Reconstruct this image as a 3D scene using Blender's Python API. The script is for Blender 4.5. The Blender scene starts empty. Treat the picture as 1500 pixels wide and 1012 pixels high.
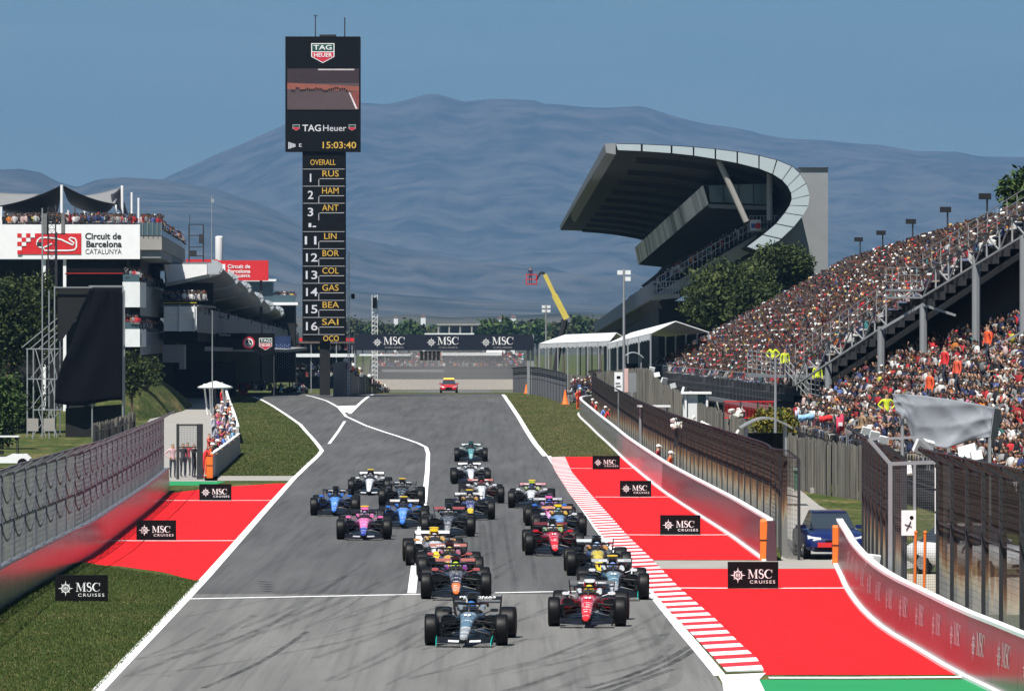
import bpy, bmesh, math, random
import numpy as np
from mathutils import Vector, Matrix

random.seed(7); RNG = np.random.default_rng(7)
SC = bpy.context.scene
COL = SC.collection
R = math.radians

# ------------------------------------------------------------------ camera
F, CX, HY, CAMZ = 8320.0, 750.0, 495.0, 7.0     # focal length in photo pixels, principal column, horizon row, eye height
cam_d = bpy.data.cameras.new('camera'); cam = bpy.data.objects.new('camera', cam_d); COL.objects.link(cam)
cam.location = (0, 0, CAMZ); cam.rotation_euler = (R(90), 0, 0)
cam_d.sensor_width = 36; cam_d.lens = 36 * F / 1500; cam_d.shift_y = -(506 - HY) / 1500
cam_d.clip_start = 1; cam_d.clip_end = 60000
SC.camera = cam
# ------------------------------------------------------------------ sky, sun, exposure
SUN_EL, SUN_AZ = R(60), R(204)                   # azimuth clockwise from +Y: behind the camera, to its left
world = bpy.data.worlds.new('World'); SC.world = world; world.use_nodes = True
wn = world.node_tree.nodes; wl = world.node_tree.links
for n in list(wn): wn.remove(n)
wo = wn.new('ShaderNodeOutputWorld'); bg = wn.new('ShaderNodeBackground'); sky = wn.new('ShaderNodeTexSky')
sky.sky_type = 'NISHITA'; sky.sun_disc = False; sky.sun_elevation = SUN_EL; sky.sun_rotation = SUN_AZ
sky.air_density = 1.0; sky.dust_density = 0.3; sky.ozone_density = 4.0; sky.altitude = 400
tint = wn.new('ShaderNodeMix'); tint.data_type = 'RGBA'; tint.blend_type = 'MULTIPLY'; tint.inputs[0].default_value = 1
tint.inputs[7].default_value = (0.53, 0.71, 0.80, 1)
tcw = wn.new('ShaderNodeTexCoord'); mpw = wn.new('ShaderNodeMapping'); mpw.inputs['Scale'].default_value = (9, 9, 60); wl.new(tcw.outputs['Generated'], mpw.inputs[0])      # thin high veil cloud, all round
nzw = wn.new('ShaderNodeTexNoise'); nzw.inputs['Scale'].default_value = 1.0; nzw.inputs['Detail'].default_value = 7; nzw.inputs['Roughness'].default_value = .6; wl.new(mpw.outputs[0], nzw.inputs[0])
mrw = wn.new('ShaderNodeMapRange'); mrw.inputs[1].default_value = .42; mrw.inputs[2].default_value = .80; mrw.inputs[3].default_value = 0; mrw.inputs[4].default_value = .42; wl.new(nzw.outputs[0], mrw.inputs[0])
veil = wn.new('ShaderNodeMix'); veil.data_type = 'RGBA'; veil.inputs[7].default_value = (5.2, 6.2, 7.0, 1); wl.new(mrw.outputs[0], veil.inputs[0])
wl.new(sky.outputs[0], tint.inputs[6]); wl.new(tint.outputs[2], veil.inputs[6]); wl.new(veil.outputs[2], bg.inputs[0]); wl.new(bg.outputs[0], wo.inputs[0])
bg.inputs[1].default_value = 0.055
sun_d = bpy.data.lights.new('sun', 'SUN'); sun_d.energy = 5.0; sun_d.angle = R(0.5); sun_d.color = (1.0, 0.965, 0.90)
sun = bpy.data.objects.new('sun', sun_d); COL.objects.link(sun)
SV = Vector((math.sin(SUN_AZ) * math.cos(SUN_EL), math.cos(SUN_AZ) * math.cos(SUN_EL), math.sin(SUN_EL)))
sun.rotation_euler = (-SV).to_track_quat('-Z', 'Y').to_euler(); sun.location = SV * 300
SC.view_settings.view_transform = 'Standard'; SC.view_settings.look = 'None'
SC.view_settings.exposure = 0.6; SC.view_settings.gamma = 1.0; SC.view_settings.use_curve_mapping = False
SC.render.engine = 'CYCLES'; SC.cycles.use_denoising = True
SC.cycles.max_bounces = 6; SC.cycles.transparent_max_bounces = 24; SC.cycles.volume_bounces = 0

# ------------------------------------------------------------------ photo geometry: pixel + distance -> place
GK = [(0, 0), (330, 0), (400, .35), (450, .80), (500, 1.15), (550, 1.35), (600, 1.20), (650, .75), (700, .15), (760, -.7), (1000, -2), (60000, -2)]
_kd = np.arange(0, 1201, 4.0)
_kz = np.interp(_kd, [k[0] for k in GK], [k[1] for k in GK])
_w = np.array([1, 2, 3, 4, 5, 4, 3, 2, 1.]); _w /= _w.sum()
_kz[4:-4] = np.convolve(_kz, _w, 'valid')
def gz(d): return float(np.interp(d, _kd, _kz))          # height of the ground at distance d
def W(px, py, d): return Vector(((px - CX) / F * d, d, CAMZ - (py - HY) / F * d))
def X(px, d): return (px - CX) / F * d
def Z(py, d): return CAMZ - (py - HY) / F * d
_dd = np.arange(40, 660, 0.5); _py = HY + (CAMZ - np.interp(_dd, _kd, _kz)) * F / _dd
def gd(py):                                               # distance at which the ground shows in photo row py
    i = np.nonzero(_py <= py)[0]
    if len(i) == 0: return 640.0
    i = i[0]
    if i == 0: return 40.0
    t = (_py[i-1] - py) / (_py[i-1] - _py[i] + 1e-9)
    return float(_dd[i-1] + t * 0.5)
def GP(px, py, lift=0.0):
    d = gd(py); return Vector((X(px, d), d, gz(d) + lift))

# ------------------------------------------------------------------ materials
MATS = {}
def srgb(r, g, b):
    f = lambda c: (c/255/12.92) if c/255 <= .04045 else ((c/255+.055)/1.055)**2.4
    return (f(r), f(g), f(b), 1)
def mat(name, col, rough=.7, metal=0, var=.12, scale=1.5, bump=0.0, bscale=None, spec=.4, emit=None, estr=1, obcol=False, attr=None, col2=None, coat=0, stretch=None):
    if name in MATS: return MATS[name]
    m = bpy.data.materials.new(name); m.use_nodes = True; MATS[name] = m
    nt = m.node_tree; N = nt.nodes; L = nt.links; b = N['Principled BSDF']
    b.inputs['Roughness'].default_value = rough; b.inputs['Metallic'].default_value = metal
    b.inputs['Specular IOR Level'].default_value = spec
    if coat: b.inputs['Coat Weight'].default_value = coat; b.inputs['Coat Roughness'].default_value = .08
    src = None
    if obcol: oi = N.new('ShaderNodeObjectInfo'); src = oi.outputs['Color']
    if attr: a = N.new('ShaderNodeAttribute'); a.attribute_name = attr; src = a.outputs['Color']
    if var or col2:
        tc = N.new('ShaderNodeNewGeometry'); pos = tc.outputs['Position']
        if stretch:
            mp = N.new('ShaderNodeMapping'); mp.inputs['Scale'].default_value = stretch; L.new(pos, mp.inputs[0]); pos = mp.outputs[0]
        nz = N.new('ShaderNodeTexNoise'); nz.inputs['Scale'].default_value = scale; nz.inputs['Detail'].default_value = 6; nz.inputs['Roughness'].default_value = .65
        L.new(pos, nz.inputs['Vector'])
        if col2:
            mx = N.new('ShaderNodeMix'); mx.data_type = 'RGBA'
            mx.inputs[6].default_value = col; mx.inputs[7].default_value = col2
            rp = N.new('ShaderNodeMapRange'); rp.inputs[1].default_value = .38; rp.inputs[2].default_value = .62
            L.new(nz.outputs[0], rp.inputs[0]); L.new(rp.outputs[0], mx.inputs[0]); L.new(mx.outputs[2], b.inputs['Base Color'])
        else:
            mr = N.new('ShaderNodeMapRange'); mr.inputs[1].default_value = .25; mr.inputs[2].default_value = .75
            mr.inputs[3].default_value = 1 - var; mr.inputs[4].default_value = 1 + var
            L.new(nz.outputs[0], mr.inputs[0])
            mx = N.new('ShaderNodeVectorMath'); mx.operation = 'SCALE'
            if src is not None: L.new(src, mx.inputs[0])
            else: mx.inputs[0].default_value = col[:3]
            L.new(mr.outputs[0], mx.inputs['Scale']); L.new(mx.outputs[0], b.inputs['Base Color'])
        if bump:
            n2 = N.new('ShaderNodeTexNoise'); n2.inputs['Scale'].default_value = bscale or scale * 4; n2.inputs['Detail'].default_value = 4
            L.new(tc.outputs['Position'], n2.inputs['Vector'])
            bp = N.new('ShaderNodeBump'); bp.inputs['Strength'].default_value = bump; bp.inputs['Distance'].default_value = .05
            L.new(n2.outputs[0], bp.inputs['Height']); L.new(bp.outputs[0], b.inputs['Normal'])
    elif src is not None: L.new(src, b.inputs['Base Color'])
    else: b.inputs['Base Color'].default_value = col
    if emit:
        b.inputs['Emission Color'].default_value = emit; b.inputs['Emission Strength'].default_value = estr
    return m
def g(v): return (v, v, v, 1)
M_white = mat('white_paint', g(.80), .55, var=.05)
M_offwhite = mat('off_white', (.70, .72, .72, 1), .6, var=.06)
M_black = mat('black_panel', g(.003), .6, var=.1, spec=.15)
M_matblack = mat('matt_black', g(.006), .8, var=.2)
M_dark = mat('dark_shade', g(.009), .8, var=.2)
M_conc = mat('concrete', (.36, .35, .33, 1), .85, var=.18, scale=.6, bump=.2)
M_concl = mat('light_concrete', (.30, .285, .26, 1), .85, var=.12, scale=.5)
M_concd = mat('grey_cladding', (.22, .23, .24, 1), .7, var=.1, scale=.4)
M_steel = mat('galvanised_steel', (.42, .43, .44, 1), .45, metal=.6, var=.1)
M_dsteel = mat('dark_steel', (.05, .05, .053, 1), .5, metal=.5, var=.15)
M_wire = mat('fence_wire', (.13, .135, .15, 1), .6, metal=.2, var=.15)
M_alu = mat('roof_aluminium', (.52, .55, .57, 1), .4, metal=.35, var=.08, scale=.3)
M_glass = mat('window_glass', (.03, .04, .05, 1), .08, var=0, spec=.8)
M_bglass = mat('blue_glass', (.06, .10, .12, 1), .15, var=.1, spec=.7)
M_red = mat('red_paint', (.60, .018, .022, 1), .6, var=.08)
M_orange = mat('orange_foam', (.80, .17, .02, 1), .6, var=.08)
M_tyre = mat('tyre_rubber', g(.0035), .5, var=.25, scale=6, spec=.22)
M_carbon = mat('carbon_black', g(.005), .35, var=.15, scale=8, spec=.5)
def print_mat(name):                                     # car paint with rows of small sponsor lettering printed across it
    m = mat(name, g(.5), .28, obcol=True, var=.04, scale=4, coat=.6); nt = m.node_tree; N = nt.nodes; L = nt.links; b = N['Principled BSDF']; src = b.inputs['Base Color'].links[0].from_socket
    tc = N.new('ShaderNodeTexCoord'); sp = N.new('ShaderNodeSeparateXYZ'); L.new(tc.outputs['Object'], sp.inputs[0])
    def M(op, a, c):
        q = N.new('ShaderNodeMath'); q.operation = op
        for i, v in enumerate((a, c)):
            if isinstance(v, (int, float)): q.inputs[i].default_value = v
            else: L.new(v, q.inputs[i])
        return q.outputs[0]
    row = M('MULTIPLY', sp.outputs[1], 6.5); fr = M('FRACT', M('ADD', row, 40.0), 0); band = M('MULTIPLY', M('GREATER_THAN', fr, .42), M('LESS_THAN', fr, .80))
    wn_ = N.new('ShaderNodeTexWhiteNoise'); wn_.noise_dimensions = '1D'; L.new(M('FLOOR', row, 0), wn_.inputs['W'])
    oi = N.new('ShaderNodeObjectInfo'); pick = M('GREATER_THAN', M('FRACT', M('ADD', wn_.outputs[0], oi.outputs['Random']), 0), .42)
    mp = N.new('ShaderNodeMapping'); mp.inputs['Scale'].default_value = (38, 9, 1); L.new(tc.outputs['Object'], mp.inputs[0]); nz = N.new('ShaderNodeTexNoise'); nz.inputs['Scale'].default_value = 1.0; nz.inputs['Detail'].default_value = 2; L.new(mp.outputs[0], nz.inputs[0])
    let = M('GREATER_THAN', nz.outputs[0], .47); mid = M('LESS_THAN', M('ABSOLUTE', sp.outputs[0], 0), M('ADD', M('MULTIPLY', sp.outputs[1], .05), .22))
    fac = M('MULTIPLY', M('MULTIPLY', band, pick), M('MULTIPLY', let, mid)); mx = N.new('ShaderNodeMix'); mx.data_type = 'RGBA'; L.new(M('MULTIPLY', fac, .8), mx.inputs[0]); L.new(src, mx.inputs[6])
    lum = N.new('ShaderNodeRGBToBW'); L.new(src, lum.inputs[0]); inv = M('MULTIPLY', M('LESS_THAN', lum.outputs[0], .45), .75); cb = N.new('ShaderNodeCombineColor'); [L.new(inv, cb.inputs[i]) for i in range(3)]; L.new(cb.outputs[0], mx.inputs[7]); L.new(mx.outputs[2], b.inputs['Base Color']); return m
M_print = print_mat('printed_car_paint')
M_paint = mat('car_paint', g(.5), .28, obcol=True, var=.04, scale=4, coat=.6)
M_rim = mat('rim_cover', g(.02), .4, metal=.6, var=.1)
M_obj = mat('coloured_plastic', g(.5), .5, obcol=True, var=.06, scale=3)
M_cloth = mat('clothing', g(.5), .85, obcol=True, var=.12, scale=9)
M_skin = mat('skin', (.42, .23, .15, 1), .6, var=.08, scale=12)
M_hair = mat('hair', (.03, .02, .014, 1), .8, var=.2, scale=12)
M_jeans = mat('trousers', (.03, .035, .05, 1), .85, var=.2, scale=8)
M_crowd = mat('crowd_cloth', g(.5), .85, attr='Col', var=.1, scale=6)
M_bark = mat('bark', (.10, .07, .05, 1), .9, var=.3, scale=4)

# ------------------------------------------------------------------ mesh builder
class MB:
    def __init__(s): s.v = []; s.f = []; s.m = []
    def add(s, vs, fs, mi=0):
        o = len(s.v); s.v += [tuple(p) for p in vs]; s.f += [tuple(i + o for i in f) for f in fs]; s.m += [mi] * len(fs); return s
    def box(s, c, sz, rz=0, mi=0, taper=1.0):
        hx, hy, hz = sz[0]/2, sz[1]/2, sz[2]/2; ca, sa = math.cos(rz), math.sin(rz); vs = []
        for z, t in ((-hz, 1), (hz, taper)):
            for x, y in ((-hx, -hy), (hx, -hy), (hx, hy), (-hx, hy)):
                x *= t; y *= t; vs.append((c[0] + x*ca - y*sa, c[1] + x*sa + y*ca, c[2] + z))
        return s.add(vs, [(3,2,1,0), (4,5,6,7), (0,1,5,4), (1,2,6,5), (2,3,7,6), (3,0,4,7)], mi)
    def beam(s, p, q, w, h=None, mi=0):
        p, q = Vector(p), Vector(q); d = q - p
        if d.length < 1e-6: return s
        h = h or w; d.normalize(); up = Vector((0, 0, 1)) if abs(d.z) < .98 else Vector((0, 1, 0))
        a = d.cross(up).normalized() * w/2; b = a.cross(d).normalized() * h/2
        return s.add([p-a-b, p+a-b, p+a+b, p-a+b, q-a-b, q+a-b, q+a+b, q-a+b], [(3,2,1,0), (4,5,6,7), (0,1,5,4), (1,2,6,5), (2,3,7,6), (3,0,4,7)], mi)
    def loft(s, rings, mi=0, cap=True, closed=False):
        n = len(rings[0]); vs = [p for r in rings for p in r]; fs = []; k = len(rings)
        for i in range(k if closed else k-1):
            for j in range(n):
                a, b = i*n + j, i*n + (j+1) % n; c, d = ((i+1) % k)*n + (j+1) % n, ((i+1) % k)*n + j
                fs.append((a, b, c, d))
        if cap and not closed: fs.append(tuple(range(n-1, -1, -1))); fs.append(tuple(range((k-1)*n, k*n)))
        return s.add(vs, fs, mi)
    def tube(s, pts, r, n=6, mi=0, cap=True, closed=False):
        pts = [Vector(p) for p in pts]; rings = []; k = len(pts); ref = None
        for i, p in enumerate(pts):
            if closed: t = pts[(i+1) % k] - pts[i-1]
            else: t = pts[min(i+1, k-1)] - pts[max(i-1, 0)]
            t.normalize()
            if ref is None: ref = Vector((0, 0, 1)) if abs(t.z) < .9 else Vector((0, 1, 0))
            a = t.cross(ref)
            if a.length < 1e-4: a = t.cross(Vector((1, .3, .2)))
            a.normalize(); b = a.cross(t).normalized()
            rr = r[i] if isinstance(r, (list, tuple)) else r
            rings.append([p + a*rr*math.cos(2*math.pi*j/n) + b*rr*math.sin(2*math.pi*j/n) for j in range(n)])
        return s.loft(rings, mi, cap, closed)
    def prism(s, poly, vec, mi=0):
        vec = Vector(vec); poly = [Vector(p) for p in poly]
        return s.loft([poly, [p + vec for p in poly]], mi)
    def plan(s, xy, z0, z1, mi=0):                     # plan outline (list of x, y) raised from z0 to z1
        return s.loft([[(x, y, z0) for x, y in xy], [(x, y, z1) for x, y in xy]], mi)
    def lathe(s, prof, n=20, c=(0,0,0), axis='x', mi=0):  # prof: (radius, along axis)
        rings = []
        for r, h in prof:
            ring = []
            for j in range(n):
                a = 2*math.pi*j/n; u, v = r*math.cos(a), r*math.sin(a)
                ring.append((c[0]+h, c[1]+u, c[2]+v) if axis == 'x' else ((c[0]+u, c[1]+h, c[2]+v) if axis == 'y' else (c[0]+u, c[1]+v, c[2]+h)))
            rings.append(ring)
        return s.loft(rings, mi)
    def ball(s, c, r, n=8, k=5, mi=0, z0=-1.0, z1=1.0):
        r = r if isinstance(r, (tuple, list)) else (r, r, r); rings = []
        for i in range(k+1):
            t = z0 + (z1 - z0)*i/k; t = math.sin(t*math.pi/2); q = math.sqrt(max(0.0004, 1 - t*t))
            rings.append([(c[0]+r[0]*q*math.cos(2*math.pi*j/n), c[1]+r[1]*q*math.sin(2*math.pi*j/n), c[2]+r[2]*t) for j in range(n)])
        return s.loft(rings, mi)
    def quad(s, a, b, c, d, mi=0): return s.add([a, b, c, d], [(0, 1, 2, 3)], mi)
    def mesh(s, name, mats, smooth=None):
        me = bpy.data.meshes.new(name); me.from_pydata(s.v, [], s.f)
        for m in (mats if isinstance(mats, (list, tuple)) else [mats]): me.materials.append(m)
        if any(s.m): me.polygons.foreach_set('material_index', s.m)
        bm = bmesh.new(); bm.from_mesh(me); bmesh.ops.recalc_face_normals(bm, faces=bm.faces); bm.to_mesh(me); bm.free()
        if smooth is not None:
            me.polygons.foreach_set('use_smooth', [True]*len(me.polygons)); me.set_sharp_from_angle(angle=R(smooth))
        me.update(); return me
    def obj(s, name, mats, parent=None, smooth=None, world=True):
        if parent is not None and world:
            o = parent.matrix_basis.translation; s.v = [(x-o[0], y-o[1], z-o[2]) for x, y, z in s.v]
        return link(name, s.mesh(name, mats, smooth), parent)
def link(name, me, parent=None, loc=None):
    o = bpy.data.objects.new(name, me); COL.objects.link(o)
    if parent is not None: o.parent = parent
    if loc is not None: o.location = loc
    return o
def tag(o, label=None, cat=None, group=None, kind=None):
    if label: o['label'] = label
    if cat: o['category'] = cat
    if group: o['group'] = group
    if kind: o['kind'] = kind
    return o
def thing(name, label, cat, loc, rz=0, group=None):
    o = bpy.data.objects.new(name, None); COL.objects.link(o); o.empty_display_size = .2
    o.location = loc; o.rotation_euler = (0, 0, rz); return tag(o, label, cat, group)
def np_mesh(name, V, Fq, mats, col=None, mi=None):           # numpy verts (n,3) and faces (m,3 or 4)
    me = bpy.data.meshes.new(name); n, k = Fq.shape
    me.vertices.add(len(V)); me.vertices.foreach_set('co', V.astype(np.float32).ravel())
    me.loops.add(n*k); me.loops.foreach_set('vertex_index', Fq.astype(np.int32).ravel())
    me.polygons.add(n); me.polygons.foreach_set('loop_start', np.arange(0, n*k, k, dtype=np.int32))
    for m in (mats if isinstance(mats, (list, tuple)) else [mats]): me.materials.append(m)
    if mi is not None: me.polygons.foreach_set('material_index', mi.astype(np.int32))
    if col is not None:
        a = me.attributes.new('Col', 'FLOAT_COLOR', 'POINT'); a.data.foreach_set('color', col.astype(np.float32).ravel())
    me.update(calc_edges=True); me.validate(); return me

# ------------------------------------------------------------------ lettering
_glyph = {}
def text_mesh(txt, size, bold=0.0, depth=.004, name='lettering', spacing=1.0):
    key = (txt, round(size, 3), bold, depth, spacing)
    if key in _glyph: return _glyph[key]
    c = bpy.data.curves.new('t', 'FONT'); c.body = txt; c.size = size; c.align_x = 'CENTER'; c.align_y = 'CENTER'
    c.extrude = depth; c.offset = bold; c.space_character = spacing; c.resolution_u = 3
    o = bpy.data.objects.new('t', c); COL.objects.link(o); bpy.context.view_layer.update()
    me = bpy.data.meshes.new_from_object(o.evaluated_get(bpy.context.evaluated_depsgraph_get())); me.name = name
    bpy.data.objects.remove(o); bpy.data.curves.remove(c); _glyph[key] = me
    return me
def put_text(txt, size, loc, material, parent, rz=0.0, bold=0.0, width=None, spacing=1.0, name='lettering'):
    me = text_mesh(txt, size, bold, spacing=spacing, name=name).copy(); me.materials.clear(); me.materials.append(material)
    o = link(name, me, parent); loc = Vector(loc)
    if parent is not None and parent.parent is None: loc = loc - parent.matrix_basis.translation
    o.location = loc; o.rotation_euler = (R(90), 0, rz)
    if width:
        w = max(v.co.x for v in me.vertices) - min(v.co.x for v in me.vertices)
        for v in me.vertices: v.co.x *= width / w
    return o
def stroke(mb, pts, ws, y=0, dep=.006, mi=0):                 # a brush stroke of varying width in the x, z plane
    n = len(pts); L_, R_ = [], []
    for i, (x, z) in enumerate(pts):
        a = pts[max(i-1, 0)]; b = pts[min(i+1, n-1)]; tx, tz = b[0]-a[0], b[1]-a[1]; l = math.hypot(tx, tz) or 1
        w = ws[i]/2 if isinstance(ws, (list, tuple)) else ws/2
        L_.append((x - tz/l*w, y, z + tx/l*w)); R_.append((x + tz/l*w, y, z - tx/l*w))
    for i in range(n-1): mb.quad(L_[i], L_[i+1], R_[i+1], R_[i], mi)
def arc(cx, cz, rx, rz_, a0, a1, n=10): return [(cx + rx*math.cos(R(a0 + (a1-a0)*i/n)), cz + rz_*math.sin(R(a0 + (a1-a0)*i/n))) for i in range(n+1)]
def serif_msc(mb, x0, z0, h, y=0):                             # the three serif capitals, drawn stroke by stroke
    e = h*.02
    q = lambda a, b, c, d: mb.quad(*[(x0 + p[0]*h, y, z0 + p[1]*h) for p in (a, b, c, d)])
    q((0,0), (.30,0), (.30,.05), (0,.05)); q((.11,.05), (.17,.05), (.19,.95), (.13,.95)); q((0,.95), (.30,.95), (.30,1), (0,1))
    q((.13,.95), (.30,1.0), (.62,.12), (.55,.0)); q((.55,.0), (.62,.12), (.93,1), (.87,.95))
    q((.86,.05), (1.04,.05), (1.02,.95), (.87,.95)); q((.78,0), (1.14,0), (1.14,.05), (.78,.05)); q((.86,.95), (1.14,.95), (1.14,1), (.86,1))
    S = [(p[0], p[1]) for p in arc(1.50, .755, .20, .235, 25, 270, 12)] + [(p[0], p[1]) for p in arc(1.50, .26, .23, .255, 90, -155, 12)]
    ws = [.03,.04,.06,.08,.10,.12,.14,.14,.14,.14,.15,.16,.17] + [.17,.17,.16,.15,.15,.14,.12,.10,.08,.06,.05,.04,.03]
    stroke(mb, [(x0 + p[0]*h, z0 + p[1]*h) for p in S], [w*h for w in ws], y)
    q((1.66,.72), (1.70,.72), (1.70,1.0), (1.66,.95)); q((1.25,.03), (1.29,.03), (1.29,.30), (1.25,.27))
    C = arc(2.36, .5, .42, .47, 40, 325, 20); wc = [.04 + .15*max(0, math.cos(R(40 + 285*i/20) - math.pi)) for i in range(21)]
    stroke(mb, [(x0 + p[0]*h, z0 + p[1]*h) for p in C], [w*h for w in wc], y)
    q((2.66,.62), (2.71,.62), (2.73,1.0), (2.68,.95))
    return 2.75*h
def star(mb, cx, cz, r, y=0):
    for i in range(16):
        a = 2*math.pi*i/16 + math.pi/2; ro = r*(1.0 if i % 4 == 0 else (.80 if i % 2 == 0 else .62))
        da = .17; p = lambda rr, aa: (cx + rr*math.cos(aa), y, cz + rr*math.sin(aa))
        mb.add([p(r*.50, a-da), p(ro, a), p(r*.50, a+da)], [(0, 1, 2)])
    pts = arc(cx, cz, r*.46, r*.46, 0, 360, 20); stroke(mb, pts, r*.10, y)
    for k in (-.2, 0, .2): stroke(mb, [(cx + k*r, cz - r*.26), (cx + k*r, cz + r*.26)], r*.10, y)
    stroke(mb, [(cx - r*.3, cz + .04*r), (cx + r*.3, cz + .04*r)], r*.08, y)
# ================================================================== GROUND
def ground_mat():
    m = bpy.data.materials.new('grass_ground'); m.use_nodes = True; nt = m.node_tree; N = nt.nodes; L = nt.links; b = N['Principled BSDF']
    b.inputs['Roughness'].default_value = .95; b.inputs['Specular IOR Level'].default_value = .1
    gm = N.new('ShaderNodeNewGeometry'); mp = N.new('ShaderNodeMapping'); mp.inputs['Scale'].default_value = (1, .35, 1); L.new(gm.outputs[0], mp.inputs[0])
    n1 = N.new('ShaderNodeTexNoise'); n1.inputs['Scale'].default_value = .45; n1.inputs['Detail'].default_value = 8; n1.inputs['Roughness'].default_value = .7; L.new(mp.outputs[0], n1.inputs[0])
    n2 = N.new('ShaderNodeTexNoise'); n2.inputs['Scale'].default_value = 3.5; n2.inputs['Detail'].default_value = 6; L.new(mp.outputs[0], n2.inputs[0])
    r1 = N.new('ShaderNodeValToRGB'); e = r1.color_ramp.elements
    e[0].position = .36; e[0].color = (.034, .056, .011, 1); e[1].position = .66; e[1].color = (.17, .13, .06, 1)
    x = r1.color_ramp.elements.new(.53); x.color = (.070, .082, .024, 1)
    L.new(n1.outputs[0], r1.inputs[0])
    mr = N.new('ShaderNodeMapRange'); mr.inputs[1].default_value = .3; mr.inputs[2].default_value = .7; mr.inputs[3].default_value = .55; mr.inputs[4].default_value = 1.45; L.new(n2.outputs[0], mr.inputs[0])
    vm = N.new('ShaderNodeVectorMath'); vm.operation = 'SCALE'; L.new(r1.outputs[0], vm.inputs[0]); L.new(mr.outputs[0], vm.inputs['Scale']); L.new(vm.outputs[0], b.inputs['Base Color'])
    bp = N.new('ShaderNodeBump'); bp.inputs['Strength'].default_value = .8; bp.inputs['Distance'].default_value = .1
    n3 = N.new('ShaderNodeTexNoise'); n3.inputs['Scale'].default_value = 9; L.new(gm.outputs[0], n3.inputs[0]); L.new(n3.outputs[0], bp.inputs['Height']); L.new(bp.outputs[0], b.inputs['Normal'])
    return m
def asphalt_mat(name, col):
    m = bpy.data.materials.new(name); m.use_nodes = True; nt = m.node_tree; N = nt.nodes; L = nt.links; b = N['Principled BSDF']
    b.inputs['Roughness'].default_value = .82; b.inputs['Specular IOR Level'].default_value = .25
    gm = N.new('ShaderNodeNewGeometry')
    def noise(sc, s, det=5):
        mp = N.new('ShaderNodeMapping'); mp.inputs['Scale'].default_value = sc; L.new(gm.outputs[0], mp.inputs[0])
        n = N.new('ShaderNodeTexNoise'); n.inputs['Scale'].default_value = s; n.inputs['Detail'].default_value = det; n.inputs['Roughness'].default_value = .6; L.new(mp.outputs[0], n.inputs[0]); return n.outputs[0]
    def rng(src, a, b_, lo, hi):
        r = N.new('ShaderNodeMapRange'); r.inputs[1].default_value = a; r.inputs[2].default_value = b_; r.inputs[3].default_value = lo; r.inputs[4].default_value = hi; L.new(src, r.inputs[0]); return r.outputs[0]
    def mul(a, c):
        q = N.new('ShaderNodeMath'); q.operation = 'MULTIPLY'; L.new(a, q.inputs[0]); L.new(c, q.inputs[1]); return q.outputs[0]
    f = rng(noise((1, 1, 1), 26, 3), .3, .7, .80, 1.20)                     # stone grain
    f = mul(f, rng(noise((1, .05, 1), .8), .3, .7, .80, 1.18))              # paving lanes along the straight
    f = mul(f, rng(noise((1, .25, 1), .12), .3, .7, .86, 1.14))             # large patches
    f = mul(f, rng(noise((2.2, .03, 1), 1.6, 3), .47, .72, 1.0, .72))       # rubber laid along the racing line
    vm = N.new('ShaderNodeVectorMath'); vm.operation = 'SCALE'; vm.inputs[0].default_value = col; L.new(f, vm.inputs['Scale']); L.new(vm.outputs[0], b.inputs['Base Color'])
    return m
M_grass = ground_mat(); M_asph = asphalt_mat('track_asphalt', (.086, .0855, .085)); M_asph2 = asphalt_mat('newer_asphalt', (.152, .149, .142))
M_runred = mat('runoff_red_paint', (.64, .009, .011, 1), .8, var=.16, scale=1.1, stretch=(1, .22, 1), bump=.25, bscale=30, spec=.2)
M_green = mat('runoff_green_paint', (.012, .24, .075, 1), .75, var=.08, scale=.6)
M_line = mat('line_paint', g(.78), .7, var=.06, scale=2)
def rubber(name, amount):
    m = mat(name, g(.030), .8, var=0); nt = m.node_tree; N = nt.nodes; L = nt.links
    tr = N.new('ShaderNodeBsdfTransparent'); mx = N.new('ShaderNodeMixShader'); gm = N.new('ShaderNodeNewGeometry'); mp = N.new('ShaderNodeMapping'); mp.inputs['Scale'].default_value = (1, .25, 1); L.new(gm.outputs[0], mp.inputs[0])
    nz = N.new('ShaderNodeTexNoise'); nz.inputs['Scale'].default_value = 1.6; nz.inputs['Detail'].default_value = 8; nz.inputs['Roughness'].default_value = .75; L.new(mp.outputs[0], nz.inputs[0])
    mr = N.new('ShaderNodeMapRange'); mr.inputs[1].default_value = .32; mr.inputs[2].default_value = .68; mr.inputs[3].default_value = 0; mr.inputs[4].default_value = amount; L.new(nz.outputs[0], mr.inputs[0])
    L.new(mr.outputs[0], mx.inputs[0]); L.new(tr.outputs[0], mx.inputs[1]); L.new(N['Principled BSDF'].outputs[0], mx.inputs[2]); L.new(mx.outputs[0], N['Material Output'].inputs['Surface']); return m
M_rubber = rubber('rubber_mark', .70); M_rubber2 = rubber('faint_rubber_mark', .26)
M_kred = mat('kerb_red', (.55, .022, .03, 1), .6, var=.12, scale=2)

def struct(name, mb, m, smooth=None): return tag(mb.obj(name, m, smooth=smooth), kind='structure')
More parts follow.
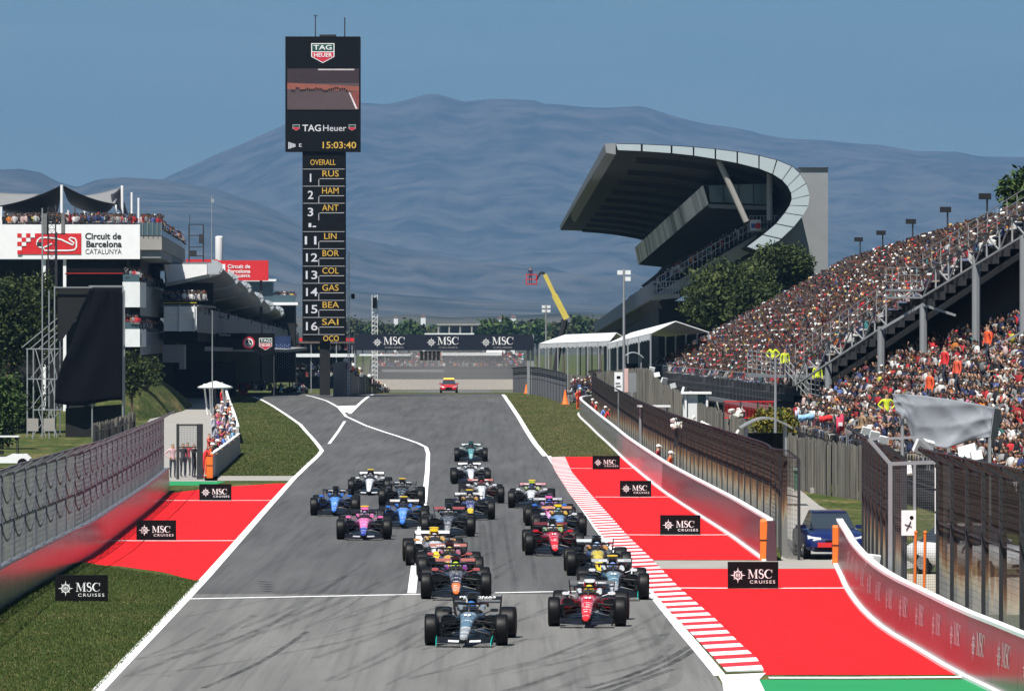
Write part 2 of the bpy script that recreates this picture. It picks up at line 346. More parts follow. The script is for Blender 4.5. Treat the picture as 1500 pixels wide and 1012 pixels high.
# base sheet: one strip per 4 m near, coarser to the horizon
t = MB(); ys = [-60, 0, 40, 60, 80] + list(np.arange(84, 1201, 4.0)) + [1400, 1800, 2600, 4000, 7000, 12000, 30000]
for a, b in zip(ys[:-1], ys[1:]):
    xs = [-20000, -1500, -300, -60, 60, 300, 1500, 20000] 
    for c, d in zip(xs[:-1], xs[1:]): t.quad((c, a, gz(a)), (d, a, gz(a)), (d, b, gz(b)), (c, b, gz(b)))
bm_ = t; ground = struct('ground', t, M_grass)
def knots(d0, d1):
    k = [d0] + [q for q in np.arange(math.ceil(d0/4)*4, d1, 4.0) if d0 + .05 < q < d1 - .05] + [d1]; return k
def sheet(name, rows, m, lift, kind='structure', parent=None):
    # rows: (photo row, left column, right column) on the ground; laid as a sheet that follows the ground
    P = sorted([(gd(r[0]), X(r[1], gd(r[0])), X(r[2], gd(r[0]))) for r in rows]); ds = [p[0] for p in P]
    mb = MB(); ks = sorted(set(knots(ds[0], ds[-1]) + ds)); prev = None
    for d in ks:
        l = float(np.interp(d, ds, [p[1] for p in P])); r = float(np.interp(d, ds, [p[2] for p in P]))
        cur = ((l, d, gz(d) + lift), (r, d, gz(d) + lift))
        if prev: mb.quad(prev[0], prev[1], cur[1], cur[0])
        prev = cur
    o = mb.obj(name, m, parent)
    if kind and not parent: o['kind'] = kind
    return o
def path(mb, pts, w, lift, w2=None):                   # painted line of width w metres along ground points
    P = []
    for a, b in zip(pts[:-1], pts[1:]):
        n = max(1, int((Vector(b) - Vector(a)).length / 4))
        P += [Vector(a).lerp(Vector(b), i/n) for i in range(n)]
    P.append(Vector(pts[-1])); n = len(P); prev = None
    for i, p in enumerate(P):
        t_ = P[min(i+1, n-1)] - P[max(i-1, 0)]; t_.z = 0; t_.normalize(); s = Vector((-t_.y, t_.x, 0)) * (w if w2 is None else w + (w2 - w)*i/(n-1)) / 2
        a, b = p + s, p - s; cur = ((a.x, a.y, gz(a.y) + lift), (b.x, b.y, gz(b.y) + lift))
        if prev: mb.quad(prev[0], prev[1], cur[1], cur[0])
        prev = cur
    return mb
def gpts(px): return [GP(a, b) for a, b in px]
LEFT = [(1300, -131), (1012, 143), (985, 169), (955, 197), (920, 231), (880, 269), (845, 302), (800, 342), (775, 364), (750, 386), (720, 413), (700, 431), (680, 452), (666, 467), (660, 471.5), (652, 466), (640, 456), (622, 440), (608, 420), (595, 400), (586, 384), (581, 370), (577, 300)]
RIGHT = [(1300, 1160), (1040, 1064), (1012, 1061), (1000, 1056), (985, 1045), (955, 1020), (920, 990), (880, 958), (845, 925), (800, 890), (775, 870), (750, 853), (720, 830), (700, 819), (680, 806), (668, 798), (650, 783), (630, 770), (610, 758), (595, 748), (585, 741), (577, 735)]
def edge(E, y):
    E = sorted(E); return float(np.interp(y, [e[0] for e in E], [e[1] for e in E]))
rows_ = sorted(set([e[0] for e in LEFT] + [e[0] for e in RIGHT]))
sheet('race_track', [(y, edge(LEFT, y), edge(RIGHT, y) + 3) for y in rows_ + [870] if y <= 870], M_asph, .006)
sheet('braking_zone', [(y, edge(LEFT, y), edge(RIGHT, y) + (3 if y < 980 else 0)) for y in rows_ + [870] if y >= 870], M_asph2, .006)
# the straight beyond the crest
b_ = MB()
for a in range(620, 1040, 4): b_.quad((X(560, 620) - .0*(a-620), a, gz(a)+.006), (X(742, 620) - .0098*(a-620), a, gz(a)+.006), (X(742, 620) - .0098*(a-616), a+4, gz(a+4)+.006), (X(560, 620), a+4, gz(a+4)+.006))
struct('far_straight', b_, M_asph)
# runoff, verge and service surfaces
WALLR = [(607, 848), (629, 869), (657, 899), (694, 940), (726, 981), (780, 1064), (800, 1092), (822, 1122)]
WALLN = [(822, 1224), (827, 1226), (845, 1235), (864, 1244), (894, 1266), (923, 1299), (952, 1347), (984, 1400), (1012, 1457), (1150, 1730)]
KOUT = [(668, 827), (693, 838), (727, 867), (753, 890), (786, 919), (821, 955), (863, 995), (878, 1012), (910, 1049), (948, 1087), (968, 1110), (988, 1122)]
KIN = [(668, 804), (690, 813), (726, 836), (753, 858.5), (781, 879), (820, 911), (865, 955), (895, 980), (922, 1007), (952, 1035), (988, 1068)]
sheet('runoff_red', [(y, edge(KOUT, y) - 1, edge(WALLR, y) + 6) for y in (669, 680, 693, 710, 727, 753, 786, 800, 820)], M_runred, .006)
sheet('access_strip', [(821, 950, 1400), (833, 962, 1330)], M_concl, .010)
sheet('runoff_red_near', [(y, edge(KOUT, y) - 1, edge(WALLN, y) + 5) for y in (833, 845, 863, 878, 894, 910, 923, 948, 968, 988)], M_runred, .006)
sheet('runoff_green', [(995, 1112, 1430), (1012, 1118, 1465), (1150, 1150, 1735)], M_green, .006)
sheet('runoff_red_left', [(708, 405, 424), (712, 345, 421), (716, 300, 417), (722, 250, 411), (740, 226, 395), (760, 200, 377), (780, 175, 360), (800, 150, 342), (815, 133, 329), (826, 116, 319), (829, 175, 316), (838, 240, 308), (850, 284, 298)], M_runred, .006)
sheet('verge_strip', [(697, 300, 434), (704, 300, 428)], M_concl, .006)
sheet('green_strip', [(705, 248, 330), (711, 248, 312)], M_green, .008)
sheet('service_road', [(705, 190, 318), (690, 180, 322), (660, 190, 340), (640, 200, 346), (620, 214, 338), (590, 243, 330), (579, 250, 326)], M_concl, .006)
sheet('paved_yard', [(830, 1140, 1330), (800, 1150, 1290), (760, 1140, 1235), (740, 1120, 1200), (720, 1100, 1175), (700, 1075, 1150)], M_concl, .006)
sheet('gravel_path', [(900, 1290, 1700), (860, 1270, 1650), (840, 1250, 1600)], mat('stone_path', (.40, .36, .29, 1), .9, var=.2, scale=1.2), .004)
# painted lines
ln = MB()
path(ln, gpts([(edge(LEFT, y), y) for y in (1150, 1012, 955, 920, 880, 845, 800, 775, 750, 720, 700, 680, 666, 660, 652, 640, 622, 608, 595, 586, 581)]), .26, .012)
tag(ln.obj('edge_line', M_line), kind='structure')
ln = MB(); path(ln, gpts([(edge(RIGHT, y) + 6, y) for y in (990, 985, 955, 920, 880, 845, 800, 775, 750, 720, 700, 680, 668)]), .26, .012)
path(ln, gpts([(edge(RIGHT, y) + 1, y) for y in (668, 650, 630, 610, 595, 585, 578)]), .34, .012); tag(ln.obj('edge_line', M_line), kind='structure')
ln = MB(); ln.add([GP(1052, 989, .017), GP(1122, 986, .017), GP(1112, 996, .017), GP(1120, 1012, .017), GP(1150, 1100, .017), GP(1076, 1100, .017), GP(1060, 1012, .017), GP(1058, 1000, .017)], [(0, 7, 2, 1), (7, 6, 3, 2), (6, 5, 4, 3)])
path(ln, gpts([(1126, 993), (1250, 993), (1424, 992)]), .55, .016); tag(ln.obj('runoff_line', M_line), kind='structure')
for y, a, b in ((686, 832, 928), (728, 872, 983), (783.5, 917, 1067), (861.5, 995, 1243), (733, 236, 400), (792, 162, 349)):
    ln = MB(); path(ln, gpts([(a, y), ((a+b)/2, y + .3), (b, y)]), .42, .016); tag(ln.obj('runoff_line', M_line), kind='structure')
ln = MB(); path(ln, gpts([(272, 877.5), (400, 875), (600, 871), (800, 867), (960, 866)]), .42, .016); tag(ln.obj('cross_line', M_line), kind='structure')
ln = MB(); path(ln, gpts([(448, 579), (478, 587), (496, 597), (507, 610), (535, 623), (580, 638), (612, 649), (624, 655), (627, 664), (626, 690), (622, 730), (616, 775), (609, 820), (603, 869)]), .24, .014)
path(ln, gpts([(546, 578), (533, 586), (522, 596), (512, 606)]), .30, .018); path(ln, gpts([(505, 617), (482, 650)]), .20, .014)
ln.add([GP(492, 595, .016), GP(524, 594, .016), GP(514, 604, .016), GP(503, 604, .016)], [(0, 1, 2, 3)]); tag(ln.obj('pit_exit_line', M_line), kind='structure')
# tyre marks: thin curved rubber ribbons
def marks(name, sets, m, lift):
    mb = MB()
    for k, (pts, w) in enumerate(sets):
        P = gpts(pts); Q = []
        for i in range(len(P)-1):
            p0, p1, p2, p3 = P[max(i-1, 0)], P[i], P[i+1], P[min(i+2, len(P)-1)]
            for s in range(5):
                u = s/5; Q.append(.5*((2*p1) + (p2-p0)*u + (2*p0-5*p1+4*p2-p3)*u*u + (3*p1-p0-3*p2+p3)*u**3))
        Q.append(P[-1]); path(mb, Q, w, lift + k*.0004)
    return tag(mb.obj(name, m), 'dark curved tyre marks on the grey track', 'tyre marks', kind='structure')
marks('tyre_mark', [([(860, 1008), (920, 990), (975, 967), (1012, 945)], .16), ([(870, 1012), (930, 994), (985, 971), (1020, 950)], .16), ([(297, 1008), (330, 994), (390, 965), (450, 925)], .14), ([(860, 1030), (925, 1002), (985, 980)], .2)], M_rubber, .010)
rs = random.Random(3); fs = []
for i in range(26):
    x0 = rs.uniform(170, 620); y0 = rs.uniform(905, 1005); l = rs.uniform(90, 300); s = rs.uniform(.12, .62)
    if x0 < edge(LEFT, y0) + 12: x0 = edge(LEFT, y0) + 14
    fs.append(([(x0, y0), (x0 + l*.5, y0 - l*.5*s*.85), (x0 + l, y0 - l*s)], rs.uniform(.06, .22)))
for i in range(16):
    x0 = rs.uniform(640, 900); y0 = rs.uniform(950, 1040); l = rs.uniform(80, 200); s = rs.uniform(.25, .5)
    fs.append(([(x0, y0), (x0 + l*.5, y0 - l*.5*s*.8), (min(x0 + l, 985), y0 - l*s)], rs.uniform(.08, .3)))
for i in range(9):
    x0 = rs.uniform(640, 820); y0 = rs.uniform(800, 860); fs.append(([(x0, y0), (x0 + rs.uniform(-8, 4), y0 - 40), (x0*.8 + 680*.2, y0 - 90)], .12))
marks('tyre_mark', fs, M_rubber2, .008)
sc = []
for i in range(14):
    x0 = rs.uniform(1010, 1200); y0 = rs.uniform(870, 985); sc.append(([(x0, y0), (x0 + rs.uniform(20, 60), y0 - rs.uniform(2, 10)), (x0 + rs.uniform(70, 150), y0 - rs.uniform(8, 26))], rs.uniform(.06, .2)))
for i in range(9):
    x0 = rs.uniform(880, 960); y0 = rs.uniform(700, 810); sc.append(([(x0, y0), (x0 + 12, y0 - 8), (x0 + 22, y0 - 20)], .1)); x0 = rs.uniform(190, 300); y0 = rs.uniform(745, 825); sc.append(([(x0, y0), (x0 + 20, y0 - 6), (x0 + 44, y0 - 14)], .1))
marks('tyre_mark', sc, rubber('scuff_mark', .22), .009)
p_ = MB()
for k in range(5): path(p_, gpts([(380 + k*2.2, 851 + k*3.6), (392 + k*2.6, 853 + k*3.6)]), .28, .011)
tag(p_.obj('skid_patch', M_rubber), kind='structure')
# kerb: red and white blocks, each its own piece
kerb = bpy.data.objects.new('kerb', None); COL.objects.link(kerb); kerb['kind'] = 'structure'; kerb.location = GP(900, 800)
dk = gd(984); i = 0; wedge_d = gd(670)
kin_d = sorted([(gd(y), X(x, gd(y))) for y, x in KIN]); kout_d = sorted([(gd(y), X(x, gd(y))) for y, x in KOUT])
ix = lambda T, d: float(np.interp(d, [q[0] for q in T], [q[1] for q in T]))
while dk < wedge_d:
    e = min(dk + 1.45, wedge_d); sk = .35; A, B = dk + .012, e - .012
    lo = lambda d, x, h: (x, d, gz(d) + h)
    v = [lo(A, ix(kin_d, A), .004), lo(A + sk, ix(kout_d, A) - .0, .004), lo(B + sk, ix(kout_d, B), .004), lo(B, ix(kin_d, B), .004),
         lo(A, ix(kin_d, A), .022), lo(A + sk, ix(kout_d, A), .050), lo(B + sk, ix(kout_d, B), .050), lo(B, ix(kin_d, B), .022)]
    mb = MB(); mb.add(v, [(3,2,1,0), (4,5,6,7), (0,1,5,4), (1,2,6,5), (2,3,7,6), (3,0,4,7)])
    mb.obj('kerb_block', M_kred if i % 2 else M_line, kerb); i += 1; dk = e
# grass blades near the camera, tufts farther off
def blades(name, n, sampler, h, w, dry=0.0):
    P = np.array([sampler() for _ in range(n)]); a = RNG.uniform(0, 2*math.pi, n); hh = h*RNG.uniform(.5, 1.3, n); lean = RNG.normal(0, .35, (n, 2))*hh[:, None]
    dx, dy = np.cos(a)*w/2, np.sin(a)*w/2
    A = P + np.stack([-dx, -dy, 0*a], 1); B = P + np.stack([dx, dy, 0*a], 1); C = P + np.stack([lean[:, 0], lean[:, 1], hh], 1)
    V = np.stack([A, B, C], 1).reshape(-1, 3); Fc = np.arange(3*n).reshape(-1, 3)
    base = np.array([(.040, .070, .012), (.056, .088, .018), (.090, .110, .032), (.17, .15, .07), (.028, .050, .009)])
    c = base[RNG.choice(5, n, p=[.3 - dry*.25, .3 - dry*.2, .18 + dry*.1, .07 + dry*.45, .15 - dry*.1])]*RNG.uniform(.7, 1.25, (n, 1)); c = np.repeat(np.concatenate([c, np.ones((n, 1))], 1), 3, 0)
    return tag(link(name, np_mesh(name, V, Fc, M_blade, c)), 'short mown green and straw coloured grass', 'grass', kind='stuff')
M_blade = mat('grass_blade', g(.5), .8, attr='Col', var=0, spec=.2)
LW = [(893, 0), (868, 40), (844, 81), (826, 112), (811, 138), (790, 165), (765, 197), (742, 225), (719, 249)]      # foot of the left barrier
LW0 = [(1300, -640)] + LW
def s_near():
    while True:
        y = 826 + 200*random.random()**1.25; d = gd(y); y2 = y; l = edge(LW0, y); r = edge(LEFT, y) - 3
        if y < 850: r = min(r, 284 - (850 - y)*6.5)
        if r <= l: continue
        return (X(random.uniform(l, r), d), d + random.uniform(-.4, .4), gz(d))
blades('grass', 120000, s_near, .045, .022)
def s_isl():
    while True:
        y = random.uniform(583, 697); l = 318 if y < 640 else 353 - max(0, (y - 665))*1.0; r = edge(LEFT, y) - 3
        if y < 597: l = 326
        if r <= l: continue
        d = gd(y); return (X(random.uniform(l, r), d), d, gz(d))
blades('grass', 60000, s_isl, .05, .05, .25)
def s_right():
    while True:
        y = random.uniform(579, 668); l = edge(RIGHT, y) + 5; r = edge(WALLR, y) - 1 if y > 607 else 842
        if r <= l: continue
        d = gd(y); return (X(random.uniform(l, r), d), d, gz(d))
blades('grass', 50000, s_right, .05, .05, 1.0)
# ================================================================== RACING CARS
def sup(w, h, cx, cy, cz, n=14, e=2.8):                 # rounded-rectangle ring across the car
    r = []
    for j in range(n):
        a = 2*math.pi*j/n; c, s = math.cos(a), math.sin(a)
        r.append((cx + w/2*math.copysign(abs(c)**(2/e), c), cy, cz + h/2*math.copysign(abs(s)**(2/e), s)))
    return r
CM = {}
def cm(key, mb, m, smooth=40): CM[key] = mb.mesh(key, m, smooth)
# nose, chassis, bodywork: forward is -Y
cm('nose_tip', MB().loft([sup(.10, .05, 0, -2.78, .20), sup(.17, .10, 0, -2.70, .215), sup(.20, .13, 0, -2.45, .25), sup(.23, .17, 0, -2.2, .30), sup(.255, .205, 0, -2.0, .345)]), M_print)
cm('nose', MB().loft([sup(.255, .205, 0, -2.0, .345), sup(.27, .23, 0, -1.9, .37), sup(.30, .29, 0, -1.5, .45), sup(.35, .35, 0, -1.1, .50), sup(.42, .39, 0, -.75, .52)]), M_print)
cm('chassis', MB().loft([sup(.42, .39, 0, -.75, .52), sup(.54, .41, 0, -.45, .52), sup(.64, .43, 0, 0, .50), sup(.66, .45, 0, .4, .48)]), M_print)
for s, k in ((-1, 'l'), (1, 'r')):
    cm('sidepod_' + k, MB().loft([sup(.36, .24, s*.50, -.30, .50), sup(.44, .36, s*.52, -.05, .44), sup(.44, .40, s*.50, .5, .38), sup(.34, .34, s*.40, 1.1, .33), sup(.18, .22, s*.26, 1.7, .28)]), M_paint)
    cm('intake_' + k, MB().loft([sup(.30, .15, s*.50, -.325, .52), sup(.26, .12, s*.50, -.30, .52)]), M_carbon)
    # front suspension: wishbones, push rod, track rod
    mb = MB()
    for (a, b, r) in (((.17, -1.45, .55), (.66, -1.68, .50), .017), ((.15, -1.95, .50), (.66, -1.72, .50), .017), ((.15, -1.45, .33), (.66, -1.68, .22), .017), ((.12, -1.95, .29), (.66, -1.72, .22), .017), ((.17, -1.62, .60), (.62, -1.70, .28), .014), ((.15, -1.85, .42), (.66, -1.80, .36), .012)):
        mb.tube([(s*a[0], a[1], a[2]), (s*b[0], b[1], b[2])], r, 5)
    cm('front_susp_' + k, mb, M_carbon)
    mb = MB()
    for (a, b, r) in (((.12, 1.35, .50), (.58, 1.68, .50), .017), ((.12, 1.95, .46), (.58, 1.72, .50), .017), ((.12, 1.35, .28), (.58, 1.68, .24), .017), ((.10, 1.95, .28), (.58, 1.72, .24), .017)):
        mb.tube([(s*a[0], a[1], a[2]), (s*b[0], b[1], b[2])], r, 5)
    cm('rear_susp_' + k, mb, M_carbon)
    # front wing: main plane half, two flaps, endplate
    def foil(x0, x1, y0, y1, z0, z1, th, rise=.0):
        m = MB(); n = 7; rings = []
        for i in range(n):
            u = i/(n-1); x = s*(x0 + (x1-x0)*u); dz = rise*(u**2); c = 1 - .25*u
            ya, yb = y0 + .12*u, y0 + .12*u + (y1-y0)*c
            rings.append([(x, ya, z0+dz), (x, (ya+yb)/2, (z0+z1)/2 + dz + th*.6), (x, yb, z1+dz), (x, (ya+yb)/2, (z0+z1)/2 + dz - th*.4)])
        return m.loft(rings)
    cm('fw_main_' + k, foil(.08, .61, -2.78, -2.50, .085, .105, .024, .015), M_carbon)
    cm('fw_flap_' + k, foil(.38, .61, -2.52, -2.33, .115, .155, .016, .02), M_carbon); cm('fw_flapin_' + k, foil(.12, .37, -2.53, -2.33, .11, .15, .016, .006), M_paint)
    cm('fw_flap2_' + k, foil(.13, .61, -2.35, -2.20, .158, .205, .014, .02), M_carbon)
    m = MB(); m.prism([(s*.61, -2.76, .05), (s*.63, -2.15, .05), (s*.635, -2.15, .22), (s*.63, -2.30, .25), (s*.615, -2.68, .14)], (s*.014, 0, 0)); cm('fw_end_' + k, m, M_paint)
    # rear wing endplate
    m = MB(); m.prism([(s*.50, 2.15, .38), (s*.54, 2.12, .70), (s*.56, 2.10, .92), (s*.56, 2.52, .96), (s*.54, 2.54, .70), (s*.46, 2.50, .38)], (s*.016, 0, 0)); cm('rw_end_' + k, m, M_carbon)
    m = MB(); m.tube([(s*.33, -.30, .66), (s*.50, -.36, .72)], .012, 5); m.loft([sup(.18, .07, s*.56, -.40, .735), sup(.20, .085, s*.56, -.34, .735), sup(.18, .07, s*.56, -.27, .735)]); cm('mirror_' + k, m, M_paint)
    m = MB(); m.loft([sup(.10, .34, s*.60, -1.70, .36), sup(.12, .36, s*.60, -1.60, .36)]); cm('duct_' + k, m, M_carbon)
cm('fw_pillar', MB().box((0, -2.58, .15), (.16, .22, .08)), M_carbon)
cm('engine_cover', MB().loft([sup(.30, .30, 0, .42, .86), sup(.34, .46, 0, .60, .80), sup(.36, .62, 0, .95, .66), sup(.30, .56, 0, 1.4, .54), sup(.20, .42, 0, 1.9, .44), sup(.10, .2, 0, 2.3, .36)]), M_print)
cm('shark_fin', MB().prism([(-.008, .75, 1.0), (-.008, 2.1, .82), (-.008, 2.1, .5), (-.008, 1.0, .8)], (.016, 0, 0)), M_paint)
m = MB(); m.loft([sup(.22, .17, 0, .405, .90), sup(.16, .12, 0, .42, .90)]); cm('air_intake', m, M_matblack)
cm('roll_hoop', MB().loft([sup(.24, .07, 0, .36, 1.0), sup(.30, .10, 0, .50, 1.01), sup(.22, .08, 0, .8, .98)]), M_paint)
cm('t_camera', MB().loft([sup(.30, .035, 0, .46, 1.085, 8), sup(.32, .055, 0, .53, 1.085, 8), sup(.28, .03, 0, .60, 1.085, 8)]).box((0, .53, 1.045), (.05, .07, .06)), M_paint)
m = MB(); m.tube([(0, -.78, .70), (0, -.70, .80), (0, -.60, .885)], [.035, .026, .03], 6)
hp = [(.36, .42, .80), (.37, .15, .865), (.34, -.15, .89), (.25, -.42, .895), (.13, -.56, .892), (0, -.61, .89)]; hp = hp + [(-x, y, z) for x, y, z in hp[-2::-1]]
m.tube(hp, .030, 7); cm('halo', m, M_carbon)
cm('cockpit', MB().loft([sup(.46, .10, 0, -.52, .70), sup(.56, .12, 0, .1, .70), sup(.50, .14, 0, .42, .72)]), M_matblack)
for s, k in ((-1, 'l'), (1, 'r')): cm('headrest_' + k, MB().loft([sup(.14, .10, s*.25, -.15, .75), sup(.13, .14, s*.25, .40, .76)]), M_paint); cm('barge_' + k, MB().box((s*.62, -.55, .22), (.02, .5, .26), s*.12), M_carbon)
cm('floor', MB().prism([(-.30, -1.0, .05), (-.75, -.25, .05), (-.80, .4, .05), (-.78, 1.3, .05), (-.5, 1.5, .05), (-.5, 2.3, .12), (.5, 2.3, .12), (.5, 1.5, .05), (.78, 1.3, .05), (.80, .4, .05), (.75, -.25, .05), (.30, -1.0, .05)], (0, 0, .035)), M_carbon)

m = MB(); m.loft([[(x, 2.18, .80), (x, 2.28, .775), (x, 2.40, .81), (x, 2.28, .80)] for x in (-.545, -.3, 0, .3, .545)]); cm('rw_plane', m, M_carbon)
m = MB(); m.loft([[(x, 2.34, .845), (x, 2.42, .885), (x, 2.50, .925), (x, 2.42, .875)] for x in (-.545, -.3, 0, .3, .545)]); cm('rw_flap', m, M_print)
cm('rw_pillar', MB().box((0, 2.28, .58), (.03, .14, .42)).box((0, 2.4, .3), (.16, .12, .10)), M_carbon)
cm('beam_wing', MB().loft([[(x, 2.20, .42), (x, 2.32, .43), (x, 2.44, .47), (x, 2.32, .45)] for x in (-.46, 0, .46)]), M_carbon)
cm('rain_light', MB().box((0, 2.52, .30), (.09, .03, .12)), M_red)
for w, rad, k in ((.29, .355, 'f'), (.385, .36, 'r')):
    h = w/2
    cm('tyre_' + k, MB().lathe([(.235, -h*.86), (.29, -h), (rad-.03, -h*.97), (rad-.006, -h*.84), (rad, -h*.55), (rad+.002, 0), (rad, h*.55), (rad-.006, h*.84), (rad-.03, h*.97), (.29, h), (.235, h*.86)], 28), M_tyre, 50)
    cm('rim_' + k, MB().lathe([(.04, -h*.95), (.10, -h*.93), (.20, -h*.80), (.236, -h*.875), (.236, h*.875), (.20, h*.80), (.10, h*.93), (.04, h*.95)], 20), M_rim)
    mb = MB()
    pts = [(h*.995 + .003, .270*math.cos(R(a)), .270*math.sin(R(a))) for a in range(0, 361, 15)]; pt2 = [(h*.995 + .003, .286*math.cos(R(a)), .286*math.sin(R(a))) for a in range(0, 361, 15)]
    for u in range(len(pts)-1): mb.quad(pts[u], pts[u+1], pt2[u+1], pt2[u])
    cm('band_' + k, mb, M_obj, None)
# driver: shoulders and neck in one mesh, the helmet with its visor as clothing
dm = MB(); dm.loft([sup(.34, .16, 0, .10, .56, 12), sup(.44, .16, 0, .10, .62, 12), sup(.36, .14, 0, .12, .68, 12)]) if False else dm.loft([[(.23*math.cos(a), .12 + .11*math.sin(a), z) for a in [2*math.pi*j/12 for j in range(12)]] for z in (.45, .58)] + [[(.17*math.cos(a), .12 + .09*math.sin(a), .655) for a in [2*math.pi*j/12 for j in range(12)]], [(.065*math.cos(a), .12 + .065*math.sin(a), .70) for a in [2*math.pi*j/12 for j in range(12)]], [(.06*math.cos(a), .10 + .06*math.sin(a), .76) for a in [2*math.pi*j/12 for j in range(12)]]])
CM['driver'] = dm.mesh('driver', M_cloth, 60)
hm = MB(); hm.ball((0, .06, .795), (.125, .150, .135), 16, 10); CM['helmet'] = hm.mesh('helmet', M_paint, 80)
vm_ = MB(); vm_.add([(.128*math.cos(R(a)), .06 + .153*math.sin(R(a)), z) for z in (.775, .825) for a in range(-155, -24, 13)], [(i, i+1, i+12, i+11) for i in range(10)]); CM['visor'] = vm_.mesh('visor', M_glass, 80)

def c3(*v): return (v[0], v[1], v[2], 1)
def car(px, py, shift, lv, label, drv, steer=0, d=None, scale=1.0):
    d = gd(py) if d is None else d
    fx = X(px, d); rx = X(px + shift, d + 3.4); ang = math.atan2((rx - fx), 3.4)          # heading from the offset of the rear axle
    ang += 0
    # origin at the car's middle: 1.7 m behind the front axle
    loc = Vector((fx + 1.7*math.sin(ang), d + 1.7*math.cos(ang), gz(d + 1.7) + .008))
    root = thing('racing_car', label, 'racing car', loc, -ang, 'racing cars leaving the grid')
    pitch = math.atan2(gz(d + 3.4) - gz(d), 3.4); root.rotation_euler = (pitch, 0, -ang)
    K = c3(.009, .009, .010)
    def P(name, key, colr=None, parent=root, loc=None):
        o = link(name, CM[key], parent); o.color = colr or K
        if loc: o.location = loc
        return o
    B = lv['body']
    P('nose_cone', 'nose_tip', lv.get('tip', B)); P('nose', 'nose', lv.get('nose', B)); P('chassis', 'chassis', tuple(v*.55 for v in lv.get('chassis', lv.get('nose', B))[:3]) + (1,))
    ck = P('cockpit', 'cockpit'); [P('headrest', 'headrest_' + k, lv.get('head', K), ck) for k in 'lr']
    P('halo', 'halo'); P('engine_cover', 'engine_cover', lv.get('cover', B)); P('shark_fin', 'shark_fin', lv.get('fin', lv.get('cover', B)))
    rh = P('roll_hoop', 'roll_hoop', lv.get('hoop', lv.get('cover', B))); P('air_intake', 'air_intake', None, rh); P('onboard_camera', 't_camera', lv.get('tcam', K), rh)
    P('floor', 'floor'); [P('bargeboard', 'barge_' + k) for k in 'lr']
    fwg = P('front_wing', 'fw_pillar'); rwg = P('rear_wing', 'rw_plane')
    for k in 'lr':
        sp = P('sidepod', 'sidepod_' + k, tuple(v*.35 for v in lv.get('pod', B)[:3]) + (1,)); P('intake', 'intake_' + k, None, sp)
        P('front_suspension', 'front_susp_' + k); P('rear_suspension', 'rear_susp_' + k); P('brake_duct', 'duct_' + k)
        P('main_plane', 'fw_main_' + k, None, fwg); P('flap', 'fw_flap_' + k, None, fwg); P('flap', 'fw_flapin_' + k, lv.get('fw', K), fwg); P('flap', 'fw_flap2_' + k, None, fwg); P('endplate', 'fw_end_' + k, lv.get('fwe', K), fwg)
        P('endplate', 'rw_end_' + k, None, rwg); P('mirror', 'mirror_' + k, lv.get('mir', B))
    P('flap', 'rw_flap', lv.get('rw', K), rwg); P('pillar', 'rw_pillar', None, rwg); P('beam_wing', 'beam_wing', None, rwg); P('rain_light', 'rain_light')
    for sx in (-1, 1):
        for k, y, x, r in (('f', -1.7, .805, .357), ('r', 1.7, .757, .362)):
            w = P('wheel', 'tyre_' + k, None, root, (sx*x, y, r)); 
            if k == 'f': w.rotation_euler = (0, 0, R(steer))
            P('rim', 'rim_' + k, None, w); P('sidewall_band', 'band_' + k, lv.get('band', c3(.75, .55, .03)), w).rotation_euler = (0, 0, 0 if sx > 0 else math.pi)
    dr = bpy.data.objects.new('person', CM['driver']); COL.objects.link(dr); dr.location = loc; dr.rotation_euler = root.rotation_euler; dr.color = lv.get('suit', c3(.05, .05, .06))
    tag(dr, drv, 'person', 'drivers in their cockpits')
    hl = P('helmet', 'helmet', lv.get('helm', c3(.7, .6, .05)), dr); P('visor', 'visor', None, hl)
    if lv.get('rwtext'):
        t_ = put_text(lv['rwtext'], .10, (0, 2.395, .905), M_offwhite, rwg, bold=.001, width=.85); t_.rotation_euler = (R(28), 0, 0); t_.scale = (1, 1.2, 1)
    if lv.get('num'):
        t_ = put_text(lv['num'], .17, (0, -1.35, .668), M_white, root, bold=.006); t_.location = (0, -1.30, .667); t_.rotation_euler = (R(14), 0, 0)
    return root
BLK = c3(.010, .010, .011); WHT = c3(.72, .74, .76); SIL = c3(.11, .155, .19); RED = c3(.55, .008, .018); ORG = c3(.85, .17, .03); PNK = c3(.85, .16, .44)
BLU = c3(.035, .17, .62); NAV = c3(.012, .018, .06); YEL = c3(.85, .58, .02); TEAL = c3(.01, .42, .35); DGR = c3(.02, .10, .09); GRY = c3(.06, .062, .068)
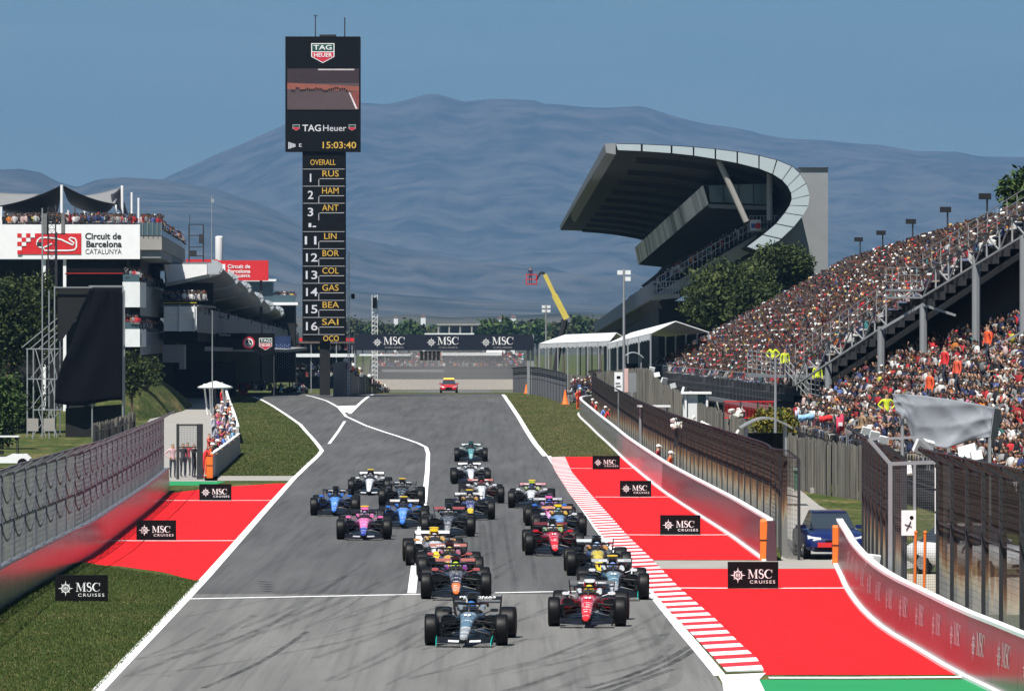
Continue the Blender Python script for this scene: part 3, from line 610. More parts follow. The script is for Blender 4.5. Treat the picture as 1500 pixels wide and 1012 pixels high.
LV = dict(
    merc=dict(body=SIL, nose=c3(.10, .17, .23), tip=c3(.26, .28, .30), cover=BLK, pod=BLK, fw=WHT, fwe=TEAL, rw=BLK, mir=BLK, helm=c3(.04, .16, .45), head=c3(.25, .28, .3), suit=WHT, rwtext='PETRONAS', num='63', chassis=c3(.03, .06, .08)),
    merc2=dict(body=SIL, nose=c3(.10, .20, .26), tip=c3(.26, .28, .30), cover=BLK, pod=BLK, fw=BLK, fwe=TEAL, rw=c3(.30, .31, .32), mir=WHT, helm=c3(.2, .28, .6), tcam=YEL, chassis=c3(.03, .06, .08), num='12', head=WHT),
    ferr=dict(body=RED, nose=RED, tip=c3(.72, .02, .02), cover=c3(.36, .006, .014), hoop=WHT, pod=RED, fw=BLK, fwe=BLK, rw=c3(.10, .10, .10), mir=WHT, helm=YEL, head=WHT, suit=RED, num='44'),
    ferr2=dict(body=RED, nose=RED, tip=c3(.72, .02, .02), cover=c3(.36, .006, .014), pod=RED, rw=c3(.12, .02, .02), mir=RED, fw=BLK, helm=WHT, head=c3(.3, .5, .25), num='16', hoop=BLK),
    orng=dict(body=BLK, nose=c3(.02, .012, .02), tip=ORG, chassis=BLK, cover=c3(.04, .01, .012), pod=BLK, fw=BLK, rw=c3(.30, .10, .08), mir=c3(.5, .1, .1), helm=c3(.45, .70, .04), head=c3(.25, .04, .25), suit=NAV),
    orng2=dict(body=BLK, nose=c3(.75, .40, .04), tip=ORG, chassis=NAV, cover=c3(.04, .01, .012), pod=BLK, rw=c3(.32, .12, .09), mir=c3(.5, .1, .1), helm=c3(.55, .42, .12), head=c3(.5, .15, .2)),
    yelw=dict(body=WHT, nose=WHT, tip=YEL, cover=c3(.75, .44, .03), hoop=YEL, pod=WHT, rw=WHT, tcam=YEL, mir=c3(.6, .3, .1), helm=c3(.7, .6, .7), head=c3(.75, .44, .10), fin=WHT),
    navy=dict(body=NAV, nose=c3(.62, .48, .05), chassis=c3(.04, .07, .25), cover=BLK, pod=BLK, rw=c3(.45, .48, .48), helm=c3(.35, .5, .75), head=c3(.65, .30, .06), tip=YEL, mir=BLK),
    bluy=dict(body=c3(.08, .20, .42), nose=c3(.10, .24, .48), tip=YEL, cover=c3(.80, .36, .03), hoop=YEL, pod=c3(.05, .12, .3), rw=c3(.4, .2, .1), helm=c3(.3, .55, .6), head=c3(.75, .45, .05), mir=WHT),
    pink=dict(body=PNK, nose=PNK, tip=c3(.03, .05, .35), chassis=PNK, cover=NAV, hoop=PNK, pod=NAV, fw=c3(.5, .5, .55), rw=BLK, tcam=YEL, mir=PNK, helm=c3(.45, .35, .6), head=PNK),
    pink2=dict(body=PNK, nose=PNK, tip=c3(.7, .35, .65), chassis=c3(.1, .1, .5), cover=NAV, hoop=PNK, pod=NAV, rw=c3(.3, .3, .32), mir=BLU, helm=c3(.1, .2, .7), head=c3(.5, .2, .5)),
    blue=dict(body=BLU, nose=c3(.06, .25, .72), tip=BLU, cover=NAV, pod=BLU, fw=BLK, rw=BLK, mir=BLU, helm=BLK, head=BLU, hoop=BLK),
    bluet=dict(body=BLU, nose=c3(.06, .25, .72), tip=BLU, cover=NAV, pod=BLU, fw=BLK, rw=c3(.45, .42, .4), tcam=YEL, mir=BLU, helm=c3(.1, .1, .12), head=BLU, hoop=BLK),
    whbk=dict(body=WHT, nose=WHT, tip=WHT, chassis=NAV, cover=BLK, hoop=BLK, pod=BLK, fw=WHT, rw=WHT, tcam=YEL, mir=WHT, helm=c3(.5, .52, .6), head=WHT),
    blak=dict(body=BLK, nose=BLK, tip=GRY, cover=BLK, pod=BLK, rw=GRY, tcam=YEL, mir=GRY, helm=c3(.3, .3, .3), head=GRY),
    grey=dict(body=GRY, nose=GRY, tip=c3(.12, .125, .13), cover=BLK, pod=BLK, rw=c3(.25, .06, .06), mir=GRY, helm=c3(.6, .6, .6), head=BLK),
    bull=dict(body=NAV, nose=c3(.03, .03, .14), tip=YEL, cover=NAV, pod=NAV, rw=c3(.5, .5, .5), tcam=YEL, mir=NAV, helm=c3(.7, .65, .6), head=c3(.6, .3, .05)),
    haas=dict(body=WHT, nose=WHT, tip=WHT, cover=WHT, pod=c3(.4, .02, .03), rw=c3(.35, .12, .1), mir=WHT, helm=c3(.5, .05, .07), head=WHT, hoop=BLK),
    whit=dict(body=WHT, nose=WHT, tip=WHT, cover=BLK, pod=BLK, chassis=c3(.4, .42, .45), rw=WHT, mir=WHT, helm=c3(.6, .6, .6), head=WHT),
    whgr=dict(body=WHT, nose=WHT, tip=BLK, chassis=WHT, cover=WHT, hoop=c3(.4, .5, .05), pod=BLK, rw=c3(.42, .20, .22), tcam=YEL, mir=WHT, helm=c3(.10, .15, .4), head=c3(.5, .6, .2)),
    astn=dict(body=DGR, nose=c3(.06, .27, .27), tip=c3(.2, .4, .4), cover=DGR, pod=DGR, rw=c3(.5, .55, .55), mir=c3(.5, .6, .6), helm=c3(.1, .1, .1), head=DGR),
)
CARS = [
    (683, 945, 14, 'merc', 'silver-blue and black racing car leading the pack', 'driver in a blue helmet in the leading car', 3),
    (860, 917, 6, 'ferr', 'red racing car with white cockpit sides, second behind the leader at right', 'driver in a yellow helmet in the foremost red car', 3),
    (668, 877, -1, 'orng', 'black racing car with an orange nose tip just behind the leader', 'driver in a lime helmet behind the leading car', 0),
    (899, 878, -3, 'merc2', 'silver-blue racing car beside the kerb directly behind the foremost red car', 'driver in the silver-blue car beside the kerb', 0),
    (660, 851, -3, 'orng2', 'dark racing car with yellow-orange nose tucked behind the black orange-tipped car', 'driver between the orange-tipped black car and the white and yellow car', 0),
    (877, 843, -5, 'navy', 'dark navy racing car with a yellow nose alongside the kerb', 'driver with blue and white helmet in the navy car at the kerb', 0),
    (639, 828, -5, 'yelw', 'white racing car with yellow engine cover at the tail of the left file', 'driver in the white and yellow car', 0),
    (812, 813, -5, 'ferr2', 'red racing car farther back in the right file', 'driver in a white helmet in the farther red car', 0),
    (533, 790, 2, 'pink', 'pink racing car with navy sides, foremost on the left of the track', 'driver in the left pink car', 0),
    (656, 786, 2, 'grey', 'dark grey racing car between the blue car and the yellow tipped car', 'driver in the dark grey car mid pack', 0),
    (820, 785, -4, 'bluy', 'blue racing car with yellow nose tip behind the farther red car', 'driver in the blue and yellow car', 0),
    (590, 773, 2, 'bluet', 'bright blue racing car beside the pit exit line', 'driver in the right hand bright blue car', 0),
    (806, 770, -3, 'pink2', 'pink and blue racing car half hidden in the right file', 'driver in the right pink and blue car', 0),
    (689, 761, -2, 'bull', 'navy racing car with a bright yellow nose tip in the centre', 'driver in the navy car with the yellow tip', 0),
    (490, 755, 3, 'blue', 'bright blue racing car at the far left of the track', 'driver in the leftmost blue car', 0),
    (778, 744, 2, 'whgr', 'white racing car at the back of the right file', 'driver in the last white car of the right file', 0),
    (588, 741, 2, 'blak', 'black racing car behind the right hand bright blue car', 'driver in the all black car', 0),
    (706, 737, -2, 'haas', 'white racing car with dark red sidepods behind the yellow tipped car', 'driver in a dark red helmet in the white car', 0),
    (541, 725, 3, 'whbk', 'white and black racing car farthest back on the left', 'driver in the white and black car at left', 0),
    (690, 709, -2, 'whit', 'white nosed racing car just ahead of the last dark green car', 'driver in the white nosed car near the back', 0),
    (690, 676, 0, 'astn', 'dark green racing car last on the track', 'driver in the last dark green car', 0),
]
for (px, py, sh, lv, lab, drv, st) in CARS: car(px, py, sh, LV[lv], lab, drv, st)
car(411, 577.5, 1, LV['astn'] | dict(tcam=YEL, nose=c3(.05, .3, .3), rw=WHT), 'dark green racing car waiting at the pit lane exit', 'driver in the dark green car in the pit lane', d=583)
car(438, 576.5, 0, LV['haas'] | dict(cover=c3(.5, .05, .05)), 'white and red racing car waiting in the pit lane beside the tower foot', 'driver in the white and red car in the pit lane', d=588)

# road cars: lofted body with glasshouse, lamps, grille and wheels
def road_car(label, loc, rz, paint, L_=4.7, Wd=1.85, H=1.45, extra=None):
    root = thing('parked_car' if extra != 'medical' else 'medical_car', label, 'car', loc, rz)
    def ring(y, w, z0, z1, e=4): return [(x, y, z) for x, _, z in sup(w, z1 - z0, 0, 0, (z0+z1)/2, 16, e)]
    h = L_/2
    b = MB(); b.loft([ring(-h, Wd*.80, .32, .62), ring(-h+.12, Wd*.92, .24, .74), ring(-h+.5, Wd*.99, .22, .86), ring(-h+1.4, Wd, .22, .95), ring(0, Wd, .22, .97), ring(h-1.0, Wd, .22, 1.0), ring(h-.3, Wd*.97, .24, .98), ring(h, Wd*.86, .34, .86)])
    o = b.obj('body', M_paint, root, 45, world=False); o.color = paint
    b = MB(); top = H; b.loft([[(x, -h+1.35 + (z-.9)*1.4*0, z) for x, z in ((-.74, .93), (.74, .93), (.72, .95), (-.72, .95))], [(x, -h+2.05, z) for x, z in ((-.70, .93), (.70, .93), (.58, top-.06), (-.58, top-.06))], [(x, .4, z) for x, z in ((-.70, .93), (.70, .93), (.57, top), (-.57, top))], [(x, h-1.1, z) for x, z in ((-.70, .95), (.70, .95), (.55, top-.07), (-.55, top-.07))], [(x, h-.5, z) for x, z in ((-.66, .97), (.66, .97), (.62, 1.0), (-.62, 1.0))]])
    b.obj('glasshouse', M_glass, root, 30, world=False)
    b = MB(); b.loft([[(x, y, z) for x, z in ((-.56, top-.045), (.56, top-.045), (.50, top+.012), (-.50, top+.012))] for y in (-h+2.1, 0, h-1.2)]); o = b.obj('roof', M_paint, root, 40, world=False); o.color = paint
    b = MB(); b.box((0, -h-.005, .52), (Wd*.36, .05, .20)); b.box((0, -h+.02, .34), (Wd*.7, .06, .10)); b.obj('grille', M_black, root, world=False)
    for s in (-1, 1):
        b = MB(); b.loft([[(s*Wd*.25, -h+.0, z) for z in (.63, .69)] + [(s*Wd*.25, -h+.2, z) for z in (.71, .65)], [(s*Wd*.45, -h+.14, z) for z in (.64, .73)] + [(s*Wd*.45, -h+.4, z) for z in (.76, .66)]]); b.obj('headlight', mat('lamp_glass', (.85, .87, .9, 1), .15, var=0), root, world=False)
        b = MB(); b.box((s*(Wd/2 - .04), -h+1.75, .99), (.34, .10, .12)); o = b.obj('mirror', M_paint, root, world=False); o.color = paint
        for y in (-h+.9, h-.85):
            w = MB(); w.lathe([(.2, -.11), (.31, -.115), (.335, -.08), (.335, .08), (.31, .115), (.2, .11)], 20); o = w.obj('wheel', M_tyre, root, 50, world=False); o.location = (s*(Wd/2 - .13), y, .335)
            w = MB(); w.lathe([(.02, -.11), (.2, -.115), (.2, .115), (.02, .11)], 14); w.obj('rim', M_steel, o, 40, world=False)
    return root
bc = GP(1213, 820, .01); bcar = road_car('dark blue estate car with a red front plate in the gap between the barriers', bc + Vector((.15, 2.3, 0)), R(3), c3(.006, .014, .085), 4.7, 2.0, 1.46)
MB().box((-.28, -2.39, .47), (.66, .02, .15)).obj('number_plate', M_red, bcar, world=False)
mc = Vector((X(657.5, 604), 604, gz(604) + .01)); mcar = road_car('red medical car with yellow roof lights at the crest of the track', mc, 0, c3(.45, .012, .02), 4.6, 1.9, 1.42, 'medical')
MB().box((0, .1, 1.50), (1.1, .25, .11)).obj('light_bar', mat('amber_light', (.9, .5, .04, 1), .4, var=0, emit=(1, .6, .05, 1), estr=2), mcar, world=False)
# low advertising boards beside the track
def board(x0, x1, y1, hpx, label):
    d = gd(y1); a, b = X(x0, d), X(x1, d); w = b - a; h = hpx/F*d; z = gz(d)
    root = thing('advertising_board', label, 'advertising board', ((a+b)/2, d, z), 0, 'black advertising boards along the runoff')
    MB().box((0, 0, h/2 + .02), (w, .12, h)).obj('panel', M_black, root, world=False)
    m = MB(); star(m, -w*.30, h*.52, h*.30, -.066); m.obj('compass_emblem', M_white, root, world=False)
    m = MB(); serif_msc(m, -w*.105, h*.40, h*.34, -.066); m.obj('lettering', M_white, root, world=False)
    t_ = put_text('CRUISES', h*.17, (0, 0, 0), M_white, root, width=w*.50, spacing=1.3); t_.location = (w*.185, -.066, h*.26)
    for s in (-1, 1): MB().prism([(s*w*.35, .06, 0), (s*w*.35, .45, 0), (s*w*.35, .06, h*.8)], (.03, 0, 0)).obj('prop', M_steel, root, world=False)
for a in ((868, 908, 687.5, 19.5, 'smallest, farthest black compass board on the right runoff'), (908, 954, 727.5, 23, 'black compass board, second farthest on the right runoff'), (967, 1026, 783.5, 28.5, 'black compass board in the middle of the right runoff'), (1066, 1140, 862, 38.5, 'largest black compass board, nearest on the right runoff'),
          (292, 339, 733, 23.5, 'black compass board farthest on the left runoff'), (200, 258, 791, 28.5, 'black compass board on the left red runoff by the barrier'), (81, 158, 881, 38, 'black compass board standing on the left grass')): board(*a)
# ================================================================== BARRIERS AND FENCES
M_wall = mat('polished_barrier', (.20, .195, .20, 1), .22, var=.10, scale=.35, spec=.6, stretch=(1, 1, .3))
M_wallp = mat('pink_reflection_barrier', (.42, .26, .30, 1), .22, var=.08, scale=.35, spec=.6)  # grey barrier, pink reflection of the runoff mixed into its base colour
M_wallr = mat('red_reflection_barrier', (.085, .040, .05, 1), .26, var=.08, scale=.35, spec=.6)  # grey barrier, red reflection of the runoff painted into its base colour
M_logo = mat('faded_white_print', (.62, .52, .54, 1), .4, var=.1)
def rust_mat():
    m = bpy.data.materials.new('rusted_wire'); m.use_nodes = True; nt = m.node_tree; N = nt.nodes; L = nt.links; b = N['Principled BSDF']; b.inputs['Roughness'].default_value = .85
    gm = N.new('ShaderNodeNewGeometry'); sp = N.new('ShaderNodeSeparateXYZ'); L.new(gm.outputs[0], sp.inputs[0])
    mp = N.new('ShaderNodeMapping'); mp.inputs['Scale'].default_value = (1, 1, .12); L.new(gm.outputs[0], mp.inputs[0])
    nz = N.new('ShaderNodeTexNoise'); nz.inputs['Scale'].default_value = 1.1; nz.inputs['Detail'].default_value = 5; L.new(mp.outputs[0], nz.inputs[0])
    ad = N.new('ShaderNodeMath'); ad.operation = 'MULTIPLY_ADD'; ad.inputs[1].default_value = 1.5; L.new(nz.outputs[0], ad.inputs[0]); L.new(sp.outputs[2], ad.inputs[2])
    mr = N.new('ShaderNodeMapRange'); mr.inputs[1].default_value = 1.5; mr.inputs[2].default_value = 5.0; L.new(ad.outputs[0], mr.inputs[0])
    rp = N.new('ShaderNodeValToRGB'); e = rp.color_ramp.elements; e[0].position = .10; e[0].color = (.20, .20, .19, 1); e[1].position = .55; e[1].color = (.026, .015, .011, 1)
    for p, c in ((.17, (.30, .25, .17, 1)), (.25, (.20, .10, .045, 1)), (.34, (.065, .032, .02, 1))):
        x = e.new(p); x.color = c
    L.new(mr.outputs[0], rp.inputs[0]); L.new(rp.outputs[0], b.inputs['Base Color']); return m
M_rust = rust_mat()
M_net = mat('grey_netting', (.15, .155, .17, 1), .7, var=.35, scale=.8, stretch=(1, 1, 2.5))
def resample(P, step):
    P = [Vector(p) for p in P]; out = [P[0]]; acc = 0.0; tot = sum((b-a).length for a, b in zip(P[:-1], P[1:])); n = max(1, round(tot/step)); step = tot/n; need = step
    for a, b in zip(P[:-1], P[1:]):
        l = (b-a).length
        while acc + l >= need - 1e-6 and len(out) <= n: out.append(a.lerp(b, (need - acc)/l)); need += step
        acc += l
    return out
def smooth_path(P, k=6):
    P = [Vector(p) for p in P]; Q = []
    for i in range(len(P)-1):
        p0, p1, p2, p3 = P[max(i-1, 0)], P[i], P[i+1], P[min(i+2, len(P)-1)]
        for s in range(k):
            u = s/k; Q.append(.5*((2*p1) + (p2-p0)*u + (2*p0-5*p1+4*p2-p3)*u*u + (3*p1-p0-3*p2+p3)*u**3))
    return Q + [P[-1]]
def barrier(name, label, P, h, th, step, mfun, foot=True, cap=M_white, side=1, logo=None):
    # P runs from far to near, the face towards the track on the side of -x (side=1) or +x (side=-1)
    Q = resample(smooth_path(P), step); root = thing(name, label, 'barrier', Q[len(Q)//2].copy()); root.location.z = gz(root.location.y)
    for i, (a, b) in enumerate(zip(Q[:-1], Q[1:])):
        t_ = (b - a); t_.z = 0; t_.normalize(); nrm = Vector((-t_.y, t_.x, 0))*side*-1           # away from the track
        if side == 1 and nrm.x < 0: nrm = -nrm
        if side == -1 and nrm.x > 0: nrm = -nrm
        a2, b2 = a + t_*.012, b - t_*.012; mb = MB(); rings = []
        for p in (a2, b2):
            z = gz(p.y); rings.append([(p.x, p.y, z), (p.x + nrm.x*th, p.y + nrm.y*th, z), (p.x + nrm.x*th*.8, p.y + nrm.y*th*.8, z + h), (p.x + nrm.x*.05, p.y + nrm.y*.05, z + h)])
        mb.loft(rings); o = mb.obj('barrier_block', mfun(i, len(Q)-1, (a+b)/2), root)
        if logo and logo(i, (a+b)/2):
            l = link('print', LOGO, root); c = (a+b)/2; u = t_ if side == 1 else -t_
            l.location = Vector((c.x, c.y, gz(c.y))) - nrm*.008 - root.location; l.rotation_euler = (R(-2.2), 0, math.atan2(u.y, u.x))
    for nm, zz, r, off in (('coping', h + .03, .10, .12), ('foot_line', .03, .07, -.06)):
        if nm == 'foot_line' and not foot: continue
        mb = MB(); rr = []
        for i, p in enumerate(Q):
            t_ = Q[min(i+1, len(Q)-1)] - Q[max(i-1, 0)]; t_.z = 0; t_.normalize(); nrm = Vector((-t_.y, t_.x, 0))
            if (side == 1) == (nrm.x < 0): nrm = -nrm
            c = p + nrm*off; z = gz(p.y) + zz; w = nrm*r
            rr.append([(c - w).to_tuple()[:2] + (z - .035,), (c + w).to_tuple()[:2] + (z - .035,), (c + w).to_tuple()[:2] + (z + .035,), (c - w).to_tuple()[:2] + (z + .035,)])
        mb.loft(rr); mb.obj(nm, cap, root)
    return root
lm = MB(); star(lm, -.95, .72, .34, 0); serif_msc(lm, -.45, .56, .46, 0); LOGO = lm.mesh('print', M_logo)
PR = [GP(x, y) for y, x in WALLR]; PR = [Vector((X(866, 470), 470, gz(470)))] + PR
far_wall = barrier('track_barrier', 'long polished grey barrier with white coping along the far right verge', PR, 1.28, .35, 4.0, lambda i, n, c: M_wall if c.y > 345 else (M_wallp if c.y > 262 else M_wallr))
PN = [GP(x, y) for y, x in WALLN]
near_wall = barrier('track_barrier', 'curved grey barrier tinted by red reflection, with repeated compass prints at the right front', PN, 1.28, .35, 4.0, lambda i, n, c: M_wallr, logo=lambda i, c: c.y < 163)
PL = [GP(x, y) for y, x in reversed(LW)] + [Vector((-12.4, 118, 0)), Vector((-11.6, 95, 0))]; PL = sorted(PL, key=lambda p: -p.y)
left_wall = barrier('track_barrier', 'polished grey barrier under the wire fence on the left', PL, 1.0, .35, 4.0, lambda i, n, c: M_wall, foot=False, side=-1, cap=M_steel)
def cushion(label, px0, px1, y0, y1):
    d = gd(y1); w = X(px1, d) - X(px0, d); h = (y1-y0)/F*d
    r = thing('crash_cushion', label, 'crash cushion', ((X(px0, d)+X(px1, d))/2, d - .12, gz(d) + .006))
    m = MB(); m.loft([[(x, y, z) for x, y in ((-w/2, -.2), (w/2, -.2), (w/2, .14), (-w/2, .14))] for z in (0, h*.94)] + [[(x*.85, y*.8, h) for x, y in ((-w/2, -.2), (w/2, -.2), (w/2, .14), (-w/2, .14))]]); m.obj('foam_block', M_orange, r, world=False)
    MB().box((0, -.03, h*.5), (w + .02, .37, .03)).obj('strap', M_dark, r, world=False)
cushion('orange foam cushion on the end of the far right barrier', 1113, 1127, 760, 821)
cushion('orange foam cushion on the end of the curved barrier', 1219, 1227, 769, 827)
cushion('orange foam cushion on the end of the pit exit wall', 303, 312, 663, 700)

def fence(name, label, P, h, post_step, wire_step, wr, over, wire_m, post_m, zfun=None, pw=.09, hz=.15, mesh_from=0.0, group=None, scallop=False):
    P = smooth_path(P, 4); Q = resample(P, post_step); zf = zfun or (lambda p: gz(p.y))
    root = thing(name, label, 'fence', (Q[len(Q)//2].x, Q[len(Q)//2].y, zf(Q[len(Q)//2])), 0, group)
    ov = Vector(over)
    for q in Q:
        z = zf(q); m = MB(); m.beam((q.x, q.y, z), (q.x, q.y, z + h), pw); m.beam((q.x, q.y, z + h - .02), (q.x + ov.x, q.y + ov.y, z + h + ov.z), pw*.8); m.obj('post', post_m, root)
    Wp = resample(P, wire_step); n = len(Wp); m = MB(); V = []; Fc = []
    def strip(a, b, r):
        o = len(V); dx = r
        for p in (a, b): V.extend([(p[0]-dx, p[1]-dx, p[2]), (p[0]+dx, p[1]-dx, p[2]), (p[0]+dx, p[1]+dx, p[2]), (p[0]-dx, p[1]+dx, p[2])])
        for j in range(4): Fc.append((o+j, o+(j+1) % 4, o+4+(j+1) % 4, o+4+j))
    for q in Wp:
        z = zf(q); strip((q.x, q.y, z + mesh_from), (q.x, q.y, z + h), wr); strip((q.x, q.y, z + h), (q.x + ov.x, q.y + ov.y, z + h + ov.z), wr)
    def hstrip(zz, off, r):
        for a, b in zip(Q[:-1], Q[1:]):
            o = len(V); za, zb = zf(a) + zz, zf(b) + zz
            for p, z in ((a, za), (b, zb)): V.extend([(p.x+off.x, p.y+off.y, z-r), (p.x+off.x+r, p.y+off.y, z), (p.x+off.x, p.y+off.y, z+r), (p.x+off.x-r, p.y+off.y, z)])
            for j in range(4): Fc.append((o+j, o+(j+1) % 4, o+4+(j+1) % 4, o+4+j))
    k = mesh_from + .05
    while k < h: hstrip(k, Vector((0, 0, 0)), wr); k += hz
    for u in (.33, .66): hstrip(h + ov.z*u, ov*u, wr)
    o_ = root.location; me = np_mesh('wire_mesh', np.array(V) - np.array(o_), np.array(Fc), wire_m); link('wire_mesh', me, root)['kind'] = 'stuff'
    V.clear(); Fc.clear()
    if scallop:                                                # sagging strands added to draw the scalloped shadows of the cables
        for a, b in zip(Q[:-1], Q[1:]):
            for zz, sg in ((h*.93, .55), (h*.76, .5), (h*.6, .45)):
                pts = [a.lerp(b, i/8) for i in range(9)]
                for i in range(8): p, q = pts[i], pts[i+1]; za = zf(p) + zz - sg*math.sin(math.pi*i/8); zb = zf(q) + zz - sg*math.sin(math.pi*(i+1)/8); o = len(V); r = .018; V.extend([(p.x, p.y, za-r), (p.x+r, p.y, za), (p.x, p.y, za+r), (p.x-r, p.y, za), (q.x, q.y, zb-r), (q.x+r, q.y, zb), (q.x, q.y, zb+r), (q.x-r, q.y, zb)]); Fc.extend([(o+j, o+(j+1) % 4, o+4+(j+1) % 4, o+4+j) for j in range(4)])
        me = np_mesh('shadow_scallops', np.array(V) - np.array(o_), np.array(Fc), M_wire); link('shadow_scallops', me, root)['kind'] = 'stuff'; V.clear(); Fc.clear()
    for zz, off in ((h, Vector((0, 0, 0))), (h + ov.z, ov), (h*.62, Vector((0, 0, 0)))): hstrip(zz, off, .02)
    me = np_mesh('cable', np.array(V) - np.array(o_), np.array(Fc), post_m); link('cable', me, root)
    return root
off = lambda P, dx, dy=0: [Vector((p.x + dx, p.y + dy, p.z)) for p in P]
fence('catch_fence', 'grey wire catch fence on top of the left barrier', off(PL, -.32), 3.35, 4.0, .10, .0030, (.55, 0, .32), M_net, M_wire, mesh_from=.9, scallop=True)
PF = [p for p in off(PR, .62) if p.y > 178]
fence('catch_fence', 'rusty brown catch fence behind the far right barrier', off(PR, 1.05)[:-1] + [GP(1122, 822) + Vector((.7, 3, 0)), GP(1140, 822) + Vector((.7, 1, 0))], 3.2, 4.0, .10, .006, (-.35, 0, .25), M_rust, M_dsteel)
wx = lambda d: float(np.interp(d, [p.y for p in reversed(PN)], [p.x for p in reversed(PN)]))
fence('catch_fence', 'short rust streaked catch fence left of the wire gate', [Vector((wx(d) + .75, d, 0)) for d in (172, 163, 154, 147, 141.5)], 4.0, 4.0, .10, .005, (-.5, 0, .32), M_rust, M_dsteel, pw=.14)
fence('catch_fence', 'dark rust stained catch fence behind the curved barrier', [Vector((wx(d) + 1.42, d, 0)) for d in (138.5, 127, 121, 115, 108, 100)], 4.0, 4.0, .10, .0038, (-.5, 0, .32), M_rust, M_dsteel, pw=.16)
# end gate of the near fence: steel portal with wire, white lamp boxes and a small sign
gt = Vector((X(1307, 140) - .65, 140, 0)); gate = thing('fence_gate', 'steel wire gate with white boxes between rusty fences at right front', 'gate', gt + Vector((.65, 0, 0)))
for x, w, h in ((-.05, .1, 3.9), (1.28, .14, 4.0), (.55, .06, 3.9)): MB().box((x, 0, h/2), (w, .1, h)).obj('post', M_steel, gate, world=False)
MB().beam((-.05, 0, 3.9), (1.28, -.0, 3.95), .09).beam((-.05, 0, 3.9), (-.55, .4, 4.5), .07).beam((1.28, 0, 3.95), (.7, .4, 4.55), .07).beam((-.55, .4, 4.5), (.7, .4, 4.55), .06).obj('frame', M_steel, gate, world=False)
w_ = MB()
for i in range(26): w_.beam((i*.05, 0, .1), (i*.05, 0, 3.9), .006)
for i in range(60): w_.beam((0, 0, .1 + i*.064), (1.26, 0, .1 + i*.064), .006)
w_.obj('wire_mesh', M_wire, gate, world=False)['kind'] = 'stuff'
for k in range(3): MB().box((1.12, -.1, 3.55 - k*.56), (.16, .14, .5)).obj('lamp_box', M_white, gate, world=False)
sg = MB().box((.40, -.08, 2.45), (.36, .02, .62)).obj('sign_panel', M_white, gate, world=False)
MB().beam((.34, -.095, 2.28), (.45, -.095, 2.50), .05, .01).obj('sign_print', M_black, gate, world=False); MB().ball((.47, -.095, 2.58), (.05, .012, .05), 8, 5).obj('sign_print', M_black, gate, world=False); MB().beam((.30, -.095, 2.42), (.47, -.095, 2.36), .035, .01).obj('sign_print', M_black, gate, world=False)
for x in (.72, .95):
    p = thing('orange_pole', 'orange flag pole leaning beside the wire gate' if x < .9 else 'thin orange pole nearest the gate post', 'pole', gate.location + Vector((x - .2, -.3, 0)))
    MB().tube([(0, 0, 0), (.04, 0, 2.2)], .035, 6).obj('shaft', M_orange, p, world=False); MB().ball((.04, 0, 2.22), .05, 6, 4).obj('tip', M_orange, p, world=False)
# grey plank fence behind, with its uneven top
M_plank = mat('weathered_planks', (.15, .14, .12, 1), .95, var=.75, scale=2.2, stretch=(3, 2, .12))
def plank_fence(label, pts, pw=.16):
    # pts: column, distance, top row
    root = thing('plank_fence', label, 'fence', W(pts[len(pts)//2][0], 0, pts[len(pts)//2][1])); root.location.z = gz(root.location.y)
    A = [(Vector((X(p, d), d, 0)), Z(t_, d)) for p, d, t_ in pts]; V = MB(); rl = MB()
    for (a, za), (b, zb) in zip(A[:-1], A[1:]):
        n = max(2, int((b-a).length/pw))
        for i in range(n):
            p = a.lerp(b, (i+.5)/n); z = za + (zb - za)*(i+.5)/n + random.uniform(-.16, .10); t_ = (b-a).normalized(); s = random.uniform(-.09, .05)
            V.beam((p.x + s, p.y, gz(p.y)), (p.x + s, p.y, z), pw*.86, .05) if abs(t_.y) < .5 else V.box((p.x + s, p.y, (gz(p.y) + z)/2), (.05, pw*.86, z - gz(p.y)), math.atan2(-t_.x, t_.y))
        for u in (.3, .75): rl.beam((a.x + .06, a.y + .06, gz(a.y) + (za-gz(a.y))*u), (b.x + .06, b.y + .06, gz(b.y) + (zb-gz(b.y))*u), .06)
    V.obj('planks', M_plank, root)['kind'] = 'stuff'; rl.obj('rail', M_plank, root)
    for (a, za) in A: MB().box((a.x + .08, a.y + .1, (gz(a.y) + za)/2), (.14, .14, za - gz(a.y) - .1)).obj('post', M_dsteel, root)
    return root
plank_fence('grey weathered plank fence below the far crowd stand', [(868, 470, 547), (905, 450, 543), (935, 432, 540), (952, 420, 541), (960, 400, 553), (978, 380, 565), (1000, 350, 577)])
plank_fence('grey weathered plank fence behind the middle of the rusty fence', [(1015, 335, 588), (1045, 318, 598), (1080, 300, 612), (1130, 280, 626), (1168, 262, 640), (1205, 254, 645), (1242, 248, 651), (1300, 240, 662)])
plank_fence('low grey plank fence far down the verge by the bridge', [(800, 560, 545), (830, 540, 548), (862, 500, 553)])
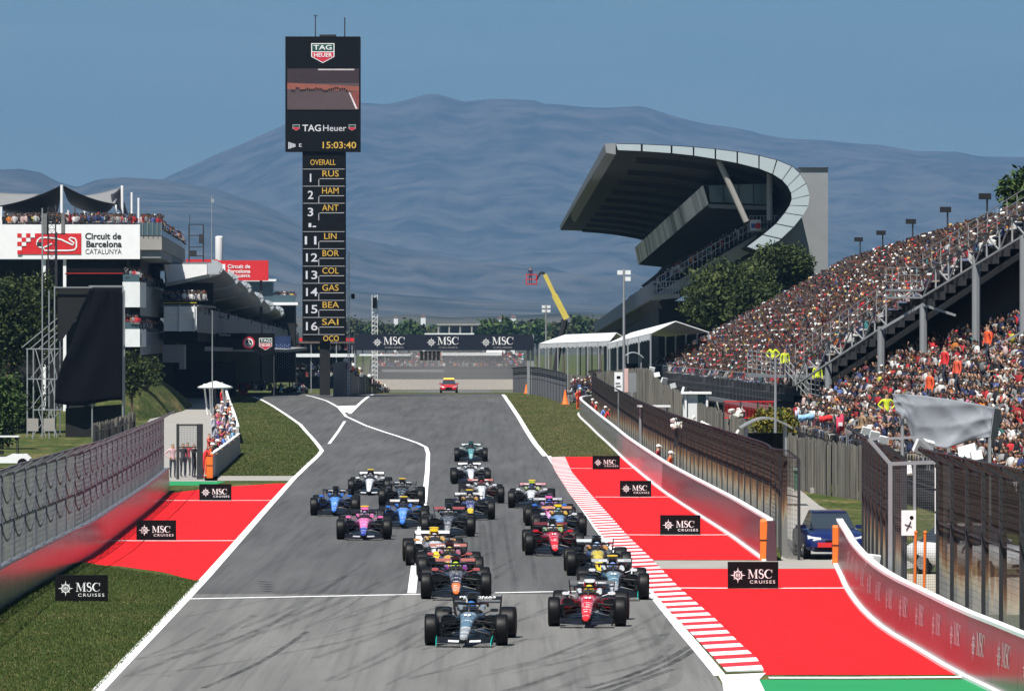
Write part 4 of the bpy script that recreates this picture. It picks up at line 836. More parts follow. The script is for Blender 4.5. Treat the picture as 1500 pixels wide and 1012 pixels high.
# rows of pale lamp boxes and coiled rings on the fence tops
def lampbox(px, py, d, s, rz, tilt, label):
    r = thing('lamp_box', label, 'lamp', W(px, py, d), rz, 'white boxes on the fences')
    m = MB().box((0, 0, 0), (s, s*.35, s*.8)); o = m.obj('housing', M_offwhite, r, world=False); o.rotation_euler = (R(tilt), R(tilt*.6), 0)
    MB().beam((0, .05, -s*.2), (0, .05, -s*.9), .05).obj('bracket', M_steel, r, world=False)
nm = ['first', 'second', 'third', 'fourth', 'fifth', 'sixth', 'seventh', 'eighth']
for k, (px, py, s) in enumerate(((1269, 631, .36), (1281, 637, .36), (1294, 644, .34))): lampbox(px, py, 222 - k*4, s, .2, 20, 'white lamp box left of the silver sheet, %s of three' % nm[k])
lampbox(1353, 654, 172, .55, .3, 25, 'large pale lamp box below the silver sheet'); lampbox(1418, 663, 172, .55, -.3, -25, 'white tilted lamp box right of the silver sheet'); lampbox(1430, 667, 171, .35, .3, -15, 'small white lamp box beside the tilted one')
lampbox(1324, 687, 147, .42, -.2, -18, 'white lamp box on the top rail of the gate'); lampbox(1279, 820, 146, .35, .1, 12, 'grey white box on the coping of the curved barrier')
for k, (px, py, d) in enumerate(((955, 541, 419), (962, 549, 400), (973, 557, 384), (986, 565, 368), (1002, 571, 349), (1012, 578, 338))): lampbox(px, py, d, .42, .3*k, 15*(-1)**k, '%s white lamp box from the left along the plank fence top' % nm[k])
M_bag = mat('white_plastic', (.66, .66, .60, 1), .5, var=.15, scale=3)
def bundle(px, py, d, n, spread, label):
    r = thing('rubble_heap', label, 'heap', W(px, py, d)); q = random.Random(px)
    for i in range(n):
        m = MB(); m.box((0, 0, 0), (q.uniform(.25, .55), q.uniform(.1, .3), q.uniform(.08, .2))); o = m.obj('panel', M_bag, r, world=False); o.location = (q.uniform(-spread, spread), q.uniform(-.4, .4), q.uniform(-.22, .25) - abs(o.location.x)*.1); o.rotation_euler = (q.uniform(-.7, .7), q.uniform(-.6, .6), q.uniform(0, 3))
    m = MB()
    for i in range(5): x = q.uniform(-spread, spread); m.beam((x, 0, -1.2), (x + .1, 0, .1), .05)
    m.obj('support', M_dsteel, r, world=False)
for a in ((1003, 618, 265, 12, .55, 'heap of white panels beside the dark vehicle'), (1029, 630, 262, 5, .3, 'small pale panel heap right of the dark vehicle'), (1060, 640, 258, 12, .6, 'white panel heap above the middle of the rusty fence'), (1100, 653, 245, 10, .45, 'white panel heap below the arched shelter'), (1080, 606, 305, 6, .4, 'pale panel heap left of the yellow bush')): bundle(*a)
# marshal shelters
def shelter(px0, px1, ytop, ybot, d, label, arched):
    a, b = X(px0, d), X(px1, d); w = b - a; zt, zb = Z(ytop, d), gz(d); r = thing('marshal_shelter', label, 'shelter', ((a+b)/2, d, zb)); h = zt - zb
    for s in (-1, 1):
        for y in (0, 1.6): MB().box((s*(w/2 - .05), y, h/2 - .05), (.09, .09, h - .1)).obj('post', M_steel, r, world=False)
    if arched:
        m = MB(); pts = [(-w*.62 + w*1.24*i/10, h - .28 + .42*math.sin(math.pi*i/10)) for i in range(11)]
        m.loft([[(x, y, z) for x, z in pts] + [(x, y, z - .07) for x, z in reversed(pts)] for y in (-.35, 1.9)]); m.obj('roof', M_concd if d < 300 else M_alu, r, 40, world=False)
    else: MB().box((0, .7, h), (w*1.15, 2.2, .09)).obj('roof', M_offwhite, r, world=False)
    MB().box((0, 1.65, h*.45), (w*.9, .05, h*.8)).obj('back_panel', M_dark, r, world=False)
    MB().box((0, .4, h*.78), (w*.35, .3, .5)).obj('monitor', M_black, r, world=False)
    return r
shelter(1092, 1153, 616, 0, 236, 'marshal shelter with a grey arched roof above the rusty fence', True)
shelter(937, 979, 595, 0, 328, 'flat roofed marshal post with a dark screen behind the barrier', False)
shelter(915, 940, 518, 0, 440, 'small shelter with curved roof by the white tent', True)
# green bin, slab, and the tidy things beyond the gap
d = gd(718); b_ = thing('waste_bin', 'green wheeled waste bin against the plank fence', 'bin', (X(1174, d), d, gz(d)))
M_bin = mat('green_plastic', (.05, .14, .09, 1), .5, var=.1)
MB().box((0, 0, .50), (.62, .6, .9), taper=1.12).obj('tub', M_bin, b_, world=False); MB().box((0, 0, .985), (.78, .74, .07)).box((0, -.38, .95), (.7, .06, .06)).obj('lid', mat('bin_lid', (.16, .22, .18, 1), .5, var=.1), b_, world=False)
for s in (-1, 1): MB().lathe([(.02, -.03), (.1, -.03), (.1, .03), (.02, .03)], 12).obj('wheel', M_tyre, b_, world=False).location = (s*.3, .25, .1)
d = gd(722); b_ = thing('concrete_slab', 'pale concrete slab leaning on the plank fence beside the bin', 'slab', (X(1199, d), d, gz(d))); MB().box((0, .05, .95), (.5, .14, 1.45), taper=.95).obj('slab', M_concl, b_, world=False); MB().box((0, 0, .12), (.75, .4, .24)).obj('plinth', M_conc, b_, world=False)
wv = road_car('white car parked behind the curved barrier fence', Vector((X(1428, 168), 168, 0)), R(40), c3(.7, .7, .7), 4.4, 1.8, 1.5)
dv = road_car('dark parked vehicle behind the rusty fence by the white booth', Vector((X(1005, 285), 287, .0)), .2, c3(.02, .022, .03), 4.4, 1.9, 1.75)
# white booth
d = 330; b_ = thing('ticket_booth', 'small white booth with glazed door below the stand', 'booth', (X(1020, d), d, gz(d))); zt = Z(574, d) - gz(d)
MB().box((0, .6, zt - .06), (1.75, 1.7, .12)).obj('roof', M_white, b_, world=False)
for x in (-.62, .62): MB().box((x, 0, zt/2), (.12, .12, zt - .12)).obj('frame_post', M_white, b_, world=False)
MB().box((-.2, .06, zt/2), (.55, .05, zt - .3)).obj('door', M_offwhite, b_, world=False); MB().box((.32, .08, zt/2), (.5, .05, zt - .3)).obj('window', M_bglass, b_, world=False); MB().box((0, 1.2, zt/2), (1.5, .08, zt - .14)).obj('back_wall', M_offwhite, b_, world=False)
# info panel board near the far end of the fence
d = 380; b_ = thing('notice_board', 'white notice board with black print above the rusty fence', 'notice board', (X(906, d), d, gz(d))); zb, zt = Z(573, d) - gz(d), Z(545, d) - gz(d)
MB().box((0, 0, (zb+zt)/2), (.55, .06, zt - zb)).obj('panel', M_white, b_, world=False); MB().box((.52, .05, (zb+zt)/2 + .1), (.26, .06, zt - zb + .3)).obj('side_panel', mat('faded_pink', (.62, .40, .38, 1), .6), b_, world=False); MB().box((.95, .08, (zb+zt)/2 - .05), (.5, .05, zt - zb)).obj('blank_panel', M_concd, b_, world=False)
MB().box((0, -.04, zt - .35), (.24, .01, .18)).box((-.05, -.04, zt - .75), (.3, .01, .07)).box((0, -.04, zt - .95), (.34, .01, .07)).obj('print', M_black, b_, world=False); MB().box((0, .06, zb/2), (.1, .1, zb)).obj('leg', M_steel, b_, world=False); MB().box((.9, .1, zb/2), (.1, .1, zb)).obj('leg', M_steel, b_, world=False)
# lamp posts and poles
def pole(px, y0, y1, d, r, label, heads=0, base=None, m=M_steel):
    z1 = Z(y0, d); z0 = gz(d) if base is None else Z(base, d); o = thing('lamp_post', label, 'lamp post', (X(px, d), d, z0))
    MB().tube([(0, 0, 0), (0, 0, (z1-z0)*.5), (0, 0, z1-z0)], [r, r*.85, r*.6], 8).obj('mast', m, o, 40, world=False)
    for i in range(heads): MB().box((((-1)**i)*.28, -.05, z1 - z0 - .25 - .45*(i//2)), (.38, .2, .3)).obj('floodlight', M_offwhite, o, world=False)
    if heads: MB().beam((-.35, 0, z1-z0-.25), (.35, 0, z1-z0-.25), .05).obj('crossarm', m, o, world=False)
    return o
pole(1136, 525, 0, 255, .085, 'tall grey post in front of the stand stairs'); pole(914, 394, 0, 400, .12, 'tall lamp post with small floodlights before the tent', 3)
pole(800, 446, 0, 620, .14, 'slim mast with pale fittings beside the yellow lift', 4)
# ================================================================== PEOPLE
def skin_person(pose):
    # joints of a standing figure facing -Y, 1.75 m tall
    J = dict(pel=(0, 0, .95), waist=(0, 0, 1.08), chest=(0, -.01, 1.30), neck=(0, 0, 1.48), head=(0, -.02, 1.60), top=(0, -.01, 1.70),
             lh=(.10, 0, .90), lk=(.11, -.02, .50), la=(.11, .02, .09), lt=(.11, -.14, .045), rh=(-.10, 0, .90), rk=(-.11, -.02, .50), ra=(-.11, .02, .09), rt=(-.11, -.14, .045),
             ls=(.19, 0, 1.42), le=(.25, .02, 1.14), lw=(.25, -.06, .90), lf=(.245, -.09, .80), rs=(-.19, 0, 1.42), re=(-.25, .02, 1.14), rw=(-.25, -.06, .90), rf=(-.245, -.09, .80))
    if pose == 'lean':        # both forearms forward on a wall, body inclined
        for k in ('waist', 'chest', 'neck', 'head', 'top', 'ls', 'rs'): x, y, z = J[k]; J[k] = (x, y - (z - .95)*.45, z - (z - .95)*.10)
        for s, n in ((1, 'l'), (-1, 'r')): J[n+'e'] = (s*.27, -.30, 1.12); J[n+'w'] = (s*.16, -.50, 1.12); J[n+'f'] = (s*.10, -.57, 1.12)
    if pose == 'arms':        # hands up holding something
        for s, n in ((1, 'l'), (-1, 'r')): J[n+'e'] = (s*.27, -.16, 1.22); J[n+'w'] = (s*.12, -.30, 1.40); J[n+'f'] = (s*.09, -.33, 1.48)
    if pose == 'hips':
        for s, n in ((1, 'l'), (-1, 'r')): J[n+'e'] = (s*.40, .06, 1.18); J[n+'w'] = (s*.20, -.08, 1.02); J[n+'f'] = (s*.13, -.10, 1.0)
    if pose == 'stride':
        J['lk'] = (.10, -.18, .52); J['la'] = (.10, -.12, .10); J['lt'] = (.10, -.28, .05); J['rk'] = (-.10, .08, .50); J['ra'] = (-.10, .25, .13); J['rt'] = (-.10, .12, .05)
    if pose == 'sit':
        for n, s in (('l', 1), ('r', -1)): J[n+'h'] = (s*.10, 0, .93); J[n+'k'] = (s*.13, -.42, .92); J[n+'a'] = (s*.13, -.44, .50); J[n+'t'] = (s*.13, -.58, .46)
    rad = dict(pel=.135, waist=.12, chest=.145, neck=.062, head=.098, top=.075, h=.088, k=.058, a=.042, t=.036, s=.065, e=.043, w=.031, f=.036)
    E = [('pel', 'waist'), ('waist', 'chest'), ('chest', 'neck'), ('neck', 'head'), ('head', 'top')]
    for n in 'lr': E += [('pel', n+'h'), (n+'h', n+'k'), (n+'k', n+'a'), (n+'a', n+'t'), ('chest', n+'s'), (n+'s', n+'e'), (n+'e', n+'w'), (n+'w', n+'f')]
    keys = list(J); me = bpy.data.meshes.new('p'); me.from_pydata([J[k] for k in keys], [(keys.index(a), keys.index(b)) for a, b in E], [])
    o = bpy.data.objects.new('p', me); COL.objects.link(o); o.modifiers.new('s', 'SKIN'); ss = o.modifiers.new('u', 'SUBSURF'); ss.levels = 1; ss.render_levels = 1
    for i, k in enumerate(keys):
        q = rad[k] if k in rad else rad[k[1]]; me.skin_vertices[0].data[i].radius = (q, q*(.8 if k in ('pel', 'waist', 'chest') else 1)); me.skin_vertices[0].data[i].use_root = (k == 'pel')
    bpy.context.view_layer.update(); out = bpy.data.meshes.new_from_object(o.evaluated_get(bpy.context.evaluated_depsgraph_get())); bpy.data.objects.remove(o); bpy.data.meshes.remove(me)
    out.name = 'person_' + pose
    for m in (M_cloth, M_skin, M_hair, M_jeans): out.materials.append(m)
    hd = Vector(J['head']); hands = [Vector(J['lf']), Vector(J['rf'])]
    for p in out.polygons:
        c = p.center; mi = 0
        if (c - hd).length < .19 and c.z > J['neck'][2] - .02: mi = 2 if (c.z > hd.z + .05 or c.y > hd.y + .05) else 1
        elif min((c - q).length for q in hands) < .09: mi = 1
        elif c.z < .93 and abs(c.x) < .24 and not (pose == 'sit' and c.z > 1.0): mi = 3
        p.material_index = mi; p.use_smooth = True
    return out
POSE = {k: skin_person(k) for k in ('stand', 'lean', 'arms', 'hips', 'stride', 'sit')}
SUIT = {}
for k, me in POSE.items():                                    # one-piece overalls: legs in the suit's colour
    m2 = me.copy(); SUIT[k] = m2; m2.materials[3] = M_cloth
CAPM = MB().ball((0, -.02, 1.655), (.115, .125, .11), 10, 4, z0=0.0).add([(-.09, -.13, 1.66), (.09, -.13, 1.66), (.07, -.23, 1.645), (-.07, -.23, 1.645)], [(0, 1, 2, 3)]).mesh('cap', M_cloth, 60)
VEST = None
def person(px, py, d, rz, shirt, label, pose='stand', suit=False, cap=None, group=None, base=None, s=1.0, carry=None):
    z = (gz(d) + .008) if base is None else base
    o = bpy.data.objects.new('person', (SUIT if suit else POSE)[pose]); COL.objects.link(o); o.location = (X(px, d), d, z); o.rotation_euler = (0, 0, rz); o.scale = (s, s, s); o.color = shirt
    tag(o, label, 'person', group)
    if cap:
        c = link('cap', CAPM, o); c.color = cap
        if pose == 'lean': c.location = (0, -.315, -.07)
    return o
RS = c3(.62, .03, .03); OS = c3(.75, .10, .03); WS = c3(.68, .68, .68); NS = c3(.03, .035, .09); KS = c3(.015, .015, .017); BS = c3(.10, .22, .6); YV = c3(.62, .72, .04); PS = c3(.6, .35, .45); CAPW = c3(.75, .75, .72)
# marshals and photographers behind the pit exit wall on the left
G1 = 'people at the pit exit'
for k, (px, py, rz, sh, po, su, cp, lb) in enumerate((
    (253, 700, .3, c3(.55, .35, .38), 'hips', False, None, 'person in a pale pink patterned shirt left of the mesh gate'),
    (268, 699, .6, c3(.05, .05, .06), 'stand', False, None, 'person in dark clothes just inside the mesh gate, leftmost'),
    (275, 697, -.2, c3(.35, .06, .07), 'stand', False, None, 'person in a dark red shirt seen through the mesh gate'),
    (284, 700, 1.1, KS, 'arms', False, None, 'tall person all in black pointing a camera in the gateway'),
    (297, 701, 1.9, RS, 'lean', True, None, 'marshal in red overalls bending behind the orange cushion'),
    (302, 697, 1.4, OS, 'lean', True, CAPW, 'marshal in orange overalls with a white cap by the cushion'),
    (310, 690, 1.2, KS, 'lean', False, CAPW, 'person in black with a white cap leaning at the wall corner'),
    (316, 684, 1.2, c3(.3, .03, .04), 'lean', False, None, 'person in dark red leaning on the wall, third from the cushion'),
    (322, 680, 1.4, BS, 'lean', False, None, 'person in a blue shirt leaning on the wall'),
    (329, 674, 1.4, WS, 'lean', False, KS, 'person in white with a black cap at the bend of the wall'),
    (336, 668, 1.3, c3(.2, .4, .6), 'lean', False, CAPW, 'person in light blue with white cap at the bend of the wall'),
    (326, 661, 1.2, NS, 'arms', False, None, 'photographer in navy raising a camera above the wall'),
    (334, 655, 1.2, PS, 'stand', False, None, 'person in a lilac shirt behind the pit exit wall'),
    (320, 650, 1.0, c3(.5, .1, .3), 'arms', False, None, 'person in magenta raising both hands behind the wall'),
    (328, 643, 1.2, c3(.55, .45, .5), 'stand', False, CAPW, 'person in pale top and white cap, middle of the wall group'),
    (319, 637, .9, c3(.55, .12, .15), 'arms', False, CAPW, 'person in a red top with white cap at the left of the far group'),
    (330, 632, 1.2, KS, 'stand', False, CAPW, 'person in black with white cap near the canopy legs'),
    (325, 622, 1.2, c3(.6, .5, .6), 'stand', False, CAPW, 'person in pale lilac with white cap behind the far wall'),
    (334, 617, 1.2, NS, 'stand', False, CAPW, 'person in navy with white cap at the far end of the wall'))):
    person(px, py, gd(py), rz, sh, lb, po, su, cp, G1)
for k, (px, py, c, lb) in enumerate(((313, 645, c3(.5, .5, .55), 'person in pale grey at the left of the middle wall group'), (323, 668, c3(.55, .1, .1), 'person in red behind the blue shirted one'), (314, 672, c3(.05, .06, .15), 'person in navy behind the wall corner group'), (340, 660, c3(.4, .5, .7), 'person in pale blue closest to the wall bend'), (306, 680, c3(.5, .08, .06), 'person in red standing left of the wall corner group'), (332, 625, c3(.6, .2, .1), 'person in orange far along the wall'), (317, 628, c3(.05, .05, .05), 'person in black at the far left of the wall group'), (337, 640, c3(.6, .6, .62), 'person in white against the far wall'), (312, 662, c3(.3, .3, .35), 'person in grey between the two wall groups'), (342, 648, c3(.1, .1, .12), 'person in dark clothes against the wall near the bend'))): person(px, py, gd(py), 1.2 + .3*(k % 3 - 1), c, lb, ('stand', 'arms', 'lean')[k % 3], False, CAPW if k % 2 else None, G1)
person(325, 600, gd(600), 1.2, RS, 'person in red overalls standing below the white canopy', 'stand', True)
# marshals behind the right barrier
G2 = 'marshals behind the right barrier'
for px, d, rz, sh, po, cp, lb in ((846, 478, 1.0, OS, 'stand', None, 'marshal in orange overalls left of the barrier end'), (849.5, 482, 1.4, RS, 'stand', CAPW, 'marshal in red overalls with white cap at the barrier end'),
    (867.5, 432, 1.5, c3(.3, .05, .07), 'arms', CAPW, 'marshal in dark red with white cap, first behind the grey barrier'), (873, 420, 1.5, RS, 'stand', CAPW, 'marshal in red holding a board behind the grey barrier'), (880, 408, 1.5, c3(.15, .25, .6), 'lean', CAPW, 'marshal in a blue bib leaning on the grey barrier'), (886, 402, 1.5, RS, 'lean', None, 'marshal in red leaning on the barrier beside the blue bib'),
    (964, 280, 1.2, c3(.32, .04, .05), 'stand', CAPW, 'marshal in dark red with white cap below the dark screen'), (982, 264, 1.2, OS, 'stand', CAPW, 'marshal in orange overalls with white cap by the steel post')):
    person(px, 0, d, rz, sh, lb, po, True, cp, G2)
# ------------------------------------------------------------------ crowd figures
def crowd_template(seated, arms_up=False):
    m = MB(); cols = []
    def mark(k): cols.extend([k]*(len(m.v) - len(cols)))
    def ring(cx, cy, z, rx, ry, n=6): return [(cx + rx*math.cos(2*math.pi*j/n + .5), cy + ry*math.sin(2*math.pi*j/n + .5), z) for j in range(n)]
    h0 = .45 if seated else .92
    m.loft([ring(0, 0, h0, .16, .12), ring(0, -.02, h0 + .3, .20, .13), ring(0, 0, h0 + .50, .21, .11), ring(0, 0, h0 + .58, .09, .07)]); mark(0)
    m.loft([ring(0, -.02, h0 + .58, .055, .06), ring(0, -.03, h0 + .66, .085, .10), ring(0, -.03, h0 + .74, .088, .10)], cap=False); mark(1)
    m.loft([ring(0, -.02, h0 + .73, .093, .11), ring(0, -.01, h0 + .81, .08, .09), ring(0, 0, h0 + .855, .03, .03)]); mark(2)
    for s in (-1, 1):
        if arms_up: P = [(s*.21, 0, h0 + .48), (s*.30, -.10, h0 + .62), (s*.20, -.20, h0 + .88)]
        else: P = [(s*.21, 0, h0 + .48), (s*.27, -.04, h0 + .22), (s*.14, -.26, h0 + .14)]
        m.tube(P[:2], [.055, .045], 4, cap=False); mark(0); m.tube(P[1:], [.045, .035], 4); mark(1)
        if seated: m.tube([(s*.09, 0, .48), (s*.11, -.42, .48), (s*.11, -.42, .02)], [.085, .07, .05], 4)
        else: m.tube([(s*.09, 0, .95), (s*.10, -.02, .5), (s*.10, 0, .0)], [.09, .065, .05], 4)
        mark(3)
    V = np.array(m.v); T = []
    for f in m.f:
        for i in range(1, len(f)-1): T.append((f[0], f[i], f[i+1]))
    return V, np.array(T), np.array(cols)
TPL = [crowd_template(True), crowd_template(True, True), crowd_template(False), crowd_template(False, True)]
SHIRT = np.array([(.74, .73, .71), (.30, .30, .30), (.02, .02, .025), (.50, .03, .035), (.45, .02, .03), (.03, .04, .12), (.62, .20, .03), (.12, .03, .04), (.55, .40, .38), (.05, .20, .20), (.10, .16, .40), (.55, .48, .06), (.50, .15, .25), (.02, .02, .03)])
SHP = np.array([.19, .11, .27, .075, .035, .10, .03, .06, .075, .02, .03, .02, .015, .01]); SHP = SHP/SHP.sum()
CAPC = np.array([(.02, .015, .012), (.06, .035, .02), (.65, .65, .62), (.45, .03, .03), (.02, .025, .06), (.55, .35, .12), (.015, .015, .015)]); CPP = [.38, .18, .09, .06, .12, .03, .14]
SKIN = np.array([(.28, .155, .11), (.21, .11, .07), (.34, .20, .15), (.14, .07, .045)])
PANT = np.array([(.03, .035, .05), (.02, .02, .02), (.20, .17, .13), (.08, .10, .16), (.30, .30, .30)])
def crowd_mesh(name, pts, face, kinds, label, scale=1.0):       # pts (n,3), face: heading in radians
    pts = np.asarray(pts, float); n = len(pts); kinds = RNG.choice(4, n, p=kinds); Vs, Ts, Cs = [], [], []; base = 0
    for k in range(4):
        idx = np.nonzero(kinds == k)[0]
        if len(idx) == 0: continue
        V, T, C = TPL[k]; m = len(idx); a = face + RNG.normal(0, .35, m); ca, sa = np.cos(a), np.sin(a); sc = scale*RNG.uniform(.92, 1.06, m)
        VX = (V[None, :, 0]*ca[:, None] - V[None, :, 1]*sa[:, None])*sc[:, None]; VY = (V[None, :, 0]*sa[:, None] + V[None, :, 1]*ca[:, None])*sc[:, None]; VZ = np.repeat(V[None, :, 2], m, 0)*sc[:, None]
        P = np.stack([VX, VY, VZ], 2) + pts[idx][:, None, :]
        pal = np.stack([SHIRT[RNG.choice(len(SHIRT), m, p=SHP)]*RNG.uniform(.3, .95, (m, 1)), SKIN[RNG.choice(4, m, p=[.4, .3, .2, .1])], CAPC[RNG.choice(len(CAPC), m, p=CPP)], PANT[RNG.choice(len(PANT), m)]], 1)
        Cc = pal[:, C, :]
        Vs.append(P.reshape(-1, 3)); Cs.append(Cc.reshape(-1, 3)); Ts.append((T[None] + (np.arange(m)*len(V))[:, None, None] + base).reshape(-1, 3)); base += m*len(V)
    V = np.concatenate(Vs); C = np.concatenate(Cs); C = np.concatenate([C, np.ones((len(C), 1))], 1)
    o = link(name, np_mesh(name, V, np.concatenate(Ts), M_crowd, C)); return tag(o, label, 'crowd', kind='stuff')
# 300 nearest spectators as single figures
def tpl_mesh(k):
    V, T, C = TPL[k]; me = np_mesh('spectator', V, T, [M_cloth, M_skin, M_hair, M_jeans], mi=np.array([int(C[t[0]]) for t in T])); return me
SPM = [tpl_mesh(k) for k in range(4)]; SPM2 = []
for k in range(4):
    m_ = SPM[k].copy(); m_.materials[2] = mat('pale_cap', (.62, .60, .55, 1), .8, var=.1); SPM2.append(m_)
SHN = ['white', 'grey', 'black', 'red', 'crimson', 'navy', 'orange', 'maroon', 'pale pink', 'teal', 'blue', 'yellow', 'pink', 'black']
def spectator(p, face, where, kinds, spot=''):                 # spot: which seat, said after the pose
    k = int(RNG.choice(4, p=kinds)); c = int(RNG.choice(len(SHIRT), p=SHP)); cap = RNG.random() < .2
    o = bpy.data.objects.new('spectator', (SPM2 if cap else SPM)[k]); COL.objects.link(o); o.location = p; o.rotation_euler = (0, 0, face + RNG.normal(0, .35)); s = RNG.uniform(.80, .93); o.scale = (s, s, s); q = SHIRT[c]*RNG.uniform(.4, .95); o.color = (q[0], q[1], q[2], 1)
    act = ('seated', 'cheering', 'standing', 'waving')[k]
    tag(o, 'spectator in %s%s %s, %s' % (SHN[c], ' and cap' if cap else '', act, spot or where), 'spectator', 'spectators ' + where)
# ================================================================== TREES
M_leaf = mat('foliage', g(.5), .75, attr='Col', var=0, spec=.25)
def leaf_cloud(n, blobs, size, pal, seed, flat=0.0):
    r = np.random.default_rng(seed); B = np.array(blobs, float); vol = B[:, 3]*B[:, 4]*B[:, 5]; k = r.choice(len(B), n, p=vol/vol.sum())
    u = r.normal(0, 1, (n, 3)); u /= np.linalg.norm(u, axis=1)[:, None]; rad = r.uniform(.45, 1.0, n)**.6
    lump = 1 + .22*np.sin(u[:, 0]*7 + k*1.7)*np.sin(u[:, 1]*6 + k) + .16*np.sin(u[:, 2]*9 + k*2.3)
    P = B[k, :3] + u*B[k, 3:6]*(rad*lump)[:, None] + r.normal(0, size*.6, (n, 3))
    a = r.normal(0, 1, (n, 3)); a /= np.linalg.norm(a, axis=1)[:, None]; b = np.cross(a, r.normal(0, 1, (n, 3))); b /= np.linalg.norm(b, axis=1)[:, None]
    s = size*r.uniform(.5, 1.3, n)[:, None]; V = np.stack([P - a*s, P + b*s*.45, P + a*s, P - b*s*.45], 1).reshape(-1, 3)
    pal = np.array(pal); cl = pal[(np.floor(np.sin(P[:, 0]*1.1 + k)*1.5 + np.sin(P[:, 2]*1.3 + P[:, 1]) * 1.5 + r.normal(0, .8, n) + 10).astype(int)) % len(pal)]*r.uniform(.7, 1.3, (n, 1))
    return V, np.arange(4*n).reshape(-1, 4), np.repeat(np.concatenate([cl, np.ones((n, 1))], 1), 4, 0)
DARKG = [(.018, .032, .008), (.036, .052, .012), (.062, .078, .018), (.028, .042, .012)]
MIDG = [(.030, .062, .012), (.045, .082, .018), (.06, .095, .022), (.035, .06, .016)]
OLIV = [(.05, .06, .02), (.07, .075, .028), (.04, .05, .018)]
def tree(name, label, base, blobs, n, size, pal, seed, group=None, trunk=.25, cat='tree'):
    base = Vector(base); r = thing(name, label, cat, base, 0, group)
    V, Fq, C = leaf_cloud(n, blobs, size, pal, seed); V = V - np.array(base); link('crown', np_mesh('crown', V, Fq, M_leaf, C), r)
    m = MB(); B = sorted(blobs, key=lambda q: q[2]); top = Vector(B[-1][:3]) - base; m.tube([(0, 0, -.1), (top.x*.2, top.y*.2, top.z*.4), (top.x*.8, top.y*.8, top.z*.85)], [trunk, trunk*.75, trunk*.3], 7)
    for q in blobs: e = Vector(q[:3]) - base; m.tube([(top.x*.2, top.y*.2, min(top.z*.45, e.z*.7)), (e.x*.6, e.y*.6, e.z*.85), e], [trunk*.45, trunk*.3, trunk*.1], 5)
    m.obj('trunk', M_bark, r, 60, world=False); return r
def ptree(name, label, px0, px1, y0, y1, d, n, size, pal, seed, group=None, k=5, base=None, cat='tree', depth=.7):
    q = random.Random(seed); cx, cz = X((px0+px1)/2, d), (Z(y0, d) + Z(y1, d))/2; rx, rz = (px1-px0)/2/F*d, (y1-y0)/2/F*d; bl = []
    for i in range(k): a = 2*math.pi*i/k + q.random(); bl.append((cx + rx*.45*math.cos(a), d + rx*depth*.5*q.uniform(-1, 1), cz + rz*.42*math.sin(a), rx*q.uniform(.45, .62), rx*depth*.6, rz*q.uniform(.42, .6)))
    bl.append((cx, d, cz, rx*.6, rx*depth*.7, rz*.65))
    return tree(name, label, (cx, d, gz(d) if base is None else base), bl, n, size, pal, seed, group, trunk=max(.12, rx*.09), cat=cat)
# ================================================================== RIGHT HAND STANDS
def lerp(a, b, t): return Vector(a) + (Vector(b) - Vector(a))*t
def stand_rows(root, A, B, T, D, n, m, m2=None):
    # stepped terrace: A front far, B front near, T back near, D back far
    for i in range(n):
        l0, l1, n0, n1 = lerp(A, D, i/n), lerp(A, D, (i+1)/n), lerp(B, T, i/n), lerp(B, T, (i+1)/n); th = (l1.z - l0.z)
        mb = MB(); mb.loft([[(l0.x, l0.y, l0.z - th*1.3), (l0.x, l0.y, l0.z), (l1.x, l1.y, l0.z), (l1.x, l1.y, l0.z - th*1.3)], [(n0.x, n0.y, n0.z - th*1.3), (n0.x, n0.y, n0.z), (n1.x, n1.y, n0.z), (n1.x, n1.y, n0.z - th*1.3)]]); mb.obj('terrace_step', m, root)
def seat_points(A, B, T, D, n, sp, occ, aisles=(), seed=1, jit=.12):
    r = np.random.default_rng(seed); out = []
    for i in range(n):
        l, ne = lerp(A, D, (i+.55)/n), lerp(B, T, (i+.55)/n); z0 = lerp(A, D, i/n).z; z1 = lerp(B, T, i/n).z; L_ = (ne - l).length; k = int(L_/sp)
        for j in range(k):
            u = (j + .5)/k
            if r.random() > occ or any(abs(u - a) < .012 for a in aisles): continue
            p = l.lerp(ne, u); out.append((p.x + r.normal(0, jit*.5), p.y + r.normal(0, jit), z0 + (z1 - z0)*u))
    return np.array(out)
M_stand = mat('stand_concrete', (.028, .028, .03, 1), .9, var=.15, scale=.5)
A1, B1, T1, D1 = W(955, 552, 450), W(1150, 577, 315), W(1530, 318, 270), W(1243, 396, 450)
up = thing('grandstand', 'large upper crowd stand climbing to the right skyline', 'grandstand', (W(1060, 0, 380).x, 380, gz(380)))
stand_rows(up, A1, B1, T1, D1, 26, M_stand)
# parapet with vertical bars in front
pr = MB(); pb = MB()
for i in range(11):
    a, b = lerp(A1, B1, i/11), lerp(A1, B1, (i+1)/11); pb.beam((a.x - .25, a.y, a.z - .9), (b.x - .25, b.y, b.z - .9), .12, .25); pb.beam((a.x - .3, a.y, a.z + 1.0), (b.x - .3, b.y, b.z + 1.0), .06)
for i in range(110): a = lerp(A1, B1, i/110); pr.box((a.x - .3, a.y, a.z), (.018, .018, 2.0))
pb.obj('parapet', M_concd, up); pr.obj('railing_bars', M_wire, up)['kind'] = 'stuff'
